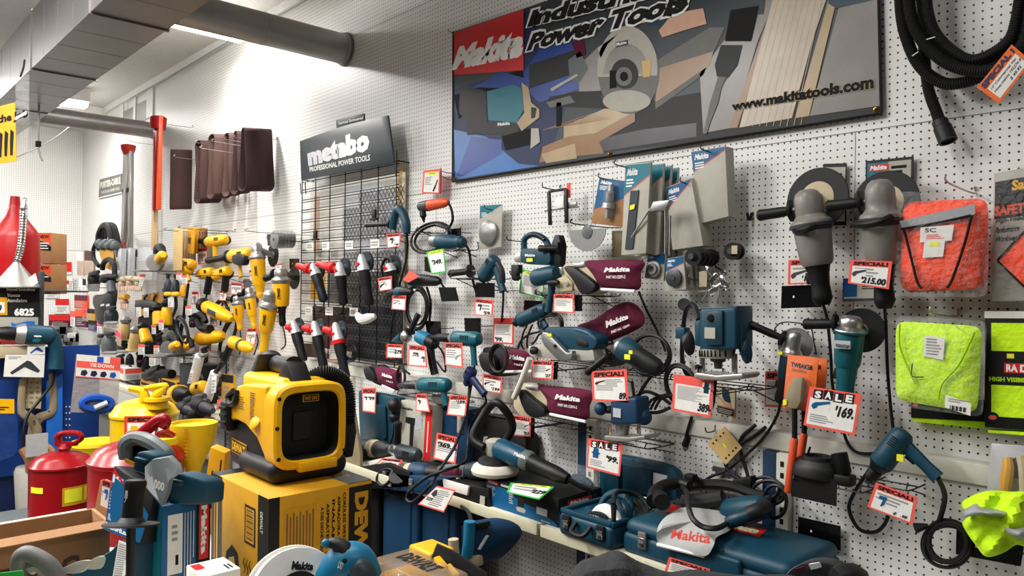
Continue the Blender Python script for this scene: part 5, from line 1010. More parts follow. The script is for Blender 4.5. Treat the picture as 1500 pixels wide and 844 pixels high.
t = thing('paper_bag_pack', 'white paper draped at the bottom of the upper right red grinder', 'packaged accessory', V(537, 462, .2)); MB().tube(VP([(524, 462, .2), (530, 468, .22), (540, 466, .22), (550, 463, .2)], .2), [.02, .03, .03, .015], 'paper', 10).build('paper_wrap', t)
t = thing('carded_bits', 'brown backed card behind the lower left red handled grinder', 'packaged accessory', V(454, 512, .12)); MB().sheet(Qp([(445, 503), (463, 504), (464, 524), (446, 523)], .12), .01, 'brownin', .001).build('card', t)
t = thing('cord_bundle', 'coiled black cord low on the wire grid', 'power cord', V(515, 515, .15)); coil(t, 514, 517, 9, 12, .15, 5, .006, seed=44)
# ---------------------------------------------------------------- yellow grinders and drills left of the grid
def ygrinder(A, B, r, l, d=.24, f=(.22, .26, .72), handle=None, disc=None, cp=None, name=True, rear='yellow', gr=None, hd='castmetal'):
    t = grinder('angle_grinder', l, 'grinder', A, B, r, d, (hd, 'yellow', rear), d-.02, f, handle, disc, None, cp, 'yellow angle grinders', hd, None, gr)
    if name:
        a, c = V(*A, d), V(*B, d-.02); x = (c-a); m_ = a+x*((f[1]+f[2])/2-.02); xn = x.normalized(); fr = (OUT+X_*1.0); fr = (fr-xn*fr.dot(xn)).normalized(); s = xn.cross(fr).normalized(); L = r*.7
        q = Q(m_+fr*r*1.03-xn*L-s*r*.2, m_+fr*r*1.03+xn*L-s*r*.2, m_+fr*r*1.03+xn*L+s*r*.2, m_+fr*r*1.03-xn*L+s*r*.2)
        if q.n.dot(fr) < 0: q = Q(q.p[3], q.p[2], q.p[1], q.p[0])
        MB().stext(q, 'DEWALT', 0, 0, 1, 1, 'ink', .001, .05).build('lettering', t)
    return t
ygrinder((375, 355), (382, 437), .052, 'tall yellow grinder with black disc, highest of the yellow group', .24, (.27, .31, .78), None, ((400, 374, .12), (0, -1, 0), .09, 'black'), None)
ygrinder((411, 392), (414, 478), .056, 'yellow grinder with black rear handle nearest the wire grid', .26, (.2, .27, .66), (388, 408, .3, .024), ((431, 407, .1), (0, -1, 0), .085, 'black'), [(417, 490, .18), (418, 505, .14), (412, 512, .14)], True, 'black', .026)
ygrinder((396, 425), (386, 518), .056, 'front yellow grinder hanging straight above the vacuum handle', .33, (.22, .27, .64), None, None, [(392, 530, .2), (400, 520, .2)], True, 'yellow', .034)
ygrinder((364, 421), (373, 482), .038, 'slim yellow grinder between two bigger ones', .26, (.22, .28, .7), (349, 432, .3, .018), ((374, 440, .12), (0, -1, 0), .065, 'steel'), [(378, 500, .15), (372, 520, .15)])
ygrinder((347, 433), (352, 484), .04, 'slim yellow grinder at the left of the yellow grinders', .28, (.22, .28, .7), (333, 438, .3, .018), ((360, 442, .14), (0, -1, 0), .06, 'black'), [(353, 500, .18), (351, 520, .18)])
plate([(424, 379), (438, 379), (438, 393), (424, 394)], .1, 'black card plate beside the red handled grinders'); plate([(391, 343), (401, 343), (401, 360), (392, 360)], .28, 'black framed plate in front of the grey disc row', dot=False); plate([(357, 409), (368, 409), (367, 421), (357, 421)], .2, 'small framed plate above the slim yellow grinder', 'steelpaint', False)
for k in range(6):
    t = thing('abrasive_disc', ('foremost', 'second', 'third', 'fourth', 'fifth', 'rearmost')[k]+' grey disc of the row hung on a long hook', 'abrasive wheel', V(403+5*k, 351, .3-.04*k), 'grey discs on a long hook'); c = V(403+5*k, 351, .3-.045*k); MB().lathe(c, c+OUT*.012, [(0, .064), (.5, .066), (.7, .05), (1, .03), (1, .01)], 'steel', 28).build('wheel', t); MB().lathe(c+OUT*.011, c+OUT*.014, [(0, .014), (1, .012)], 'darkmetal', 12).build('bore', t)
hook((366, 335), .5, 'long steel hook through the row of grey discs', m='metal')
yd = dict(group='yellow corded drills')
def ydrill(tip, rear, grip, r, l, d=.25, **k): return drill('drill', l, 'drill', tip, rear, grip, r, d, (k.pop('ck', 'black'), k.pop('ge', 'castmetal'), k.pop('bo', 'yellow')), group='yellow corded drills', **k)
t = ydrill((297, 356), (331, 351), (315, 384), .046, 'topmost yellow drill with black side handle left of the yellow grinders', ck='castmetal', chuck=.1, gear=.3, gk=.55, gw=.6, side=(278, 351, .3, .022)); MB().lathe(V(322, 352, .2), V(333, 352, .18), [(0, .04), (.4, .046), (1, .036)], 'black', 18).build('end_cap', t)
t = ydrill((330, 377), (366, 372), (353, 406), .05, 'yellow drill with long black side handle above the twin drills', chuck=.1, gear=.3, gk=.55, gw=.42, side=(303, 382, .3, .026)); MB().prism(cat(VP([(349, 374), (362, 373), (366, 380), (364, 389), (350, 387)], .26), 2, True), OUT*.05, 'black', .01).build('rear_housing', t)
for i, (tp, rr, gp, l) in enumerate((((291, 402), (312, 399), (303, 430), 'left of two twin yellow drills with black grips'), ((312, 405), (336, 397), (329, 426), 'right of two twin yellow drills with black grips'))):
    t = ydrill(tp, rr, gp, .046, l, chuck=.08, gear=.2, gk=.7, gw=.5, trig=0, ge='yelldark'); MB().tube(VP([(rr[0]-5, rr[1]+8, .26), (gp[0], gp[1], .26)], .26), .03, 'black', 10).build('rubber_grip', t); MB().ball(V(rr[0]-2, rr[1]+4, .24), .045, 'black').build('rear_cap', t); cord(t, [(gp[0], gp[1], .25), (gp[0]-4, gp[1]+25, .15), (gp[0]-6, gp[1]+50, .1)], r=.007)
t = thing('reciprocating_saw', 'yellow orange saw lying nose right below the twin drills', 'saw', V(320, 456, .25)); a, c = V(300, 448, .28), V(340, 468, .25); MB().lathe(a, c, [(0, .035), (.1, .055), (.5, .06), (.85, .045), (1, .02)], 'yellow', 18).build('body', t); MB().lathe(a-(c-a)*.12, a, [(0, .03), (.3, .06), (1, .05)], 'black', 16).build('nose_boot', t); MB().box((a+c)/2+OUT*.055, (c-a)*.14, Z_*.02, Y_*.006, 'darkgrey', .004).build('vent_panel', t); MB().tube(VP([(318, 445, .2), (325, 440, .2), (332, 447, .2), (334, 456, .2)], .2), .018, 'black', 8).build('handle_loop', t)
t = thing('sander', 'yellow sander with a black hooked handle beside the circular saws', 'sander', V(305, 490, .25)); a, c = V(292, 496, .3), V(328, 492, .26); MB().lathe(a, a+(c-a)*.45, [(0, .05), (.2, .062), (.9, .06), (1, .05)], 'yelldark', 18).build('body', t); MB().lathe(a+(c-a)*.4, c, [(0, .056), (.4, .056), (.8, .045), (1, .02)], 'yellow', 18).build('rear_housing', t); MB().tube(VP([(308, 482, .32), (296, 480, .32), (290, 470, .32), (291, 462, .32), (297, 462, .32), (302, 472, .32)], .3), [.035, .034, .03, .03, .026, .02], 'black', 10).build('hooked_handle', t)
t = thing('angle_drill', 'yellow right angle tool lying beside the vacuum handle', 'drill', V(355, 507, .3)); a, c = V(338, 500, .32), V(370, 512, .3); MB().lathe(a, a+(c-a)*.5, [(0, .03), (.2, .05), (.9, .05), (1, .04)], 'yellow', 16).build('body', t); MB().lathe(a+(c-a)*.46, a+(c-a)*.56, [(0, .046), (1, .046)], 'darkgrey', 16).build('collar', t); MB().lathe(a+(c-a)*.54, c, [(0, .042), (.5, .045), (.8, .03), (.9, .02), (1, .015)], 'yellow', 16).build('head', t)
t = thing('cord_bundle', 'thick bundle of black cords left of the yellow right angle tool', 'power cord', V(335, 490, .25)); coil(t, 334, 492, 9, 30, .22, 8, .008, seed=51, tilt=-.3); MB().tube(VP([(338, 505, .3), (330, 525, .3), (322, 538, .3)], .3), [.03, .026, .02], 'black', 10).build('hanging_plug', t)
for c4, l, p in (([(289, 364), (304, 362), (304, 386), (290, 388)], 'red headed card under the topmost yellow drill', ''), ([(338, 414), (355, 415), (354, 432), (338, 431)], 'red headed card beside the small framed plate', ''), ([(362, 481), (377, 480), (373, 506), (359, 505)], 'white card with red top below the slim yellow grinders', ''), ([(403, 388), (413, 386), (413, 395), (403, 395)], 'pink topped card behind the yellow grinder by the grid', ''),
                ([(365, 396), (374, 395), (374, 412), (366, 412)], 'small pink card between the yellow grinders', ''), ([(281, 427), (291, 427), (290, 446), (280, 446)], 'small red card hung below the twin yellow drills', ''), ([(321, 426), (333, 425), (333, 441), (321, 440)], 'pink edged card below the right twin drill', ''),
                ([(281, 497), (292, 497), (291, 515), (281, 515)], 'pale red card beneath the circular saws', ''), ([(299, 497), (310, 497), (309, 515), (300, 513)], 'pale red card beneath the yellow sander', ''), ([(308, 462), (318, 462), (318, 478), (308, 478)], 'white card below the yellow orange saw', ''), ([(403, 455), (411, 455), (411, 472), (403, 472)], 'slim red card between the two big yellow grinders', '')):
    ptag(c4, .24, l, 'SPECIAL!', p, ('drill', .2, .15, .6, .5, 'grey'), n=1)
for x, y, l in ((333, 387, 'yellow sticker card under the long handled yellow drill'), (333, 443, 'small yellow sticker card beside the slim left grinder'), (295, 456, 'yellow card edge behind the hooked sander handle')):
    q = Qc(x, y, .08, .07, .2); tag(MB().sheet(q, .002, 'yellsticker').lines(q, .1, .1, .9, .6, 2, 'grey').build('price_tag'), l, 'price tag')
# ---------------------------------------------------------------- sanding belts, tripods, sign on the far wall
BL = ['single dark red sanding belt hanging apart at the left', 'leftmost sanding belt of the five hung close together', 'second sanding belt of the close five, nearly black', 'third sanding belt of the close five', 'fourth sanding belt of the close five', 'widest sanding belt, rightmost of the close five']
for k, (x0, x1, y0, y1, dd, mt) in enumerate(((249, 283, 219, 306, .2, 'brown'), (289, 323, 206, 297, .34, 'brown'), (309, 337, 196, 290, .3, 'brownin'), (331, 352, 193, 286, .26, 'brownin'), (344, 366, 190, 283, .22, 'brown'), (355, 399, 188, 280, .15, 'brown'))):
    c = V(x1, y0, .05); zt, zb2 = c.z, V(x1, y1, .05).z; w = .06
    while w < .5 and proj(Vector((c.x-.05, c.y-w, c.z)))[0] > x0: w += .005
    t = thing('sanding_belt', BL[k], 'sanding belt', (c.x, c.y-w/2, zb2), 'sanding belts hung on the pegboard'); th = .075 if k else .012; n = 12
    pr = [(-th*(.7+.3*math.sin(k))*math.cos(math.pi*i/n)-.03, zt-.05+.05*math.sin(math.pi*i/n)) for i in range(n+1)]+[(th*.7-.03, (zt+zb2)/2)]+[(th*1.1*math.cos(math.pi*i/n)-.03, zb2+.05-.05*math.sin(math.pi*i/n)) for i in range(n+1)]+[(-th*.6-.03, (zt+zb2)/2+.03)]
    m_ = len(pr); vs = []; fs = []
    for (o, z) in pr:
        for s_ in (0, 1): vs.append(Vector((c.x+o, c.y-w*s_, z-.02*s_)))
    for i in range(m_): j = (i+1) % m_; fs.append((2*i, 2*i+1, 2*j+1, 2*j))
    o = MB().add(vs, fs, mt).build('abrasive_band', t); md = o.modifiers.new('thickness', 'SOLIDIFY'); md.thickness = .005
    hook(((x0+x1)/2-8, y0+8), dd+.06, ('hook under the single sanding belt', 'hook of the leftmost close sanding belt', 'hook of the second close sanding belt', 'hook of the third close sanding belt', 'hook of the fourth close sanding belt', 'hook of the widest sanding belt')[k], m='steel')
def tripod(pts, l, orange, dd):
    t = thing('survey_tripod', l, 'tripod', V(*pts[1], dd)); a, c = V(*pts[0], dd), V(*pts[1], dd); xr = X_.cross(Z_)
    MB().lathe(a+Z_*.0, a-Z_*.1, [(0, .05), (.1, .075), (.5, .07), (1, .05)], orange, 14).build('head', t)
    for k, o in enumerate((-.085, .0, .085)):
        p = a-Z_*.08+X_*o; e = Vector((p.x+X_.x*o*.3, p.y-.03*(k == 1), c.z+(.0 if k != 1 else .12)))
        b = MB().box((p+e)/2, X_*.034, Y_*.02, (p-e)/2, 'castmetal' if orange == 'redhot' else 'redhot', .003); b.build('leg', t)
        MB().lathe(e+Z_*.06, e-Z_*.05, [(0, .02), (.5, .022), (1, .003)], 'redhot', 10).build('foot', t)
    MB().box(a+(c-a)*.42, X_*.1, Y_*.03, Z_*.02, 'black', .004).build('strap', t)
    return t
tripod(((188, 212), (186, 372)), 'grey legged survey tripod with orange head hung high on the far wall', 'redhot', .3)
t = thing('survey_rod', 'red painted wooden survey rod set leaning by the far round duct', 'survey rod', V(231, 310, .35)); a, c = V(232, 171, .35), V(229, 308, .35)
MB().lathe(a, a-Z_*.12, [(0, .06), (.1, .075), (.6, .07), (1, .065)], 'redgloss', 14).build('cap', t)
for o in (-.055, .0, .055): MB().box((a+c)/2+X_*o+OUT*.015*(o == 0), X_*.024, Y_*.018, (a-c)/2, 'orangetool' if o else 'redgloss', .004).build('slat', t)
MB().box((V(227, 300, .33)+V(226, 366, .33))/2, X_*.03, Y_*.02, (V(227, 300, .33)-V(226, 366, .33))/2, 'wood', .004).build('wood_leg', t)
t = thing('brand_sign', 'small grey brand sign low on the far left wall', 'sign', V(160, 275, .03)); q = Qp([(146, 263), (178, 254), (179, 283), (144, 291)], .022); b = MB().sheet(q, .02, 'midgrey', .003); b.stext(q, 'PORTER-CABLE', .05, .5, .95, .85, 'offwhite', .001, .05); b.stext(q, 'PROFESSIONAL POWER TOOLS', .12, .2, .9, .35, 'offwhite', .001, .02); b.srect(q, 0, 0, 1, .06, 'white', .001); b.build('panel', t)
hook((229, 176), .34, 'peg hook holding the red survey rod', m='steel')
for k, (x, y, dd) in enumerate(((193, 205, .25), (290, 206, .25))): hook((x, y), dd, ('bare hook beside the grey legged tripod', 'bare hook left of the sanding belts')[k], m='steel')
for k in range(6):
    x = 255+k*3.6; t = thing('paper_pack', ('foremost', 'second', 'third', 'fourth', 'fifth', 'rearmost')[k]+' tall tan sandpaper pack on the left hook', 'sandpaper pack', V(x, 380, .4-.05*k), 'tan sandpaper packs'); q = Qc(260+k*4, 365, .2, .36, .42-.06*k); b = MB().sheet(q, .008, 'tan' if k == 0 else 'sand', .001); b.build('sheets', t)
for k in range(5):
    t = thing('paper_pack', ('foremost', 'second', 'third', 'fourth', 'rearmost')[k]+' yellow sandpaper pack on the hook beside the tan packs', 'sandpaper pack', V(280+4*k, 372, .3), 'yellow sandpaper packs'); q = Qc(279+k*4.5, 352, .16, .22, .36-.06*k, -6); b = MB().sheet(q, .01, 'yelldark' if k < 2 else 'woodbrown', .001); b.stext(q, 'DEWALT', .15, .35, .6, .6, 'ink', .001, .05) if k == 0 else None; b.build('sheets', t)
hook((247, 334), .5, 'black hook through the tan sandpaper packs', m='black'); hook((267, 331), .45, 'black hook through the yellow sandpaper packs', m='black')
# ---------------------------------------------------------------- goods on the wall shelves
def case(b, p, q, m, bev=.03): p, q = Vector(p), Vector(q); h = (q-p)/2; return b.box((p+q)/2, X_*abs(h.x), Y_*abs(h.y), Z_*abs(h.z), m, bev, 4)
def axq(p, u, v): p, u, v = Vector(p), Vector(u), Vector(v); return Q(p, p+u, p+u+v, p+v)
def latch(t, c, w=.035, h=.06, m='metal', n=OUT):
    b = MB().box(c, X_*w/2, n*.006, Z_*h/2, m, .003); b.box(c+n*.007-Z_*h*.12, X_*w*.36, n*.003, Z_*h*.28, 'chrome', .002); return b.build('latch', t)
z0 = SHZ+.002
t = thing('tool_case', 'big teal tool case with red logo stripe under the sander with the grey dust bag', 'tool case', (-1.45, 2.24, z0))
b = MB(); case(b, (-1.8, 2.24, z0), (-1.13, 2.6, z0+.075), 'tealcase', .02); b.build('base', t)
b = MB(); case(b, (-1.795, 2.243, z0+.06), (-1.135, 2.597, z0+.125), 'tealcase', .04); b.build('lid', t)
b = MB(); case(b, (-1.55, 2.225, z0+.01), (-1.3, 2.26, z0+.1), 'tealcase', .012); b.build('front_bulge', t)
latch(t, Vector((-1.7, 2.235, z0+.065)))
b = MB(); q = Qf([(985, 739), (1124, 776), (1112, 787), (975, 750)], lambda x, y: Zp(x, y, z0+.127)); b.srect(q, 0, 0, 1, 1, 'red', 0); makita(b, q, .68, .15, .97, .85, 'sand'); b.build('logo_stripe', t)
b = MB().box(Vector((-1.2, 2.237, z0+.05)), X_*.03, Y_*.002, Z_*.014, 'satin'); b.box(Vector((-1.212, 2.2345, z0+.055)), X_*.01, Y_*.001, Z_*.004, 'ink'); b.build('label', t)
ptag(Qf([(980, 816), (1040, 834), (1037, 858), (972, 842)], lambda x, y: V(x, y, .49)), .49, 'orange red special card leaning on the front of the big teal case', 'SPECIAL!', '', n=4)
# random orbit sander with grey bag on the case
zc = z0+.127
t = thing('orbital_sander', 'teal random orbit sander with pale grey dust bag lying on the big teal case', 'sander', V(1090, 745, .25))
MB().lathe(V(1065, 752, .2), V(1125, 742, .22), [(0, .04), (.1, .052), (.6, .05), (.9, .04), (1, .02)], 'tealcase', 20).build('motor_housing', t)
MB().tube(VP([(1125, 744, .25), (1105, 752, .3), (1082, 760, .33), (1066, 766, .34)], .3), [.026, .024, .026, .02], 'tealdark', 12).build('handle', t); MB().tube(VP([(1124, 742, .255), (1110, 748, .3), (1096, 754, .32)], .3), .0265, 'charcoal', 12).build('soft_grip', t)
def bp(x, y, l=0):
    p = Zp(x, y, zc+.02+l); return p if YW-p.y < .48 else V(x, y, .5+l)
o = cat([bp(*k) for k in ((963, 775), (975, 757), (1000, 743), (1030, 739), (1058, 745), (1073, 760), (1070, 776), (1050, 787), (1045, 800), (1032, 815), (995, 806), (965, 796))], 4, True)
MB().puff(o, (.1, -.75, .65), .05, 'greycloth', .3, 6, .5).build('dust_bag', t)
b = MB(); q = Qf([(984, 775), (1040, 781), (1040, 797), (982, 789)], lambda x, y: V(x, y, .56)); b.stext(q, 'Makita', 0, 0, 1, 1, 'redtag', 0, .03, .04); b.build('bag_lettering', t)
MB().tube(VP([(963, 798, .505), (1032, 815, .49)], .5), .007, 'white', 8, 1).build('bag_rail', t)
MB().tube(VP([(1000, 716, .1), (1030, 710, .1), (1070, 712, .12), (1100, 722, .15), (1128, 729, .15)], .1), [.02, .022, .02, .018, .014], 'black', 10).build('dust_arm', t)
cord(t, [(1066, 766, .34), (1050, 774, .48), (1030, 772, .5), (1015, 760, .5), (1008, 740, .45), (1006, 722, .3), (1000, 712, .2), (1015, 704, .15), (1023, 702, .12)], r=.008)
b = MB().tube(VP([(958, 735, .36), (962, 722, .3), (975, 712, .25), (995, 708, .2), (1010, 712, .2)], .3), [.03, .032, .026, .022, .02], 'black', 12); b.lathe(V(970, 736, .4), V(966, 730, .33), [(0, .02), (0, .03), (1, .032)], 'black', 16); b.build('hose_elbow', t)
MB().tube(VP([(1000, 735, .25), (1030, 735, .22), (1060, 730, .2)], .22), .03, 'charcoal', 10).build('sanding_head', t); MB().box(V(1012, 700, .15), X_*.02, Z_*.015, Y_*.02, 'black', .004).build('clamp_knob', t)
b = MB()
for k, (cx_, cy_, rx, ry) in enumerate(((1120, 715, 22, 16), (1126, 722, 24, 18), (1135, 735, 17, 24))): loops(b, cx_, cy_, rx, ry, .1+.03*k, 'cordblack', .007)
b.build('coiled_cord', t); cord(t, [(1102, 714, .1), (1090, 705, .08), (1072, 690, .06), (1066, 672, .06), (1080, 655, .06), (1105, 640, .06), (1125, 625, .06)], r=.006); cord(t, [(1100, 718, .09), (1095, 690, .07), (1088, 660, .06), (1090, 640, .06), (1110, 622, .06)], r=.006)
MB().box(V(1090, 707, .12), X_*.04+Z_*.014, Z_*.02, Y_*.02, 'black', .005).build('plug', t)
# open case with a round grinder inside
t = thing('tool_case', 'open teal case holding a saw, its lid leaning back, left of the big case', 'tool case', (-2.0, 2.25, z0))
b = MB(); xa, xb = -2.09, -1.815; case(b, (xa, 2.2, z0), (xb, 2.48, z0+.09), 'tealcase', .02); b.build('base', t)
b = MB()
for p, q in (((xa+.01, 2.205, z0+.085), (xb-.01, 2.225, z0+.105)), ((xa+.01, 2.455, z0+.085), (xb-.01, 2.475, z0+.105)), ((xa, 2.21, z0+.085), (xa+.02, 2.47, z0+.105)), ((xb-.02, 2.21, z0+.085), (xb, 2.47, z0+.105))): b.bx(p, q, 'tealcase', .005)
b.build('rim', t)
MB().prism(cat(VP([(878, 672, .12), (884, 664, .12), (960, 678, .12), (985, 688, .12), (992, 700, .12), (990, 722, .12), (980, 735, .12), (885, 738, .12), (878, 725, .12)], .12), 2, True), -OUT*.05, 'tealcase', .012).build('lid', t)
b = MB(); b.prism(VP([(914, 678), (957, 686), (957, 725), (914, 722)], .13), OUT*.012, 'tealdark', .006); b.prism(VP([(884, 674), (908, 677), (908, 722), (886, 722)], .13), OUT*.01, 'tealdark', .006); b.build('lid_recess', t)
MB().prism(VP([(958, 692), (978, 697), (976, 728), (957, 724)], .14), OUT*.004, 'satin').build('lid_sticker', t); MB().tube(VP([(928, 725), (960, 733)], .16), .004, 'satin', 6, 1).build('hinge_rod', t)
latch(t, Vector((xa+.05, 2.195, z0+.06)), .04, .055, 'black'); latch(t, Vector((xb-.05, 2.195, z0+.06)), .04, .055, 'black')
MB().tube([Vector((xa+.1, 2.195, z0+.07)), Vector((xa+.105, 2.165, z0+.045)), Vector((xa+.14, 2.16, z0+.038)), Vector((xa+.17, 2.165, z0+.045)), Vector((xa+.175, 2.195, z0+.07))], .01, 'black', 8).build('carry_handle', t)
t = thing('circular_saw', 'teal circular saw with white guard lying inside the open case', 'saw', V(890, 750, .4))
MB().prism(cat(VP([(863, 758), (872, 742), (884, 740), (900, 752), (908, 766), (905, 772), (880, 768)], .42), 3, True), -OUT*.03, 'white', .006).build('white_guard', t); MB().prism(cat(VP([(859, 757), (866, 749), (882, 750), (892, 758), (890, 766), (876, 768), (862, 764)], .43), 3, True), OUT*.014, 'charcoal', .005).build('oval_cover', t)
b = MB(); mtext(b, 'Makita', [(861, 753), (878, 756), (878, 761), (861, 758)], .4455, 'white', 0, .05); b.build('lettering', t)
MB().tube(VP([(880, 740, .34), (888, 728, .32), (902, 722, .3), (915, 728, .32), (922, 745, .35), (918, 760, .38)], .33), [.012, .014, .016, .018, .018, .014], 'tealcase', 10).build('handle', t); MB().tube(VP([(908, 735, .37), (916, 748, .39), (920, 765, .39)], .36), [.02, .024, .02], 'tealdark', 10).build('motor_housing', t)
for k in range(3): MB().tube(VP([(922+k*7, 735, .28-.02*k), (932+k*7, 752, .3), (934+k*6, 765, .34)], .3), .014, 'charcoal', 8).build('hose_fold', t)
MB().prism(VP([(845, 752), (858, 742), (866, 748), (852, 760)], .4), -OUT*.02, 'tealcase', .004).build('front_shoe', t); MB().tube(VP([(899, 740, .47), (899, 760, .48), (898, 785, .48)], .47), [.012, .009, .008], 'ink', 8).build('cord_guard', t); cord(t, [(899, 740, .47), (900, 725, .4), (912, 720, .35), (935, 726, .3), (955, 745, .3)], r=.008)
# polisher box and polisher
z1 = SHZ+.002
pa, pb_ = V(712, 748, .45), V(810, 780, .45); xa, xb = pa.x, pb_.x+.03; yf = YW-.45; zt = V(712, 700, .45).z; dp = .27
t = thing('tool_box', 'black and teal printed box with the polisher lying on top', 'boxed tool', ((xa+xb)/2, yf, z1)); MB().bx((xa, yf, z1), (xb, yf+dp, zt), 'black', .003).build('carton', t)
b = MB(); q = axq((xa, yf-.0008, z1), (xb-xa, 0, 0), (0, 0, zt-z1)); b.spoly(q, [(.0, .0), (1, .0), (.95, .16), (.35, .8), (.0, .8)], 'bluepack', 0); b.spoly(q, [(.3, .75), (.5, .5), (.8, .4), (1, .2), (1, .8), (.3, .85)], 'ink', .0004)
b.srect(q, .02, .82, .18, .98, 'red'); makita(b, q, .03, .85, .17, .95, 'white'); b.lines(q, .22, .85, .5, .94, 2, 'white', .001); b.lines(q, .02, .2, .14, .76, 9, 'satin', .001, .4); b.lines(q, .34, .3, .4, .7, 5, 'satin', .001); b.srect(q, .72, .25, .86, .5, 'satin', .001)
b.spoly(q, [(.46, .12), (.56, .12), (.58, .25), (.53, .3), (.53, .6), (.48, .6), (.48, .3), (.44, .25)], 'packgrey', .001); b.spoly(q, [(.47, .3), (.54, .3), (.56, .6), (.46, .6)], 'charcoal', .0014); b.stext(q, 'Makita', .78, .04, .9, .1, 'satin', .001)
q = axq((xb+.0008, yf, z1), (0, dp, 0), (0, 0, zt-z1)); b.spoly(q, [(0, 0), (1, 0), (1, .1), (.1, .2), (0, .6)], 'bluepack', 0); b.srect(q, .2, .62, .75, .84, 'red'); makita(b, q, .24, .66, .7, .8, 'white'); b.lines(q, .2, .5, .85, .56, 1, 'white', .001); b.build('print', t)
ptag(Qf([(748, 707), (812, 713), (790, 732), (742, 721)], lambda x, y: Zp(x, y, zt+.02+.0*(x))), .3, 'green bordered price card ending 229 lying on the polisher box', 'SAVE', "'229", None, 'green', pb=(.6, .3, .95, .6), n=2)
t = thing('polisher', 'teal polisher with wool pad and black loop handle on its box', 'polisher', V(740, 690, .35))
c = V(725, 694, .4); c.z = zt+.035; MB().lathe(c-Z_*.03, c+Z_*.03, [(0, .08), (.15, .105), (.4, .11), (.75, .1), (.9, .085), (1, .05)], 'fleece', 30).build('wool_pad', t); MB().lathe(c+Z_*.03, c+Z_*.06, [(0, .08), (.5, .075), (1, .04)], 'charcoal', 26).build('backing_plate', t)
a, e = c+Z_*.1+X_*.0, V(832, 702, .36); x = e-a; MB().lathe(a-Z_*.05, a+Z_*.035, [(0, .03), (.3, .045), (.9, .045), (1, .03)], 'packgrey', 18).build('gear_head', t)
MB().lathe(a+x*.04, a+x*.45, [(0, .042), (.1, .05), (.8, .047), (1, .04)], 'teal', 22).build('motor_housing', t); MB().lathe(a+x*.42, a+x*.52, [(0, .045), (.5, .048), (1, .04)], 'steelpaint', 20).build('collar', t); MB().tube([a+x*.5, a+x*.66, a+x*.85, e], [.042, .036, .034, .022], 'black', 14).build('rear_handle', t)
b = MB(); q = Qp([(754, 662), (770, 667), (769, 673), (752, 667)], .45); b.stext(q, 'Makita', 0, 0, 1, 1, 'white', 0, .04); b.build('lettering', t)
MB().tube([a+OUT*.05-X_*.02, a+OUT*.06-X_*.09+Z_*.04, a+Z_*.16-X_*.06, a+Z_*.2+X_*.02, a-OUT*.06+Z_*.1+X_*.05, a-OUT*.05], .019, 'black', 12, 5).build('loop_handle', t)
cord(t, [(832, 702, .36), (850, 712, .33), (862, 718, .3), (868, 722, .28)], r=.009)
t = thing('bagged_part', 'clear crinkled bag with teal and dark parts behind the polisher', 'bagged part', V(850, 700, .15)); MB().puff(cat(VP([(815, 672), (840, 678), (870, 690), (876, 720), (868, 740), (840, 725), (818, 700)], .18), 4, True), OUT, .06, 'clearbag', .6).build('plastic_bag', t); MB().tube(VP([(840, 700, .17), (860, 710, .17), (868, 730, .18)], .17), [.02, .028, .02], 'tealdark', 10).build('bagged_tool', t); MB().ball(V(868, 727, .22), .025, 'charcoal').build('knob', t)
# middle shelf: boxes, tools and leaning cases
t = thing('tool_case', 'teal case lid standing open with two red cards, right of the vacuum', 'tool case', V(555, 665, .25)); MB().prism(cat(VP([(524, 578), (530, 573), (578, 582), (582, 590), (580, 640), (572, 668), (530, 660), (526, 640)], .28), 2, True), -OUT*.06, 'tealcase', .015).build('lid', t); MB().prism(VP([(534, 590), (566, 594), (568, 640), (560, 652), (536, 646)], .285), OUT*.012, 'tealdark', .008).build('lid_recess', t); p = V(512, 676, .46); q = V(575, 690, .2); MB().bx((p.x, p.y, SHZ+.002), (q.x, q.y, SHZ+.07), 'tealcase', .01).build('base', t)
t = thing('tool_box', 'pale boxed drill with a red spine and drill picture on the middle shelf', 'boxed tool', V(615, 668, .2)); q = Qp([(588, 586), (634, 594), (630, 676), (580, 668)], .27); MB().sheet(q, .12, 'packgrey', .002).build('carton', t)
b = MB(); b.srect(q, .8, 0, 1, .92, 'red'); b.stext(q, 'metabo', .05, .84, .4, .9, 'ink', .001); b.spoly(q, [(.2, .62), (.35, .6), (.38, .2), (.48, .2), (.48, .6), (.7, .55), (.72, .72), (.2, .72)], 'charcoal', .001); b.spoly(q, [(.5, .5), (.72, .55), (.7, .78), (.5, .76)], 'satin', .0015); b.srect(q, .88, .15, .91, .7, 'offwhite', .001); b.build('print', t)
t = thing('tool_case', 'dark blue panel case standing behind the red 369 card', 'tool case', V(665, 670, .15)); MB().prism(VP([(633, 592), (685, 600), (685, 690), (632, 676)], .2), -OUT*.1, 'bluecase', .008).build('shell', t); MB().box(V(674, 622, .205), X_*.02, Z_*.045, Y_*.006, 'packgrey', .003).build('latch', t)
t = thing('tool_case', 'black case standing open behind the wool pad polisher', 'tool case', V(725, 670, .15)); MB().prism(VP([(686, 606), (742, 612), (770, 640), (772, 700), (686, 690)], .16), -OUT*.09, 'black', .01).build('lid', t); MB().tube(VP([(688, 606), (742, 612), (768, 640)], .165), .006, 'rubber', 6, 2).build('lid_rim', t)
ptag([(640, 634), (672, 641), (667, 680), (634, 672)], .3, 'red special card reading 369 on the dark blue case', 'SPECIAL!', "'369.", ('drill', .85, .3, 1, .6, 'purple'), n=5, pb=(.1, .5, .75, .7))
t = drill('hammer_drill', 'silver and dark green drill lying on the middle shelf by the boxed drill', 'drill', (560, 655), (614, 668), (604, 690), .04, .36, ('darkmetal', 'metal', 'slate'), chuck=.25, gear=.5, gk=.85, gw=.5, side=(583, 618, .38, .02)); t2 = t
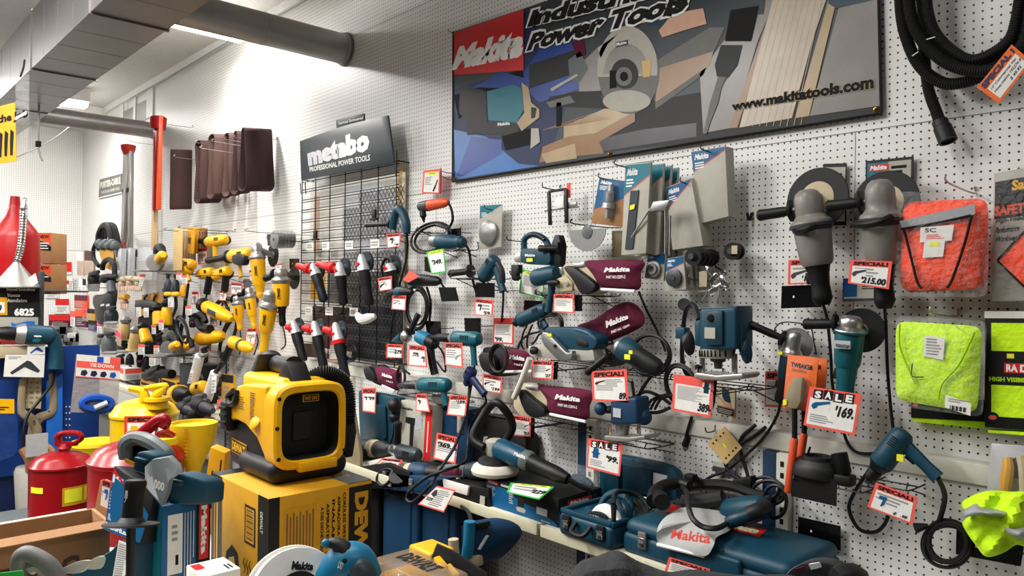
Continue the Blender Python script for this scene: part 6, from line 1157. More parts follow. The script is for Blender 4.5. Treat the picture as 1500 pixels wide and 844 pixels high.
t = thing('depth_gauge', 'black round knob hung on a cable by the boxed drill', 'knob', V(578, 595, .32)); MB().ball(V(578, 594, .32), .042, 'black').build('knob', t); MB().ball(V(577, 612, .32), .03, 'black').build('lower_knob', t); MB().tube(VP([(578, 618, .32), (576, 636, .3), (572, 650, .3)], .3), .006, 'black', 6).build('stem', t)
t = thing('angle_grinder', 'blue grinder with pale gear head lying on the middle shelf', 'grinder', V(620, 690, .42)); a, c = V(592, 690, .46), V(640, 694, .4); x = c-a; MB().lathe(a, a+x*.3, [(0, .02), (.3, .04), (1, .046)], 'sand', 18).build('gear_head', t); MB().lathe(a+x*.28, a+x*.75, [(0, .05), (.8, .05), (1, .04)], 'bluecase', 20).build('motor_housing', t); MB().lathe(a+x*.72, a+x*1.4, [(0, .04), (.6, .036), (1, .02)], 'black', 16).build('rear_handle', t); MB().disc(a-Z_*.02+OUT*.03, (.3, -.5, .8), .055, .012, 'black').build('wheel_guard', t)
t = thing('angle_grinder', 'grey nosed grinder with a bundle of cord in the open teal case by the vacuum', 'grinder', V(540, 660, .35)); a, c = V(520, 654, .36), V(572, 660, .36); MB().lathe(a, a+(c-a)*.5, [(0, .02), (.3, .046), (1, .05)], 'tealdark', 16).build('motor_housing', t); MB().lathe(a+(c-a)*.48, a+(c-a)*.66, [(0, .05), (.5, .052), (1, .046)], 'sand', 16).build('gear_head', t); MB().lathe(a+(c-a)*.64, c, [(0, .046), (.5, .05), (1, .02)], 'charcoal', 16).build('nose', t); coil(t, 522, 665, 14, 10, .42, 4, .007, seed=61)
t = thing('tool_tray', 'white edged tray of the case right of the vacuum', 'tray', V(560, 670, .44)); MB().prism(VP([(520, 680), (566, 670), (568, 676), (521, 686)], .44), -OUT*.1, 'offwhite', .002).build('tray_edge', t); MB().prism(VP([(496, 688), (568, 678), (600, 692), (600, 714), (496, 718)], .5), -OUT*.02, 'black', .004).build('tray_body', t)
q = Qf([(560, 671), (590, 674), (580, 690), (548, 684)], lambda x, y: V(x, y, .45)); ptag(q, .45, 'red special card lying in the open black tray', 'SPE', '', n=1)
t = thing('tool_case', 'blue metal case with steel latches at the front of the middle shelf', 'tool case', V(590, 700, .47)); MB().prism(VP([(556, 688), (640, 704), (640, 726), (556, 716)], .5), -OUT*.12, 'bluecase', .006).build('shell', t)
for p in ((563, 700), (602, 712)): latch(t, V(*p, .505), .03, .07, 'steel')
t = thing('tool_case', 'black open case holding cords and a dark sander, left of the polisher box', 'tool case', V(680, 725, .45)); MB().prism(VP([(655, 704), (716, 716), (716, 748), (655, 738)], .47), -OUT*.25, 'black', .006).build('base', t); MB().prism(VP([(704, 726), (711, 728), (710, 744), (703, 742)], .475), OUT*.003, 'packgrey').build('label', t); b = MB()
for k in range(4): b.tube(VP([(650+k*8, 706, .4), (672+k*6, 716, .44), (700, 722-k*2, .4), (712, 705, .35)], .4), .008, 'cordblack', 7)
b.build('cords', t)
t = thing('belt_sander', 'dark green belt sander with dull red band lying in the black open case', 'sander', V(680, 690, .35)); a, c = V(648, 690, .38), V(716, 690, .36); x = c-a; MB().box(a+x*.3, x*.3, Y_*.04, Z_*.03, 'steelpaint', .012).build('body', t); MB().box(a+x*.35+OUT*.03, x*.22, Y_*.014, Z_*.014, 'maroon', .004).build('red_band', t); MB().lathe(a+x*.5, c+x*.05, [(0, .03), (.4, .045), (1, .04)], 'slate', 16).build('motor_housing', t)
t = thing('paper_booklet', 'white folded booklet stuck in the black open case', 'booklet', V(670, 715, .48)); MB().prism(VP([(648, 702), (686, 713), (684, 726), (650, 716)], .485), -OUT*.012, 'paper', .001).build('pages', t)
q = Qp([(640, 712), (667, 718), (650, 751), (612, 739)], .56); b = MB().sheet(q, .0015, 'redtag'); b.srect(q, .03, .06, .97, .94, 'paper'); b.lines(q, .3, .12, .9, .88, 9, 'grey'); b.stext(q, "'329", .06, .3, .34, .46, 'ink', .001, .05); b.spoly(q, [(.1, .6), (.3, .5), (.36, .62), (.2, .85), (.1, .8)], 'darkgrey', .001); tag(b.build('price_tag'), 'curled white card reading 329 tied to the shelf front', 'price tag')
t = thing('extension_cord', 'long black cord looping across the blue case fronts', 'power cord', V(620, 700, .5)); cord(t, [(688, 560, .2), (684, 600, .25), (668, 650, .4), (650, 680, .48), (635, 705, .52), (628, 714, .54), (606, 735, .56), (596, 732, .56), (600, 720, .55), (625, 700, .52), (650, 690, .5), (680, 678, .35), (685, 660, .25), (690, 620, .2), (712, 590, .2)], r=.0065); cord(t, [(555, 712, .52), (552, 700, .52), (562, 688, .5), (575, 690, .5), (570, 705, .52), (560, 712, .52), (553, 706, .52)], r=.006)
b = MB().lathe(V(713, 612, .15), V(712, 650, .16), [(0, .006), (1, .006)], 'cordblack', 8); b.lathe(V(712, 640, .17), V(711, 650, .17), [(0, .012), (1, .014)], 'packgrey', 10); b.lathe(V(711, 650, .17), V(711, 660, .17), [(0, .011), (1, .012)], 'black', 8); t = tag(b.build('cord_plug'), 'hanging black plug with a pale collar in front of the black case', 'plug')
# below the shelves
for k, (x0, x1, dd, mt, l) in enumerate(((560, 615, .4, 'bluecase', 'dark blue case standing on the floor under the 329 card, left one'), (612, 672, .36, 'bluecase', 'dark blue case standing on the floor under the 329 card, right one'), (528, 556, .42, 'black', 'plain black block added for the dark gap right of the yellow vacuum carton'))):  # the last is no case: an added black block for the gap's darkness
    p, q = V(x0, 735, dd), V(x1, 735, dd); t = thing('tool_case', l, 'tool case', (p.x, YW-dd, .0)); b = MB(); case(b, (p.x, YW-dd, .003), (q.x-.02, YW-dd+.2, SHZ-.05), mt, .02); b.build('shell', t)
    if mt == 'bluecase': b = MB(); case(b, (p.x+.05, YW-dd-.01, .1), (q.x-.07, YW-dd+.02, SHZ-.1), mt, .01); b.build('ribbed_panel', t); MB().tube([(p.x+.1, YW-dd-.01, SHZ-.1), (p.x+.12, YW-dd-.04, SHZ-.11), (q.x-.14, YW-dd-.04, SHZ-.11), (q.x-.12, YW-dd-.01, SHZ-.1)], .01, 'black', 8, 3).build('carry_handle', t)
# ---------------------------------------------------------------- yellow vacuum on its carton
zv = 1.05; bx0, bx1, by0, by1 = -2.24, -1.867, .878, 1.19
t = thing('vacuum_carton', 'yellow and black printed carton under the yellow wet dry vacuum', 'carton', (bx0, by0, TZ))
MB().bx((bx0, by0, TZ+.001), (bx1, by1, zv), 'yellcard', .003).build('carton', t)
b = MB(); zh = zv-TZ
q = axq((bx0, by0-.0006, TZ), (bx1-bx0, 0, 0), (0, 0, zh))
b.srect(q, 0, 0, .2, 1, 'black', 0); b.srect(q, .84, 0, 1, 1, 'black', 0); b.srect(q, .06, .3, .075, .9, 'yelldark', .0006); b.srect(q, .1, .3, .13, .85, 'yelldark', .0006); b.srect(q, .62, .58, .8, .88, 'ink', .0003); b.srect(q, .64, .6, .78, .86, 'yellcard', .0006)
for k in range(16): b.srect(q, .655, .62+k*.0145, .765, .62+k*.0145+.004+.005*(k % 3 == 0), 'ink', .0009)
b.spoly(q, [(.28, .0), (.5, .0), (.54, .3), (.5, .46), (.4, .5), (.3, .42), (.25, .2)], 'ink', .0005); b.spoly(q, [(.34, .0), (.48, .0), (.5, .28), (.44, .42), (.34, .38)], 'yelldark', .0008); b.spoly(q, [(.58, .12), (.76, .1), (.78, .28), (.6, .3)], 'ink', .0005); b.spoly(q, [(.62, .15), (.74, .14), (.75, .24), (.63, .26)], 'yelldark', .0008)
for k in range(3): b.tube([q.at(.62+k*.05, .34, .001), q.at(.64+k*.05, .38, .001), q.at(.61+k*.05, .42, .001), q.at(.63+k*.05, .46, .001)], .0012, 'ink', 4)
b.stext(q, 'DEWALT', .88, .72, .92, .88, 'offwhite', .0006, .02, 0, -90)
q = axq((bx1+.0006, by0, TZ), (0, by1-by0, 0), (0, 0, zh))
b.srect(q, 0, 0, .1, 1, 'black', 0); b.srect(q, .76, 0, 1, .97, 'black', 0); b.stext(q, 'DEWALT', .82, .06, .96, .92, 'yellcard', .0006, .06, 0, -90)
for k, tx in enumerate(('CORDLESS WET/DRY VAC', 'ASPIRADORA PARA SECO', 'INALAMBRICA', 'ASPIRATEUR SANS FIL', 'A DES DECHETS SECS OU HUMIDES')): b.stext(q, tx, .7-k*.055, .35-.03*k, .73-k*.055, .94-.02*k, 'ink', .0006, .03, 0, -90)
b.srect(q, .14, .38, .44, .9, 'yelldark', .0003)
for k in range(9): b.srect(q, .16+k*.03, .42+.06*(k % 3), .175+k*.03, .86-.03*(k % 2), 'kraftdk', .0006)
for k, (u, v) in enumerate(((.18, .26), (.25, .26), (.25, .18), (.18, .16))): b.srect(q, u, v, u+.05, v+.07, 'kraftdk', .0006)
b.srect(q, .32, .08, .42, .34, 'kraftdk', .0005)
q = axq((bx0, by0, zv+.0006), (bx1-bx0, 0, 0), (0, by1-by0, 0)); b.srect(q, 0, .0, .14, 1, 'black', 0); b.srect(q, .1, .75, 1, 1, 'steelpaint', .0003); b.stext(q, 'DEWALT', .5, .8, .8, .92, 'yelldark', .0006)
b.build('print', t)
vx0, vx1, vy0, vy1, vz = -2.345, -1.975, .943, 1.175, zv+.002
t = thing('shop_vacuum', 'yellow and black portable wet dry vacuum standing on its carton', 'vacuum cleaner', ((vx0+vx1)/2, (vy0+vy1)/2, vz))
b = MB(); case(b, (vx0+.03, vy0+.01, vz), (vx1-.05, vy1-.02, vz+.16), 'charcoal', .03); b.build('tank', t)
b = MB(); case(b, (vx0+.14, vy0-.012, vz), (vx1+.012, vy1, vz+.065), 'charcoal', .03); b.build('tank_foot', t)
XV = lambda x, y, z: Vector((vx0+x*1.14, vy0+y, vz+z))
pr = [(-.005, .135), (0, .17), (.035, .205), (.065, .225), (.1, .228), (.115, .25), (.16, .262), (.29, .27), (.29, .07), (.28, .075), (.24, .115), (.17, .145), (.11, .15), (.07, .14)]
MB().prism([XV(x, -.006, z) for x, z in pr], Y_*.225, 'yellow', .014, 3).build('body_shell', t)
b = MB(); case(b, XV(.05, .04, .2), XV(.285, .21, .285), 'yellow', .02); b.build('top_deck', t)
n = 36                              # round cornered mouth on the side, a real recess
def rr(hy, hz, x): return [Vector((x, vy0+.102+hy*(abs(math.cos(a))**.4)*(1 if math.cos(a) > 0 else -1), vz+.158+hz*(abs(math.sin(a))**.4)*(1 if math.sin(a) > 0 else -1))) for a in [2*math.pi*i/n for i in range(n)]]
L = [rr(.112, .12, vx1-.045), rr(.112, .12, vx1+.016), rr(.106, .114, vx1+.024), rr(.092, .098, vx1+.024), rr(.088, .094, vx1+.016)]
b = MB(); vs = [p for l in L for p in l]; b.add(vs, [(j*n+i, j*n+(i+1) % n, (j+1)*n+(i+1) % n, (j+1)*n+i) for j in range(4) for i in range(n)], 'yellow'); b.box(Vector((vx1+.02, vy0+.12, vz+.045)), X_*.012, Y_*.06, Z_*.014, 'yellow', .005)
for y, z in ((.003, .075), (.003, .24), (-.002, .16), (.205, .075)): b.lathe(Vector((vx1+.022, vy0+y, vz+z)), Vector((vx1+.026, vy0+y, vz+z)), [(0, .006), (.5, .006), (1, .003)], 'ink', 12)
b.build('mouth_frame', t)
L = [rr(.088, .094, vx1+.017), rr(.08, .086, vx1-.034)]; b = MB(); vs = [p for l in L for p in l]; b.add(vs, [(i, (i+1) % n, n+(i+1) % n, n+i) for i in range(n)]+[tuple(n+i for i in range(n))], 'rubber'); b.box(Vector((vx1-.03, vy0+.1, vz+.15)), X_*.003, Y_*.03, Z_*.04, 'charcoal', .002); b.build('mouth_recess', t)
q = axq((vx1-.0, vy0+.085, vz+.222), (0, .05, 0), (0, 0, .02)); b = MB().sheet(q, .004, 'yelldark'); b.srect(q, .06, .1, .94, .9, 'ink', .001); b.stext(q, 'WET DRY', .1, .25, .9, .75, 'yelldark', .0015); b.build('label', t)
MB().lathe(XV(.235, -.008, .165), XV(.235, -.013, .168), [(0, .026), (.3, .024), (.7, .015), (1, .003)], 'yellow', 20).build('round_boss', t)
b = MB(); case(b, XV(.035, -.02, .11), XV(.085, .01, .2), 'charcoal', .008)
for k in range(3): b.box(XV(.06, -.021, .135+k*.022), X_*.022, Y_*.004, Z_*.005, 'black', .002)
b.build('front_latch', t)
q = axq(XV(.06, .0075, .045), (.105, 0, -.008), (0, 0, .042)); b = MB().sheet(q, .002, 'yellcard'); b.srect(q, .03, .08, .97, .92, 'ink', .0008); b.stext(q, 'DEWALT', .06, .18, .94, .84, 'yellow', .0014, .06); b.build('brand_plate', t)
q = axq(XV(.13, -.0065, .185), (.045, 0, 0), (0, 0, .04)); b = MB(); b.lines(q, 0, 0, 1, 1, 6, 'kraftdk', .0009, .4); q = axq(XV(.2, -.0068, .165), (.035, 0, 0), (0, 0, .08)); b.lines(q, 0, 0, 1, 1, 12, 'kraftdk', .0009, .5); b.build('warning_print', t)
MB().tube([XV(.1, -.008, .235), XV(.075, -.012, .215), XV(.09, -.014, .195), XV(.12, -.012, .205), XV(.125, -.008, .24)], .009, 'charcoal', 10).build('hose_clip', t)
MB().lathe(XV(.02, .14, .305), XV(.25, .1, .315), [(0, .025), (.04, .038), (.14, .04), (.2, .03), (.3, .026), (.8, .026), (1, .03)], 'charcoal', 24).build('carry_handle', t)
MB().prism([XV(.2, .07, .268), XV(.228, .07, .325), XV(.245, .07, .336), XV(.262, .07, .325), XV(.3, .07, .268)], Y_*.065, 'charcoal', .01).build('handle_post', t)
MB().prism([XV(.05, .06, .26), XV(.085, .07, .34), XV(.1, .07, .34), XV(.075, .06, .26)], Y_*.06, 'darkgrey', .004).build('handle_strap', t)
P = [XV(.24, .16, .265), XV(.26, .19, .285), XV(.275, .222, .275), XV(.283, .242, .245), XV(.285, .25, .19), XV(.285, .248, .14)]; pp = cat(P, 16); MB().tube(pp, [.031 if i % 2 else .025 for i in range(len(pp))], 'rubber', 16, 1).build('corrugated_hose', t); MB().lathe(P[-1]+Z_*.0, P[-1]-Z_*.1, [(0, .03), (.3, .034), (1, .024)], 'rubber', 16).build('hose_cuff', t)
t = thing('cardboard_sheet', 'beige upright cardboard panel between the vacuum hose and the open teal case', 'panel', V(512, 690, .5)); MB().prism(VP([(496, 560), (512, 572), (527, 665), (527, 692), (494, 692)], .5), Y_*.02, 'khaki', .002).build('panel', t)
# ---------------------------------------------------------------- teal packed boxes left of the carton
d0 = 1.95
def fbox(name, l, cat_, ptl, wx, wy, h, m, th=None):
    """upright box from the pixel and depth of its near top corner: goes wx to -X and wy to +Y"""
    p = D(*ptl); z = th if th is not None else p.z-h; t = thing(name, l, cat_, (p.x-wx/2, p.y, z)); MB().bx((p.x-wx, p.y, z), (p.x, p.y+wy, p.z), m, .003).build('carton', t); return t, p, z
t, p, z = fbox('tool_box', 'blue printed tool box with a white sticker, teal cases sticking out of its torn top', 'boxed tool', (237, 742, 1.95), .22, .125, .4, 'bluepack', TZ+.001)
b = MB(); q = axq((p.x+.0007, p.y, z), (0, .125, 0), (0, 0, p.z-z)); b.srect(q, .12, .45, .42, .92, 'paper'); b.lines(q, .2, .7, .34, .85, 3, 'grey', .001); b.srect(q, .28, .52, .34, .6, 'ink', .001); b.srect(q, .7, .45, 1, 1, 'ink', 0); b.srect(q, .76, .52, .96, .98, 'red', .0006); b.stext(q, 'Makita', .8, .56, .92, .95, 'white', .0012, .06, 0, -90)
for k in range(4): b.srect(q, .46+k*.06, .4+.05*k, .475+k*.06, .92, 'satin', .0006)
b.stext(q, '1050', .28, .12, .4, .36, 'satin', .0012, .04, 0, -90); b.spoly(q, [(.6, .1), (.8, .1), (.8, .34), (.66, .4), (.58, .3)], 'ink', .0006); b.stext(q, 'Model XT', .05, .02, .1, .28, 'satin', .0012, .03, 0, -90)
q = axq((p.x-.22, p.y-.0007, z), (.22, 0, 0), (0, 0, p.z-z)); b.spoly(q, [(.3, 0), (1, 0), (1, 1), (.6, .7)], 'tealpack', 0); b.spoly(q, [(.4, .2), (.6, .3), (.75, .6), (.6, .55)], 'ink', .0006); b.build('print', t); BXP = p.copy()
def tcase(l, pts, d_, th, m='tealcase', hd=None):
    t = thing('tool_case', l, 'tool case', D(*pts[0], d_)); v = D(pts[0][0], pts[0][1], d_+th)-D(pts[0][0], pts[0][1], d_); MB().prism([D(x, y, d_) for x, y in pts], Vector((-.0, th, 0)), m, .012, 3).build('shell', t)
    if hd: MB().prism([D(x, y, d_-.004) for x, y in hd], Vector((0, -.014, 0)), 'tealdark', .004).build('handle', t)
    return t
tcase('teal case standing in the torn box, the right one with a handle', [(250, 700), (258, 692), (298, 704), (304, 712), (302, 740), (245, 742)], 1.98, .05, 'tealcase', [(257, 700), (272, 704), (271, 712), (256, 708)])
tcase('teal case standing in the torn box, the left one behind the torn flap', [(196, 668), (203, 660), (228, 668), (226, 700), (192, 690)], 2.05, .05, 'tealcase', [(203, 668), (220, 673), (218, 680), (202, 674)])
t = thing('torn_flap', 'grey torn cardboard flap bent over the blue tool box', 'cardboard flap', D(230, 700, 1.93)); MB().prism([D(x, y, dd) for x, y, dd in ((212, 684, 2.0), (222, 674, 1.98), (246, 670, 1.97), (258, 682, 1.96), (262, 694, 1.95), (248, 704, 1.93), (243, 724, 1.92), (236, 742, 1.92), (212, 712, 1.95))], Vector((.0, .012, .004)), 'steelpaint', .003).build('flap', t)
b = MB(); q = Q(D(222, 716, 1.915), D(241, 722, 1.905), D(243, 707, 1.905), D(222, 698, 1.915)); b.stext(q, '1,000', 0, 0, 1, 1, 'offwhite', .004, .04); b.build('lettering', t)
t = thing('tool_bag', 'grey black tool bag on top of the boxes beside the red safety can', 'tool bag', D(205, 660, 2.1)); MB().tube([D(x, y, dd) for x, y, dd in ((184, 672, 2.15), (185, 650, 2.15), (200, 642, 2.15), (222, 648, 2.12), (244, 664, 2.1), (246, 674, 2.1))], [.018, .022, .02, .02, .02, .014], 'steelpaint', 10).build('padded_edge', t); MB().prism([D(x, y, 2.16) for x, y in ((186, 650), (205, 646), (240, 664), (240, 690), (186, 680))], Vector((0, .03, 0)), 'charcoal', .01).build('body', t); MB().prism([D(x, y, 2.13) for x, y in ((183, 672), (196, 678), (195, 682), (183, 678))], Vector((0, .004, 0)), 'yelldark').build('label', t)
t = thing('tool_box', 'dark printed box with red corner and BRUSHLESS print behind the black side handle', 'boxed tool', D(185, 740, 2.0)); q = Q(D(153, 776, 2.0), D(205, 796, 1.93), D(228, 722, 1.96), D(167, 682, 2.03)); MB().sheet(q, .12, 'black', .003).build('carton', t)
b = MB(); b.spoly(q, [(0, 0), (1, 0), (1, .55), (.5, .9), (0, .9)], 'bluepack', .0006); b.spoly(q, [(0.02, .97), (.02, .68), (.75, .62)], 'red', .001); b.stext(q, 'Makita', .03, .75, .5, .88, 'white', .0016, .06); b.lines(q, .03, .32, .42, .62, 6, 'satin', .001, .5); b.srect(q, .05, .17, .2, .27, 'satin', .001); b.srect(q, .26, .17, .34, .27, 'satin', .001); b.srect(q, .38, .17, .5, .25, 'ink', .0012); b.stext(q, 'BRUSHLESS', .02, .04, .72, .13, 'white', .0014, .05); b.build('print', t)
t = thing('side_handle', 'black upright side handle with white brand lettering in front of the boxes', 'handle', D(197, 800, 1.7)); a, c = D(199, 702, 1.7), D(192, 772, 1.68); MB().lathe(a, c, [(0, .014), (.03, .022), (.1, .024), (.3, .021), (.8, .022), (.9, .03), (.93, .058), (.97, .06), (1, .03)], 'black', 22).build('grip', t); MB().lathe(c, c-Z_*.16, [(0, .01), (1, .01)], 'charcoal', 10).build('stem', t)
b = MB(); q = Q(D(187, 750, 1.672), D(187, 719, 1.672), D(182, 717, 1.672), D(182, 752, 1.672)); b.stext(q, 'Makita', 0, 0, 1, 1, 'white', 0, .05); b.build('lettering', t)
t = thing('paper_strip', 'white printed leaflet hanging below the BRUSHLESS box', 'leaflet', D(180, 820, 1.85)); q = Q(D(164, 850, 1.88), D(182, 850, 1.85), D(190, 798, 1.85), D(174, 792, 1.88)); b = MB().sheet(q, .001, 'paper'); b.lines(q, .08, .04, .92, .96, 16, 'grey', .0006, .4); b.build('sheet', t)
tcase('open teal case low at the left bottom behind the grey saw handle', [(100, 842), (160, 806), (176, 790), (186, 800), (182, 870), (100, 870)], 1.95, .1)
t, p, z = fbox('small_carton', 'small white carton with a red logo at the bottom by the yellow carton', 'carton', (296, 846, 1.72), .1, .09, .1, 'paper', TZ+.001)
b = MB(); q = axq((p.x-.1, p.y, p.z+.0006), (.1, 0, 0), (0, .09, 0)); b.srect(q, .1, .05, .5, .3, 'red', 0); b.lines(q, .55, .7, .9, .9, 2, 'ink', .0005); b.build('print', t)
# bottom row: saws, grinder, organiser, driver
t = thing('circular_saw', 'white guarded saw with black lettering peeking up at the bottom', 'saw', D(432, 850, 1.55)); c = D(434, 872, 1.55); nrm = (EYE-c).normalized()+Vector((.3, .1, .1)); nrm.normalize()
MB().disc(c, nrm, .092, .05, 'white', 44).build('blade_guard', t); MB().disc(c-nrm*.03, nrm, .1, .012, 'offwhite', 44).build('guard_rim', t); MB().disc(c+nrm*.028, nrm, .045, .02, 'ink', 30).build('hub', t)
b = MB(); gx, gy = Vector((nrm.y*-1, nrm.x, 0)).normalized(), None; gy = nrm.cross(gx); o = c+nrm*.0262; q = Q(o-gx*.012+gy*.05, o+gx*.03+gy*.042, o+gx*.036+gy*.056, o-gx*.008+gy*.066); b.stext(q, 'Makita', 0, 0, 1, 1, 'ink', .0005, .05); b.build('lettering', t); MB().ball(D(398, 842, 1.55), .018, 'charcoal').build('lever', t)
t = thing('cordless_grinder', 'teal and black cordless tool with a curved nose beside the white guarded saw', 'grinder', D(510, 840, 1.55)); MB().tube([D(x, y, 1.55) for x, y in ((477, 796), (492, 797), (505, 808), (508, 830))], [.006, .014, .02, .026], 'charcoal', 14).build('soft_nose', t); MB().ball(D(477, 796, 1.54), .009, 'teallight').build('teal_button', t); MB().tube([D(x, y, 1.56) for x, y in ((484, 852), (504, 826), (524, 824), (542, 850))], [.036, .042, .038, .028], 'teallight', 16).build('body', t); MB().tube([D(x, y, 1.53) for x, y in ((520, 825), (532, 840), (535, 870))], [.016, .026, .03], 'slate', 12).build('rubber_panel', t); b = MB().lathe(D(505, 822, 1.5), D(505, 822, 1.485), [(0, .005), (1, .005)], 'ink', 12); b.build('switch_knob', t); b = MB(); q = Q(D(494, 832, 1.495), D(501, 835, 1.495), D(504, 825, 1.495), D(497, 822, 1.495)); b.stext(q, 'LXT', 0, 0, 1, 1, 'white', 0, .04); b.build('lettering', t)
t = thing('parts_organiser', 'clear lidded organiser box with amber contents at the bottom', 'organiser', D(590, 850, 1.7)); b = MB(); p = D(640, 846, 1.75); q = D(543, 836, 1.9); p.z -= .03; case(b, (p.x-.24, p.y-.02, p.z-.02), (p.x, p.y+.1, p.z+.018), 'clearcase', .012); b.build('lid', t); b = MB(); case(b, (p.x-.23, p.y-.01, p.z-.08), (p.x-.01, p.y+.09, p.z-.02), 'yelldark', .01); b.build('tray', t)
b = MB(); q = axq((p.x-.2, p.y+.02, p.z+.019), (.14, 0, 0), (0, .05, 0)); b.stext(q, 'DEWALT', 0, 0, 1, 1, 'ink', 0, .05); b.build('lettering', t)
for o in (-.21, -.12, -.03):
    b = MB(); case(b, (p.x+o-.02, p.y-.035, p.z-.03), (p.x+o+.02, p.y-.015, p.z+.014), 'clearcase', .005); b.build('latch', t)
t = thing('impact_driver', 'yellow battery and black cordless driver behind the clear organiser', 'driver', D(650, 825, 1.9)); b = MB(); c = D(632, 812, 2.0); b.box(c, X_*.05, Y_*.04, Z_*.022, 'yellow', .008, 3); b.build('battery', t); MB().tube([D(x, y, 1.95) for x, y in ((632, 815), (655, 826), (680, 840), (705, 855))], [.035, .036, .032, .03], 'charcoal', 14).build('body', t)
b = MB()
for a, c in (((640, 822), (652, 829)), ((656, 832), (668, 842))): b.box(D((a[0]+c[0])/2, (a[1]+c[1])/2, 1.885), X_*.018+Z_*-.008, Y_*.01, Z_*.006, 'yellow', .003)
b.build('yellow_inlays', t); MB().ball(D(611, 810, 2.0), .012, 'chrome').build('bit_holder', t)
t = thing('power_planer', 'teal planer with pale grip standing nose down below the shelf edge', 'planer', D(690, 830, 2.6)); e = 2.6; MB().prism(cat([D(x, y, e) for x, y in ((676, 770), (700, 766), (722, 775), (728, 788), (718, 806), (695, 826), (680, 820))], 3, True), Vector((.02, .1, 0)), 'bluecase', .012).build('body', t); MB().tube([D(x, y, e-.03) for x, y in ((688, 764), (687, 790), (684, 815))], .02, 'teallight', 12).build('handle', t); MB().tube([D(x, y, e-.06) for x, y in ((664, 790), (665, 806), (666, 824))], .018, 'sand', 12).build('front_grip', t); MB().prism([D(x, y, e-.04) for x, y in ((660, 822), (688, 818), (690, 834), (664, 838))], Vector((0, .06, 0)), 'sand', .006).build('foot', t); b = MB().box(D(708, 795, e-.02), (D(714, 785, e)-D(702, 805, e))/2, X_*.006, Y_*.003, 'satin'); b.build('label_strip', t); MB().prism([D(x, y, e-.02) for x, y in ((690, 768), (706, 766), (706, 776), (692, 778))], Vector((0, .04, 0)), 'black', .004).build('lever', t); cord(t, [(690, 764, .6), (686, 750, .55), (676, 742, .5)], r=.007)
t = thing('tool_pouch', 'dark padded cloth across the bottom edge in front of the shelf', 'cloth bag', D(960, 850, 1.45))
e = 1.45; vs = []; fs = []; T_ = [(838, 850), (855, 828), (880, 818), (905, 815), (925, 822), (945, 835), (975, 842), (1010, 842), (1060, 846), (1120, 848), (1170, 852), (1215, 858)]; T_ = [tuple(p[:2]) for p in cat([(x, y, 0) for x, y in T_], 4)]
for i, (x, y) in enumerate(T_):
    for k, (dy, de) in enumerate(((60, -.1), (22, -.07), (6, -.03), (0, .02), (3, .08), (30, .2))): vs.append(D(x, y+dy+2*math.sin(i*.7+k), e+de))
for i in range(len(T_)-1):
    for k in range(5): fs.append((i*6+k, i*6+k+1, i*6+7+k, i*6+6+k))
o = MB().add(vs, fs, 'cloth').build('cloth', t); md = o.modifiers.new('thickness', 'SOLIDIFY'); md.thickness = .008
t = thing('cordless_tool', 'grey and red battery tool foot with a white label at the lower right', 'cordless tool', D(1195, 830, 1.75)); e = 1.75;  MB().prism(cat([D(x, y, e) for x, y in ((1152, 840), (1168, 828), (1190, 823), (1215, 826), (1230, 838), (1226, 858), (1152, 858))], 3, True), Vector((0, .05, 0)), 'darkgrey', .02, 3).build('battery_foot', t); b = MB().prism([D(x, y, e-.012) for x, y in ((1184, 827), (1198, 825), (1201, 832), (1188, 835))], Vector((0, .01, 0)), 'white'); b.build('white_label', t); b = MB().prism([D(x, y, e-.014) for x, y in ((1164, 834), (1175, 831), (1177, 836), (1166, 839))], Vector((0, .01, 0)), 'maroon'); b.build('red_mark', t); MB().lathe(D(1222, 846, 1.7), D(1268, 842, 1.72), [(0, .02), (.3, .03), (.7, .026), (1, .01)], 'charcoal', 14).build('nose', t)
# ---------------------------------------------------------------- end of the next gondola: blue board, signs, cans
XB = -5.78
E_ = lambda x, y, o=0: Xp(x, y, XB+o)
QE = lambda c, o=0: Qf(c, lambda x, y: E_(x, y, o))
t = thing('gondola', 'blue perforated end board of the gondola at the left', 'display panel', (XB, 1.1, 0))
MB().bx((XB-.02, .2, .36), (XB, E_(146, 540).y, E_(100, 507).z), 'blue_peg').build('blue_board', t)
MB().bx((XB-1.2, .2, .0), (XB-.021, 1.4, .9), 'navy', .004).build('body', t)
b = MB()
for o in range(9): b.sheet(QE([(96, 595+o*9), (98, 595+o*9), (98, 597+o*9), (96, 597+o*9)], .002), .001, 'white'); b.sheet(QE([(101, 595+o*9), (103, 595+o*9), (103, 597+o*9), (101, 597+o*9)], .002), .001, 'white')
b.build('light_slots', t)
MB().bx((XB, E_(54, 450).y, 1.15), (XB+.03, E_(63, 450).y, E_(58, 398).z), 'darkgrey', .002).build('slotted_post', t)
b = MB(); b.bx((XB, .2, E_(20, 522).z), (XB+.12, E_(40, 510).y, E_(20, 506).z), 'sand', .003); b.build('tan_ledge', t); MB().bx((XB-.9, E_(60, 432).y+.05, 1.545), (XB, E_(76, 432).y+.22, 1.555), 'darkgrey').build('box_ledge', t)
t = thing('header_sign', 'black and grey screwdriver sign reading 6825 behind the teal drill', 'sign', E_(30, 460, .03)); q = QE([(-40, 418), (57, 419), (62, 505), (-40, 505)], .03); b = MB().sheet(q, .02, 'packgrey', .002); b.srect(q, 0, .47, 1, 1, 'ink')
for k, tx in enumerate(('Drywall Screwdriver', 'Visseuse', 'Atornilladora')): b.stext(q, tx, .5, .9-.09*k, .5+(.44, .2, .3)[k], .96-.09*k, 'white', .0012, .02)
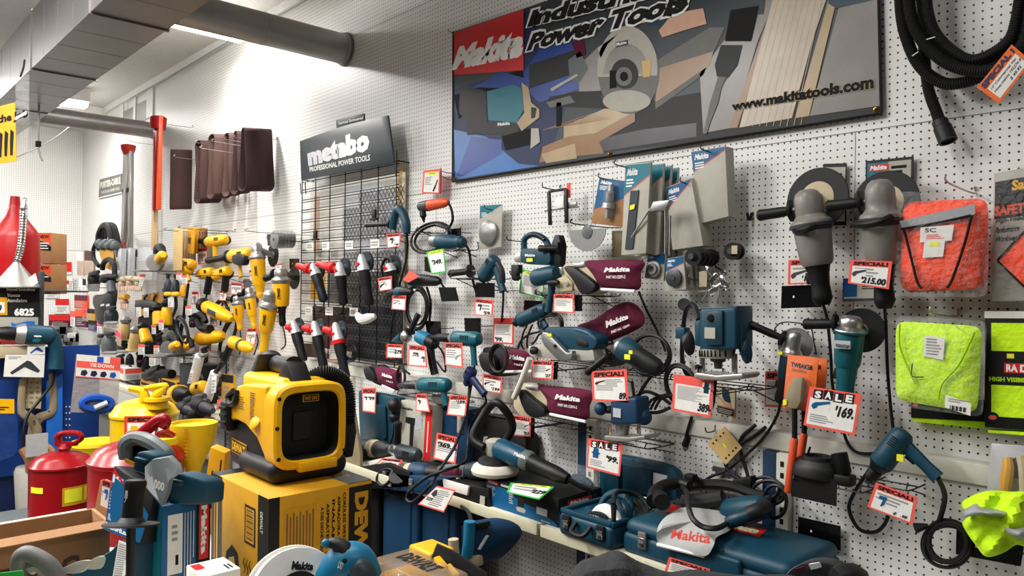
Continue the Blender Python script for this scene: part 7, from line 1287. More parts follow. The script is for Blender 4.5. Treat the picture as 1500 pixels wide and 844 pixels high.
b.stext(q, '6825', .6, .49, .9, .62, 'white', .0012, .05); b.spoly(q, [(.55, .38), (.62, .35), (.78, .4), (.9, .4), (.93, .2), (.86, .1), (.8, .12), (.8, .25), (.6, .3), (.55, .32)], 'bluebright', .0012); b.srect(q, 0, 0, .85, .13, 'darkgrey', .0012); b.stext(q, 'Makita', .3, .0, .8, .12, 'redtag', .0018, .06)
b.srect(q, .2, .5, .5, .8, 'yelldark', .0012); b.srect(q, .2, .54, .46, .72, 'paper', .0016); b.stext(q, '9', .36, .56, .42, .68, 'ink', .002, .04); b.build('panel', t)
t = drill('drywall_gun', 'teal corded drill with black nose on the tan ledge at the left edge', 'drill', (-14, 491), (78, 494), (82, 540), .09, 2.0, ('black', 'castmetal', 'tealcase')) if False else thing('drywall_gun', 'teal corded drill with black nose on the tan ledge at the left edge', 'drill', E_(60, 520, .1))
a, c = E_(-20, 487, .12), E_(84, 492, .12); x = c-a; MB().lathe(a, a+x*.4, [(0, .01), (.2, .03), (.7, .045), (1, .04)], 'black', 16).build('nose', t); MB().lathe(a+x*.39, a+x*.52, [(0, .05), (.3, .06), (1, .07)], 'castmetal', 18).build('gear_case', t); MB().lathe(a+x*.5, c, [(0, .062), (.2, .066), (.8, .06), (1, .03)], 'tealcase', 18).build('motor_housing', t)
MB().tube([E_(76, 492, .12), E_(82, 512, .12), E_(81, 540, .12)], [.045, .04, .05], 'tealcase', 12).build('grip', t); MB().tube([E_(84, 498, .12), E_(87, 515, .12), E_(85, 530, .12)], .018, 'charcoal', 8).build('rubber_back', t); b = MB(); q = QE([(50, 491), (61, 491), (61, 494), (50, 494)], .19); b.stext(q, 'Makita', 0, 0, 1, 1, 'white', 0, .05); b.sell(QE([(47, 496), (60, 495), (60, 501), (47, 502)], .19), .5, .5, .5, .5, 'tealgreen', 0); b.build('badge', t)
MB().tube([E_(80, 542, .1), E_(76, 562, .1), E_(55, 590, .12), (E_(40, 610, .14)), E_(34, 640, .16), E_(38, 680, .16)], .01, 'cordblack', 7).build('power_cord', t)
for c4, l, pc in (([(8, 520), (66, 520), (64, 553), (5, 552)], 'white card with a drill drawing below the tan ledge', 'slate'), ([(40, 505), (66, 504), (66, 519), (40, 520)], 'small white card with a blue drill on the tan ledge', 'bluepl')):
    q = QE(c4, .14); b = MB().sheet(q, .002, 'paper'); b.spoly(q, [(.15, .2), (.55, .75), (.65, .7), (.9, .3), (.85, .2), (.7, .3), (.5, .45), (.2, .1)], pc, .001); b.lines(q, .08, .8, .4, .94, 2, 'grey'); tag(b.build('picture_card'), l, 'card')
# red funnel and steel funnel on top of the end board
t = thing('funnel', 'large red funnel standing upside down at the left edge', 'funnel', E_(10, 420, -.2)); o = -.25; s = PM(E_(10, 360, o)); a, c = E_(12, 420, o), E_(22, 288, o); a = Vector((c.x, c.y, a.z)); h = c.z-a.z
MB().lathe(a, c, [(0, 24*s), (.1, 34*s), (.3, 33*s), (.55, 32*s), (.62, 29*s), (.78, 14*s), (.88, 8*s), (.92, 7*s), (1, 6*s), (1, 4*s)], 'redfunnel', 32).build('cone', t)
b = MB(); b.box(Vector((c.x, c.y, a.z-.04)), X_*.1, Y_*.1, Z_*.04, 'darkgrey', .01); b.build('stand', t)
t = thing('funnel', 'galvanised steel funnel with a flexible spout in front of the red funnel', 'funnel', E_(25, 420, .0)); a = E_(24, 422, -.0); c = E_(30, 384, -.0); c = Vector((a.x, a.y, c.z)); MB().lathe(a, c, [(0, .13), (.05, .135), (.1, .13), (.95, .022), (1, .02)], 'castmetal', 28).build('cone', t); P = cat([c, E_(31, 360, .0), E_(34, 330, .0), E_(35, 305, .0)], 14); MB().tube(P, [.024 if i % 2 else .019 for i in range(len(P))], 'chrome', 12, 1).build('flexible_spout', t); MB().lathe(E_(35, 306, 0), E_(37, 290, 0), [(0, .022), (.3, .02), (.5, .012), (1, .01)], 'chrome', 10).build('spout_tip', t)
q = QE([(41, 408), (52, 400), (56, 414), (46, 420)], .14); tag(MB().sheet(q, .002, 'paper').build('price_tag'), 'small white tag stuck on the steel funnel', 'price tag')
# hung on the blue board
t = thing('locking_clamp', 'khaki locking clamp with wide jaws hung on the blue board', 'clamp', E_(55, 640, .06)); MB().tube([E_(p[0], p[1], .06) for p in ((76, 548), (78, 590), (74, 605), (58, 612), (50, 625), (46, 650), (44, 690))], [.022, .024, .026, .03, .032, .026, .02], 'khaki', 10, 5, False, (X_, .6)).build('upper_jaw', t); MB().tube([E_(p[0], p[1], .08) for p in ((33, 555), (31, 595), (34, 606), (46, 614), (54, 630), (52, 650), (48, 690))], [.02, .022, .026, .028, .03, .024, .02], 'khaki', 10, 5, False, (X_, .6)).build('lower_jaw', t)
b = MB()
for p in ((58, 614), (50, 617), (41, 622), (72, 603), (48, 640)): b.lathe(E_(p[0], p[1], .1), E_(p[0], p[1], .115), [(0, .008), (1, .005)], 'chrome', 10)
b.build('rivets', t)
for k, x in enumerate((33, 41, 50)): tag(MB().sheet(QE([(x, 552), (x+11, 552), (x+10, 599), (x, 598)], .04+.008*k), .004, 'sand').lines(QE([(x, 552), (x+11, 552), (x+10, 599), (x, 598)], .04+.008*k), .2, .1, .8, .9, 5, 'khaki').build('paper_pack'), ('left', 'middle', 'right')[k]+' tan sheet strip behind the khaki clamp jaws', 'sandpaper pack')
t = thing('plastic_tray', 'bright blue plastic strip standing against the blue board', 'tray', E_(82, 680, .04)); MB().prism([E_(p[0], p[1], .06) for p in ((68, 560), (92, 548), (92, 660), (90, 682), (68, 680))], X_*-.03, 'bluebright', .006).build('strip', t)
t = thing('bag_pack', 'clear bag with red picture card and blue cord hung right of the teal drill', 'packaged tool', E_(140, 520, .3)); q = QE([(112, 519), (177, 524), (172, 606), (103, 604)], .3); MB().sheet(q, .003, 'greybag').build('bag', t); b = MB(); q = QE([(113, 519), (177, 525), (175, 557), (111, 552)], .305); b.sheet(q, .004, 'paper'); b.srect(q, 0, .42, 1, .72, 'redtag'); b.srect(q, .75, .7, 1, 1, 'redtag'); b.srect(q, .45, .72, .6, .98, 'bluepl'); b.stext(q, 'TIE DOWN', .3, .5, .85, .66, 'paper', .0012, .04); b.srect(q, 0, 0, 1, .04, 'redtag')
for k in range(4): b.spoly(q, [(.1+.22*k, .1), (.2+.22*k, .06), (.26+.22*k, .2), (.22+.22*k, .34), (.12+.22*k, .3)], 'navy' if k < 3 else 'bluepl', .001)
b.build('picture_card', t); b = MB()
for k in range(4): b.tube([E_(142+22*math.cos(a), 594+9*math.sin(a)-k, .29+.01*k) for a in [i*math.pi/5 for i in range(10)]], .02, 'bluepl', 6, 3, True)
b.build('blue_cord', t); MB().tube([E_(138, 598, .34), E_(148, 594, .34), E_(157, 590, .34)], .018, 'satin', 8).build('hook', t)
t = thing('bag_pack', 'blue bagged pack with a yellow header at the left edge', 'packaged tool', E_(8, 610, .1)); b = MB(); b.prism(cat([E_(p[0], p[1], .12) for p in ((-20, 605), (22, 603), (27, 640), (22, 668), (-20, 672))], 2, True), X_*-.05, 'bluebag', .01); b.build('bag', t); b = MB(); q = QE([(-20, 584), (21, 585), (21, 606), (-20, 606)], .125); b.sheet(q, .004, 'yellow'); b.lines(q, .3, .2, .8, .5, 2, 'ink'); b.build('header', t)
t = thing('strap_bag', 'clear bag of orange straps and steel below the khaki clamp', 'packaged tool', E_(55, 670, .2)); b = MB()
for p, q in (((36, 655), (48, 690)), ((62, 655), (74, 672)), ((50, 662), (60, 690))): b.tube([E_(*p, .2), E_((p[0]+q[0])/2+4, (p[1]+q[1])/2, .22), E_(*q, .2)], .04, 'woodbrown', 8)
b.build('straps', t); MB().box(E_(54, 652, .27), Y_*.06, Z_*.07, X_*.003, 'satin').build('steel_plate', t); MB().lathe(E_(60, 740, .1), E_(60, 682, .1), [(0, .14), (.9, .15), (1, .14)], 'packgrey', 24).build('paint_can', t)
# safety cans
def can(base, top, r, m, l, dd, spec=1):
    a = D(base[0], base[1], dd); c = Vector((a.x, a.y, D(base[0], top, dd).z)); h = c.z-a.z; t = thing('safety_can', l, 'safety can', a, None)
    MB().lathe(a, c, [(0, r*.96), (.015, r*1.01), (.03, r), (.78, r), (.79, r*1.035), (.82, r*1.035), (.83, r*.99), (.92, r*.86), (.97, r*.6), (1, r*.3), (1, .01)], m, 40).build('can_body', t); return t, a, c
def spout(t, c, r, m, k=1, side=1):
    w = R_*side; p = c+w*r*.1; MB().lathe(p-Z_*.02, p+Z_*.05*k, [(0, .035), (.7, .028), (.8, .036), (1, .03)], m, 18).build('neck', t)
    MB().tube([p+Z_*.05*k-w*.02, p+Z_*.13*k-w*.035, p+Z_*.165*k, p+Z_*.16*k+w*.08, p+Z_*.11*k+w*.09, p+Z_*.08*k+w*.06], [.014, .018, .014, .013, .013, .012], m, 10, 2, False, (W_, 1.5)).build('carry_handle', t)
    MB().box(p+Z_*.07*k+w*.01, w*.05, Y_*.016, Z_*.012, m, .004).build('trigger_lever', t); MB().lathe(p+Z_*.05*k, p+Z_*.075*k, [(0, .03), (1, .022)], m, 16).build('cap', t)
t, a, c = can((89, 756), 662, .152, 'redgloss', 'left red safety can with yellow labels behind the cardboard carton', 4.1); spout(t, c, .15, 'redgloss', .62)
def wrap(t, a, c, r, a0, a1, v0, v1, m, nm):
    vs = []; n = 10; e = (EYE-a); b0 = math.atan2(e.y, e.x)
    for i in range(n+1): g = b0+math.radians(a0+(a1-a0)*i/n); vs += [a+(c-a)*v0+Vector((math.cos(g), math.sin(g), 0))*r, a+(c-a)*v1+Vector((math.cos(g), math.sin(g), 0))*r]
    return MB().add(vs, [(2*i, 2*i+2, 2*i+3, 2*i+1) for i in range(n)], m).build(nm, t)
wrap(t, a, c, .154, 2, 85, .25, .53, 'yelldark', 'warning_label'); wrap(t, a, c, .1545, 6, 38, .3, .5, 'yellsticker', 'label_panel'); wrap(t, a, c, .1545, 44, 80, .3, .5, 'yellsticker', 'label_panel'); wrap(t, a, c, .154, -62, -32, .46, .55, 'yellsticker', 'small_label')
tt = thing('crate', 'low grey platform under the left red safety can', 'platform', (a.x, a.y, 0)); MB().bx((a.x-.3, a.y-.3, .002), (a.x+.25, a.y+.25, a.z-.001), 'steelpaint', .004).build('block', tt)
t, a, c = can((199, 786), 645, .158, 'redgloss', 'nearer red safety can with raised red spout lever, behind the boxes', 2.76); p = c; MB().tube([D(198, 644, 2.76), D(214, 630, 2.74), D(236, 614, 2.72), D(242, 618, 2.72), D(238, 626, 2.72)], [.02, .022, .02, .022, .018], 'redgloss', 12).build('spout_lever', t); b = MB()
for o in (0, 7): b.tube([D(228, 636+o*.3, 2.7), D(244, 632+o, 2.7), D(256, 638+o, 2.7)], .007, 'redgloss', 8)
b.build('trigger', t); MB().box(D(244, 646, 2.7), X_*.03, Y_*.03, Z_*.012, 'lemon', .005).build('yellow_valve', t); MB().lathe(c-Z_*.03, c+Z_*.03, [(0, .05), (1, .04)], 'redgloss', 18).build('neck', t)
q = Qf([(150, 702), (163, 706), (158, 748), (146, 742)], lambda x, y: D(x, y, 2.45)); ptag(q, 2, 'small red tag with a blue tool on the kraft board by the near red can', 'SPE', '', ('drill', .2, .3, .8, .7, 'bluepl'), n=1)
t = thing('kraft_board', 'kraft cardboard flap with a red tag between the cans', 'cardboard flap', D(150, 740, 2.5)); MB().prism([D(x, y, 2.5) for x, y in ((147, 703), (166, 712), (158, 760), (136, 757))], Y_*.02, 'kraft', .002).build('board', t)
t, a, c = can((211, 700), 584, .158, 'yellcan', 'yellow safety can with a red special card, behind the yellow funnel', 3.87)
MB().lathe(D(230, 598, 3.8), D(230, 582, 3.8), [(0, .055), (.6, .05), (.7, .062), (1, .06)], 'yellcan', 20).build('neck', t); MB().tube([D(x, y, 3.8) for x, y in ((226, 582), (232, 576), (240, 570), (241, 565), (212, 569))], [.02, .022, .016, .016, .014], 'yellcan', 10).build('carry_handle', t); MB().tube([D(x, y, 3.8) for x, y in ((190, 569), (208, 573), (212, 585), (207, 596))], [.016, .02, .026, .02], 'yellcan', 10).build('trigger_lever', t)
tt = thing('stand', 'low stand under the yellow safety can', 'platform', (a.x, a.y, 0)); MB().bx((a.x-.25, a.y-.18, .002), (a.x+.3, a.y+.22, a.z-.001), 'steelpaint', .004).build('block', tt)
ptag(Qf([(182, 610), (243, 609), (244, 652), (182, 650)], lambda x, y: D(x, y, 3.62)), 3, 'large red special card with a yellow can picture on the yellow safety can', 'SPECIAL', "'4", ('router', .08, .15, .4, .65, 'lemon'), n=0, k='redhot', pb=(.6, .45, .8, .66))
t = thing('funnel', 'wide yellow plastic funnel beside the vacuum carton', 'funnel', D(285, 690, 2.9)); a, c = D(287, 700, 2.9), D(284, 619, 2.9); a = Vector((c.x, c.y, a.z-.02)); MB().lathe(Vector((a.x, a.y, TZ+.002)), a, [(0, .016), (1, .022)], 'lemon', 20).build('stem', t); MB().lathe(a, c, [(0, .022), (.15, .026), (.3, .034), (.72, .08), (.95, .085), (1, .085), (1, .08), (.95, .079)], 'lemon', 30).build('cone', t)
b = MB(); q = Qf([(270, 628), (277, 628), (277, 675), (270, 675)], lambda x, y: D(x, y, 2.81)); b.lines(q, 0, 0, 1, 1, 9, 'yelldark', 0); b.build('moulded_marks', t)
t2 = thing('pail', 'yellow plastic pail behind the left red safety can', 'pail', D(140, 700, 4.6)); MB().lathe(D(138, 740, 4.6), Vector((D(138, 740, 4.6).x, D(138, 740, 4.6).y, D(138, 646, 4.6).z)), [(0, .1), (.9, .13), (.95, .14), (1, .135), (1, .12)], 'lemon', 26).build('shell', t2); a = D(138, 740, 4.6); tt = thing('crate', 'low grey platform under the yellow pail', 'platform', (a.x, a.y, 0)); MB().bx((a.x-.16, a.y-.16, .002), (a.x+.16, a.y+.16, a.z-.001), 'steelpaint', .004).build('block', tt)
t = thing('tool_box', 'yellow printed box leaning behind the yellow funnel', 'boxed tool', D(310, 690, 2.75)); q = Qf([(308, 655), (330, 664), (318, 783), (290, 780)], lambda x, y: D(x, y, 2.75)); b = MB().sheet(q, .06, 'yelldark', .003); b.spoly(q, [(.2, .3), (.6, .3), (.7, .7), (.3, .75)], 'ink'); b.srect(q, .75, .1, .85, .9, 'ink'); b.build('carton', t)
# cardboard carton, saw handle
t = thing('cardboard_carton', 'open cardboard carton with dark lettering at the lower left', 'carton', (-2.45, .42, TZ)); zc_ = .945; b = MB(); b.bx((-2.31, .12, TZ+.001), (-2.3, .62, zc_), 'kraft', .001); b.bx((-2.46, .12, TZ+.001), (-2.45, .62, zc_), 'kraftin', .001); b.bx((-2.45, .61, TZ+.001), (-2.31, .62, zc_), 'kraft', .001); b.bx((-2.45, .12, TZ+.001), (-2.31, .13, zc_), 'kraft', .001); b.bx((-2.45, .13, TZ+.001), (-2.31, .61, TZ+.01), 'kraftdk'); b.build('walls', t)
MB().prism([Vector((-2.301, .12, zc_)), Vector((-2.301, .62, zc_)), Vector((-2.27, .62, zc_-.012)), Vector((-2.27, .12, zc_-.012))], Z_*.003, 'kraft').build('flap', t)
b = MB(); q = axq((-2.2995, .3, .815), (0, .28, 0), (0, 0, .055)); b.stext(q, 'D Tool Co', 0, 0, 1, 1, 'brownin', .0004, .05); b.build('lettering', t)
t = thing('saw_handle', 'grey plastic saw handle with two pale blades in the cardboard carton corner', 'saw', D(90, 850, 1.75)); e = 1.75; MB().tube([D(x, y, e) for x, y in ((28, 850), (28, 822), (36, 812), (50, 814), (70, 826), (84, 845), (86, 860))], [.016, .018, .019, .018, .018, .018, .016], 'midgrey', 12).build('handle_loop', t); MB().tube([D(x, y, e+.02) for x, y in ((46, 830), (58, 826), (70, 836), (74, 855))], .02, 'grey', 10).build('inner_grip', t)
for k, (x0, x1, y) in enumerate(((84, 130, 832), (120, 150, 826))): MB().prism(cat([D(x, yy, e+.03+.05*k) for x, yy in ((x0, y+6), ((x0+x1)/2, y-7), (x1-4, y-11), (x1, y-6), ((x0+x1)/2+8, y+8))], 4, True), Y_*.008, 'packgrey', .002).build('blade_cover', t)
q = Qf([(-20, 842), (33, 836), (38, 862), (-20, 870)], lambda x, y: D(x, y, 1.68)); b = MB().sheet(q, .002, 'greensign'); tag(b.build('price_tag'), 'green card corner at the lower left edge', 'price tag')
# hanging yellow sign bag, cords
t = thing('hanging_sign', 'yellow printed sign in a clear sleeve hanging from the rectangular duct', 'sign', D(20, 110, 4.9)); q = Qf([(-40, 165), (22, 150), (24, 236), (-40, 246)], lambda x, y: D(x, y, 4.6)); b = MB().sheet(q, .003, 'yelldark'); b.stext(q, 'the Job', .58, .66, 1.3, .84, 'ink', .001, .05); 
for k in range(3): b.spoly(q, [(.6+.13*k, .12), (.66+.13*k, .1), (.68+.13*k, .3), (.7+.13*k, .5), (.62+.13*k, .56), (.6+.13*k, .35)], 'ink')
b.build('printed_panel', t); MB().prism([D(x, y, 4.65) for x, y in ((22, 118), (38, 106), (38, 190), (34, 226), (22, 236))], Y_*.02, 'clearbag', .004).build('clear_sleeve', t); MB().prism([D(x, y, 4.58) for x, y in ((22, 172), (38, 163), (38, 167), (22, 176))], Y_*.004, 'white').build('white_tape', t); MB().tube([D(30, 112, 4.65), D(34, 100, 4.7), D(36, 88, 4.75)], .006, 'ink', 6).build('tie', t)
t = thing('pull_cord', 'grey dangling cord with a black connector below the rectangular duct', 'cord', D(57, 165, 6.2)); MB().tube([D(57, 150, 6.6), D(57, 172, 6.6), D(56, 205, 6.6), D(56, 212, 6.6)], .009, 'grey', 6).build('cable', t); MB().box(D(56, 211, 6.6), X_*.02, Y_*.02, Z_*.025, 'ink', .004).build('connector', t); MB().tube([D(56, 215, 6.6), D(59, 228, 6.6), D(62, 236, 6.6)], .009, 'grey', 6).build('tail', t)
o = MB().tube([D(-10, 243, 7), D(20, 232, 7.2), D(60, 214, 7.6), D(90, 195, 8), D(108, 180, 8.3)], .005, 'grey', 5).build('power_cable'); tag(o, 'thin grey cable strung across below the farther round duct', 'cable')
# ---------------------------------------------------------------- far end wall and crowded left part of the long wall
def pk(q, l, base, acc, cat_='packaged accessory', th=.02, grp=None, v=.6):
    b = MB().sheet(q, th, base, .001)
    if acc: b.srect(q, 0, v, 1, 1, acc, .001)
    b.lines(q, .12, .1, .88, v-.08, 4, 'grey' if base != 'midgrey' else 'darkgrey'); return tag(b.build('hanging_pack'), l, cat_, grp)
ew = lambda x, y: Xp(x, y, XF+.022)
for (x0, y0, x1, y1), l, bs, ac, v in (((76, 344, 95, 394), 'tall white pack with dark print high on the far end wall', 'satin', 'paper', .8), ((88, 384, 105, 402), 'round red ring pack on the far end wall', 'paper', 'red', .2), ((87, 411, 101, 427), 'white and red pack below the red ring pack', 'paper', 'red', .65), ((102, 408, 107, 426), 'slim white pack, left of two beside the red and white pack', 'paper', None, .9), ((108, 407, 113, 425), 'slim white pack, right of two beside the red and white pack', 'satin', None, .9),
        ((67, 421, 86, 437), 'wide red and white pack next to the kraft boxes', 'paper', 'red', .5), ((81, 438, 101, 460), 'red topped white pack with a tool drawing on the far end wall', 'paper', 'red', .58), ((72, 461, 106, 480), 'wide dark red pack above the small steel goods', 'maroon', 'red', .55)):
    q = Qf([(x0, y0), (x1, y0), (x1, y1), (x0, y1)], ew); o = pk(q, l, bs, ac, v=v)
q = Qf([(76, 344), (95, 344), (95, 394), (76, 394)], lambda x, y: Xp(x, y, XF+.026)); b = MB()
b.srect(q, .05, .1, .42, .9, 'packgrey'); b.srect(q, .18, .2, .3, .85, 'charcoal', .002); b.srect(q, .05, .52, .45, .6, 'ink', .003); b.spoly(q, [(.5, .35), (.8, .35), (.5, .6)], 'darkgrey', .002); b.build('printed_insert', None) if 0 else tag(b.build('printed_insert'), 'printed dark insert on the tall white pack', 'insert card')
for k, (y0, y1) in enumerate(((341, 386), (387, 431))):
    p = D(49, y1, 5.65); q = D(75, y0, 5.65); t = thing('kraft_box', ('upper', 'lower')[k]+' kraft box with orange top print beside the red funnel', 'carton', p, 'stacked kraft boxes'); w = (D(75, y1, 5.65)-p); n = Vector((w.y, -w.x, 0)).normalized(); Qk = Q(p, D(75, y1, 5.65), q, D(49, y0, 5.65)); b = MB().sheet(Qk, .2, 'kraft', .002); b.spoly(Qk, [(0, .98), (1, .98), (1, .62), (.4, .8), (0, .86)], 'orangedark'); b.spoly(Qk, [(0, .8), (.5, .72), (1, .55), (1, .4), (0, .45)], 'ink'); b.stext(Qk, 'NEW', .3, .82, .9, .93, 'ink', .002, .04, 0); b.lines(Qk, .1, .45, .9, .7, 3, 'paper', .002, .4); b.build('carton', t)
for c, l, bs, ac in (((113, 367, 122, 403), 'pale pink pack, left of two under the thin hook', 'gloveskin', 'paper'), ((124, 367, 137, 403), 'pale pink pack, right of two under the thin hook', 'gloveskin', 'brownin'), ((115, 408, 120, 432), 'tall white strip pack beside the black sander, left', 'paper', None), ((121, 408, 126, 432), 'tall white strip pack beside the black sander, right', 'paper', 'ink'), ((109, 432, 128, 452), 'upper rust red pack above the pink cards', 'orangedark', 'maroon'), ((110, 453, 127, 479), 'lower rust red pack beside the pink cards', 'maroon', 'orangedark'), ((120, 450, 127, 470), 'pink card hung over the rust red packs', 'paper', 'pinktag'), ((128, 452, 139, 469), 'small yellow pack beside the pink card', 'yelldark', 'ink'), ((129, 469, 141, 484), 'purple dark pack below the small yellow pack', 'purple', 'ink'), ((142, 468, 149, 492), 'white and pink card below the black tool bag', 'paper', 'pinktag'), ((103, 455, 110, 478), 'slanted white card left of the rust red packs', 'paper', 'redtag')):
    pk(Qp([(c[0], c[1]), (c[2], c[1]+1), (c[2], c[3]+1), (c[0], c[3])], .35), l, bs, ac)
hook((97, 364), .7, 'thin long hook above the pale pink packs', m='steel')
rn = random.Random(12)
for k in range(16):
    x, y = 76+rn.random()*66, 482+rn.random()*24; p = Xp(x, y, XF+.06); b = MB().box(p, Y_*(.03+.04*rn.random()), Vector((0, 0, .03+.05*rn.random())), X_*.055, rn.choice(('steel', 'packgrey', 'midgrey', 'steelpaint', 'paper', 'darkgrey')), .004); b.lathe(p+Z_*.02, p+Z_*.08, [(0, .02), (1, .012)], 'steel', 8); tag(b.build('hardware_pack'), 'small grey steel hardware piece among the clutter above the blue board', 'hardware', 'small steel goods above the blue board')
# yellow hose tool, black sanders, bag, router
t = thing('pressure_tool', 'yellow tool hanging from a thick black hose loop at the far left of the wall', 'tool', V(155, 395, .35)); MB().prism(cat(VP([(144, 362), (158, 360), (168, 366), (170, 392), (160, 396), (150, 388)], .4), 2, True), -OUT*.15, 'yelldark', .02).build('body', t); b = MB()
for o in (0, 4, 8): b.tube(VP([(146+o, 366), (145+o, 345), (152+o, 331), (159+o, 333), (164+o, 352), (165+o, 366)], .4-.03*o), .035, 'rubber', 8)
b.tube(VP([(143, 352), (137, 365), (138, 380), (145, 390)], .42), .022, 'rubber', 8); b.build('hose_loop', t); b = MB()
for k in range(6): b.ball(V(146+4.6*k, 357+3*(k % 2), .42), .05, 'steelpaint')
b.build('metal_fittings', t); MB().tube(VP([(150, 395), (152, 385), (160, 380), (167, 388), (168, 402)], .45), .026, 'rubber', 8).build('lower_hose', t)
def blob(l, c, rx, ry, d, m, name, cat_, parts=()):
    p = V(*c, d); t = thing(name, l, cat_, p); s = PM(p); MB().lathe(p-Z_*ry*s, p+Z_*ry*s, [(0, rx*s*.6), (.08, rx*s*.9), (.4, rx*s), (.7, rx*s*.9), (.9, rx*s*.6), (1, rx*s*.2)], m, 16).build('body', t)
    for nm, a, b_, r, mm in parts: MB().lathe(V(*a, d+.05), V(*b_, d+.05), [(0, r*s*.6), (.1, r*s), (.9, r*s), (1, r*s*.5)], mm, 10).build(nm, t)
    return t
blob('black domed sander left of the yellow hose tool', (138, 408), 9, 10, .35, 'black', 'sander', 'sander', (('handle', (131, 402), (145, 398), 3, 'black'),))
plate([(128, 416), (146, 416), (145, 427), (129, 427)], .4, 'black plate below the domed black sander', dot=False)
blob('black wide capped polisher under the yellow hose tool', (160, 408), 13, 7, .4, 'black', 'polisher', 'polisher', (('motor', (162, 412), (164, 430), 6, 'steelpaint'), ('rim', (148, 405), (172, 404), 3, 'black')))
t = thing('tool_bag', 'black fabric tool bag with two white labels hanging at the left', 'tool bag', V(153, 450, .4)); MB().puff(cat(VP([(138, 433), (152, 431), (163, 424), (172, 425), (170, 448), (165, 455), (158, 472), (144, 474), (140, 455), (136, 444)], .38), 3, True), OUT+X_, .1, 'black', .6).build('bag', t); b = MB()
for x in (147, 155): b.sheet(Qp([(x, 446), (x+5, 445), (x+5, 448), (x, 449)], .62), .004, 'satin')
b.build('labels', t)
for k, (c, rx, ry, mt, l) in enumerate((((163, 462), 10, 11, 'slate', 'dark grey sander behind the black tool bag'), ((160, 503), 11, 14, 'steelpaint', 'grey square bodied router with a black top'), ((180, 508), 8, 7, 'darkgrey', 'small dark sander right of the grey router'), ((148, 500), 6, 8, 'midgrey', 'small grey trim router left of the square router'))): blob(l, c, rx, ry, .4, mt, 'router' if 'router' in l else 'sander', 'router' if 'router' in l else 'sander', (('top_cap', (c[0]-rx*.6, c[1]-ry), (c[0]+rx*.6, c[1]-ry), 3, 'black'), ('base', (c[0]-rx, c[1]+ry), (c[0]+rx, c[1]+ry), 2.5, 'castmetal')))
q = Qp([(170, 482), (178, 490), (177, 508), (171, 505)], .5); pk(q, 'pink edged card beside the grey square router', 'gloveskin', 'pinktag', 'price tag', .003)
# white packs and gloves
for k, (x0, x1) in enumerate(((166, 178), (179, 191), (192, 224))):
    q = Qp([(x0, 366-k), (x1, 364-k), (x1-2, 410), (x0+4, 410)], .4-.06*k); b = MB().sheet(q, .05, 'satin', .002); b.spoly(q, [(.2, .95), (.6, .95), (.5, .72), (.25, .75)] if k < 2 else [(.1, .95), (.3, .95), (.28, .72), (.1, .75)], 'darkgrey'); b.lines(q, .3, .3, .9, .6, 4, 'packgrey'); tag(b.build('hanging_pack'), ('left', 'middle', 'widest, right')[k]+' of three white hanging packs below the tripod', 'packaged accessory', 'white packs below the tripod')
for k, (c, w) in enumerate((((180, 417), 12), ((191, 416), 11), ((203, 417), 10), ((182, 443), 11))):
    t = thing('work_gloves', ('left bundled', 'middle bundled', 'right bundled', 'yellow cuffed')[k]+' pair of tan work gloves under the white packs', 'gloves', V(*c, .4), 'tan work gloves'); s = PM(V(*c, .4)); MB().ball(V(c[0], c[1], .4), w*.55*s, 'gloveskin', (Z_, 1.1 if k == 3 else .8)).build('palms', t); MB().lathe(V(c[0]-w*.5, c[1]-8, .4), V(c[0]+w*.4, c[1]-8, .42), [(0, 4*s), (1, 4*s)], 'yelldark' if k == 3 else 'sand', 10).build('cuffs', t)
    b = MB()
    for f in range(4): b.lathe(V(c[0]-w*.4+f*w*.26, c[1]+3, .45), V(c[0]-w*.45+f*w*.28, c[1]+10, .46), [(0, 1.6*s), (.8, 1.4*s), (1, .6*s)], 'gloveskin', 8)
    b.build('fingers', t)
q = Qp([(205, 402), (213, 402), (208, 420), (203, 419)], .5); pk(q, 'red topped white card hung in front of the widest white pack', 'paper', 'redtag', 'price tag', .003, v=.75)
# circular saws
def csaw(l, c, r, d, blade='castmetal', hd=1):
    p = V(*c, d); s = PM(p); t = thing('circular_saw', l, 'saw', p, 'yellow circular saws'); n = (OUT*.5+X_).normalized(); MB().disc(p, n, r*s, .05, blade, 26).build('blade_guard', t); MB().disc(p+n*.05-Z_*.01, n, r*s*.8, .012, 'steel', 26).build('lower_guard', t)
    a = p+n*.04+X_*.12+Z_*r*s*.25; MB().lathe(a, a+n*.1+X_*.14+Z_*.04, [(0, r*s*.5), (.1, r*s*.62), (.8, r*s*.56), (1, r*s*.3)], 'yellow', 18).build('motor_housing', t); MB().tube([p+Z_*r*s*.9-n*.05, p+Z_*r*s*1.7+X_*.05, p+Z_*r*s*1.6+X_*.15, p+Z_*r*s*.7+X_*.2], [.03, .035, .035, .03], 'charcoal' if hd else 'yellow', 10).build('handle', t); MB().box(p-Z_*r*s*.95, X_*.12, Y_*.16, Z_*.006, 'steel', .003).build('base_shoe', t); return t
csaw('grey and yellow circular saw hung left of the tan sandpaper packs', (228, 385), 13, .4); csaw('front yellow circular saw with a silver guard above the shelf', (247, 510), 11, .45); csaw('small yellow circular saw right of the front one', (266, 510), 8, .35)
for x, y, l in ((235, 401, 'wire rack under the hanging circular saw'), (240, 519, 'wire rack under the front circular saw'), (283, 404, 'wire rack beside the yellow nailer')): rack(x, x+30, y, .35, l, .08)
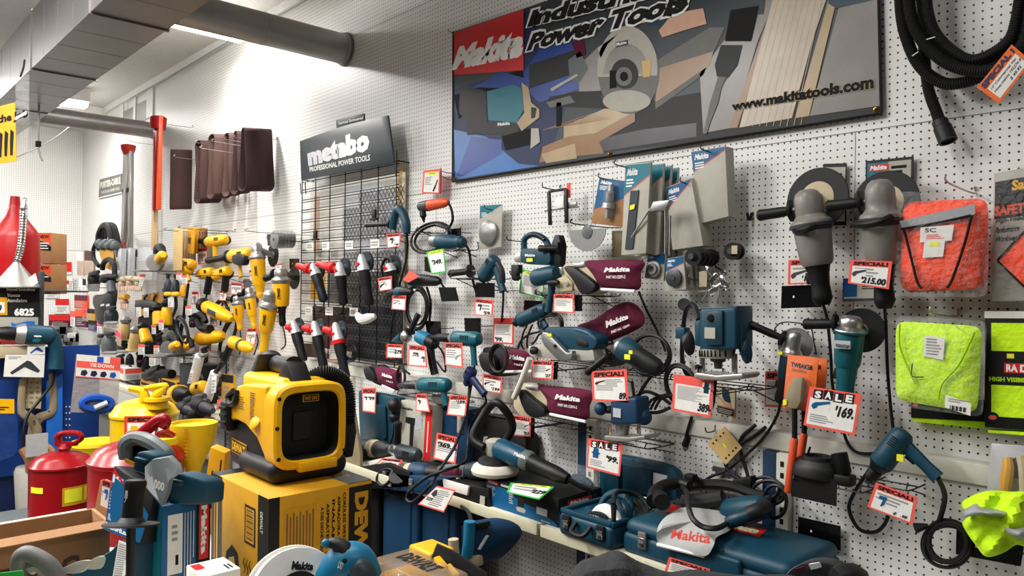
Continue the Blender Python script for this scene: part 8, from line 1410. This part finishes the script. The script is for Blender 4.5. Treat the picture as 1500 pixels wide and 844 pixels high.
# yellow and grey tools of the left cluster
def yt(l, tp, rr, gp, r, bo='yellow', ge='castmetal', d=.35, g='yellow corded drills'): return drill('drill', l, 'drill', tp, rr, gp, r, d, ('black', ge, bo), group=g, trig=0, gk=.7, gw=.5, chuck=.15, gear=.28)
yt('upright yellow drill with black grip above the small red cards', (262, 398), (279, 393), (277, 412), .05, 'yellow'); yt('pale yellow tool hanging under the tan sandpaper packs', (262, 385), (284, 388), (272, 400), .045, 'yelldark')
for k, (x, l) in enumerate(((246, 'left of two grey and yellow drills on the black rack'), (257, 'right of two grey and yellow drills on the black rack'))):
    t = blob(l, (x, 420), 6, 12, .38, 'slate', 'drill', 'drill', (('yellow_band', (x-4, 431), (x+4, 431), 3.4, 'yellow'), ('chuck', (x, 408), (x, 402), 2.6, 'black'))); cord(t, [(x, 432, .38), (x+1, 450, .3), (x-5, 465, .25)], r=.012)
t = blob('yellow tapered tool with black edge below the upright drill', (270, 426), 6, 10, .38, 'yelldark', 'drill', 'drill', (('black_edge', (276, 415), (273, 438), 2, 'black'),)); cord(t, [(272, 438, .38), (270, 460, .3), (265, 485, .3), (262, 500, .3)], r=.014)
for (A, B, r, l) in (((231, 455), (233, 478), .05, 'left of two upright yellow trim tools in the left cluster'), ((244, 449), (244, 478), .045, 'right of two upright yellow trim tools in the left cluster'), ((210, 482), (216, 503), .05, 'tilted yellow trim tool below the black padded gloves'), ((184, 473), (180, 499), .05, 'upper tan barrel tool leaning right of the grey router'), ((199, 487), (195, 513), .05, 'lower tan barrel tool leaning right of the grey router')):
    tan = 'tan' in l; t = thing('trim_tool', l, 'trim tool', V(*B, .42)); a, c = V(*A, .42), V(*B, .42); MB().lathe(a, c, [(0, r*.6), (.1, r*.9), (.5, r), (.9, r*1.05), (1, r*.8)], 'tan' if tan else 'yellow', 14).build('motor_housing', t); MB().lathe(a+Z_*.06, a, [(0, r*.5), (.5, r*1.1), (1, r*.9)], 'castmetal' if tan else 'black', 12).build('top_cap', t); MB().box(c, X_*.07, Y_*.05, Z_*.012, 'tan' if tan else 'charcoal', .004).build('base', t)
for k, (x, y) in enumerate(((198, 446), (208, 438), (219, 436))): pk(Qp([(x, y-6), (x+14, y-8), (x+14, y+16), (x, y+18)], .3-.05*k), ('left', 'middle', 'right')[k]+' of three amber packs behind the black padded gloves', 'yelldark', 'woodbrown', grp='amber packs')
t = thing('padded_gloves', 'black padded sleeve hung over the amber packs', 'sleeve', V(216, 447, .42)); MB().tube(VP([(202, 447), (210, 446), (222, 447), (232, 449)], .42), [.03, .045, .045, .03], 'black', 12).build('sleeve', t); b = MB()
for x in (211, 225): b.tube(VP([(x, 445), (x+1, 436), (x+4, 433)], .42), .01, 'black', 6)
b.build('straps', t)
t = thing('black_bag', 'large black hanging pouch between the trim tools and the saws', 'pouch', V(220, 480, .25)); MB().puff(cat(VP([(208, 455), (232, 455), (236, 480), (228, 520), (214, 520), (206, 490)], .2), 3, True), OUT+X_*.5, .12, 'ink', .6).build('pouch', t)
t = thing('cord_bundle', 'looped black cord and cable bundle over the circular saws', 'power cord', V(268, 485, .4)); coil(t, 268, 485, 7, 20, .4, 6, .012, seed=71, tilt=.25)
t = blob('small yellow tool with black ends between the saws and the hooked sander', (274, 503), 5, 8, .4, 'yellow', 'drill', 'drill', (('black_end', (280, 497), (281, 509), 4, 'black'),))
for x, y, w, h, l, k in ((203, 457, 7, 14, 'pale card left below the padded sleeve', 'satin'), (214, 458, 7, 14, 'white card right below the padded sleeve', 'paper'), (236, 476, 7, 15, 'white and pink card between the two yellow trim tools', 'pinktag'), (225, 483, 6, 13, 'red card below the left yellow trim tool', 'redtag'), (207, 512, 9, 15, 'white card hanging below the tilted trim tool', 'redtag'), (229, 513, 8, 14, 'red and white card left of the front circular saw', 'redtag'), (223, 528, 9, 16, 'white card with small yellow tool picture above the shelf', 'redtag'), (239, 527, 9, 18, 'tall red headed card above the yellow boxes', 'redtag'), (250, 443, 8, 14, 'pale card between the two grey and yellow drills', 'satin'), (262, 405, 8, 10, 'bright pink card on the saw rack', 'pinktag'), (270, 409, 8, 11, 'white card with red top right of the bright pink card', 'redtag'), (276, 455, 9, 13, 'red framed card on the white board left of the hooked sander', 'redtag')):
    pk(Qp([(x-w/2, y-h/2), (x+w/2, y-h/2), (x+w/2, y+h/2), (x-w/2, y+h/2)], .48), l, 'paper', k, 'price tag', .003, v=.7)
# low shelf of the left part
sf = lambda x, y: V(x, y, .4)
def sbox(x0, x1, y0, y1, m, l, top=None, nm='tool_box', ct='boxed tool', d=.4, dp=.2):
    a, c = V(x0, y1, d), V(x1, y0, d); z = SHZ+.002 if y1 > 580 else a.z; t = thing(nm, l, ct, (a.x, a.y, z)); MB().bx((a.x, a.y, z), (c.x, a.y+dp, c.z), m, .004).build('carton', t)
    q = axq((a.x, a.y-.001, z), (c.x-a.x, 0, 0), (0, 0, c.z-z)); q2 = axq((c.x+.001, a.y, z), (0, dp, 0), (0, 0, c.z-z)); b = MB()
    for k in (q, q2):
        if top: b.srect(k, .05, .55, .95, .95, top); b.lines(k, .1, .1, .8, .45, 3, 'grey')
    if top: b.build('print', t)
    return t
sbox(205, 232, 566, 602, 'yelldark', 'flat yellow box on the low shelf behind the yellow safety can', 'ink'); sbox(206, 234, 553, 565, 'woodbrown', 'dark tan box stacked on the flat yellow box', 'ink', d=.38); sbox(236, 258, 560, 602, 'yelldark', 'yellow box right of the stacked boxes on the low shelf', 'ink'); sbox(262, 285, 537, 604, 'black', 'tall black case standing on the low shelf by the caulking tubes', None, 'tool_case', 'tool case')
sbox(165, 200, 560, 598, 'ink', 'dark box at the left end of the low shelf', 'darkgrey'); sbox(163, 182, 540, 552, 'paper', 'red and white box under the grey router', 'redtag', d=.45)
t = thing('work_light', 'black lamp like tool lying on the stacked boxes of the low shelf', 'tool', V(228, 545, .35)); MB().tube(VP([(216, 551), (226, 546), (236, 540)], .36), [.05, .06, .04], 'black', 10).build('body', t); MB().lathe(V(234, 548, .36), V(252, 548, .34), [(0, .05), (1, .04)], 'rubber', 12).build('head', t)
for (A, B, l) in (((246, 578), (276, 578), 'yellow banded black tool lying on the low shelf'),): t = thing('straight_grinder', l, 'grinder', V(*B, .5)); a, c = V(*A, .5), V(*B, .5); MB().lathe(a, a+(c-a)*.45, [(0, .04), (.3, .06), (1, .075)], 'black', 14).build('nose', t); MB().lathe(a+(c-a)*.43, a+(c-a)*.62, [(0, .08), (1, .08)], 'yellow', 16).build('yellow_band', t); MB().lathe(a+(c-a)*.6, c, [(0, .07), (.5, .06), (1, .03)], 'black', 14).build('rear_handle', t)
for k, (A, B) in enumerate(((( 272, 592), (300, 580)), ((275, 600), (305, 588)), ((280, 610), (310, 596)), ((262, 596), (285, 604)), ((284, 590), (312, 602)))): t = thing('black_tool', ('topmost', 'second', 'lowest right', 'leftmost', 'rightmost')[k]+' black tool in the heap right of the yellow safety can', 'tool', V(*B, .55), 'heaped black tools'); a, c = V(*A, .55+.02*k), V(*B, .5+.03*k); MB().lathe(a, a+(c-a)*.5, [(0, .03), (.3, .05), (1, .045)], 'black', 12).build('body', t); MB().lathe(a+(c-a)*.48, c, [(0, .04), (.8, .03), (1, .02)], 'darkgrey', 12).build('handle', t)
for k, (A, B, C) in enumerate((((293, 520), (283, 560), (305, 518)), ((316, 545), (303, 586), (326, 530)))): t = thing('caulking_tube', ('upper', 'lower')[k]+' white caulking gun tube hanging below the yellow tools', 'caulking gun', V(*B, .45)); MB().lathe(V(*A, .45), V(*B, .45), [(0, .03), (.03, .038), (.97, .038), (1, .02)], 'paper', 16).build('tube', t); MB().tube(VP([A, ((A[0]+C[0])/2, (A[1]+C[1])/2+2), C], .45), [.02, .016, .012], 'charcoal' if k else 'steel', 8).build('handle', t)
yt('small yellow drill below the upper caulking tube', (281, 571), (300, 566), (294, 582), .05, d=.45)
pk(Qp([(325, 548), (342, 550), (341, 597), (324, 593)], .4), 'tall yellow printed card behind the vacuum', 'yelldark', 'ink', v=.75)
for c, k, l in (([(296, 604), (311, 603), (308, 611), (294, 610)], 'pinktag', 'pink paper lying by the heaped black tools'), ([(299, 611), (314, 611), (312, 618), (296, 617)], 'paper', 'white and green paper lying below the pink paper'), ([(318, 586), (326, 584), (326, 600), (317, 600)], 'orangedark', 'orange card behind the vacuum latch'), ([(310, 552), (317, 551), (316, 575), (309, 577)], 'paper', 'white leaflet between the caulking tubes'), ([(279, 543), (284, 543), (280, 562), (274, 562)], 'paper', 'white and red strip card left of the upper caulking tube')):
    pk(Qp(c, .56), l, k, None, 'paper', .003, v=.9)
# darker clutter filling the left cluster
for k, (c, rx, ry, m_, l) in enumerate((((190, 530), 6, 12, 'black', 'black tool hanging under the lower tan barrel tool'), ((176, 530), 6, 10, 'charcoal', 'charcoal tool above the red and white box'), ((205, 526), 5, 12, 'black', 'black tool left of the small picture card'), ((214, 535), 6, 14, 'black', 'black tool hanging behind the small picture card'), ((243, 430), 4, 8, 'black', 'black holder on the saw rack above the grey and yellow drills'), ((233, 500), 5, 12, 'charcoal', 'charcoal tool between the left trim tool and the front saw'), ((252, 475), 6, 9, 'black', 'black tool right of the upright trim tools'), ((282, 470), 5, 10, 'charcoal', 'charcoal tool left of the hooked sander handle'), ((300, 520), 5, 12, 'black', 'black cord grip below the yellow sander'), ((292, 540), 6, 12, 'black', 'black tool behind the upper caulking tube'), ((322, 566), 6, 14, 'charcoal', 'charcoal tool behind the lower caulking tube'), ((186, 552), 9, 7, 'black', 'black tool on the dark box of the low shelf'))):
    blob(l, c, rx, ry, .3, m_, 'black_tool', 'tool', (('handle', (c[0]-rx, c[1]-ry*.6), (c[0]+rx, c[1]-ry), 2.4, 'black'), ('red_mark', (c[0]-2, c[1]+ry*.3), (c[0]+2, c[1]+ry*.3), 2, 'maroon')) if k % 3 else (('handle', (c[0], c[1]+ry*.5), (c[0]+rx, c[1]+ry*1.3), 2.4, 'darkgrey'),))
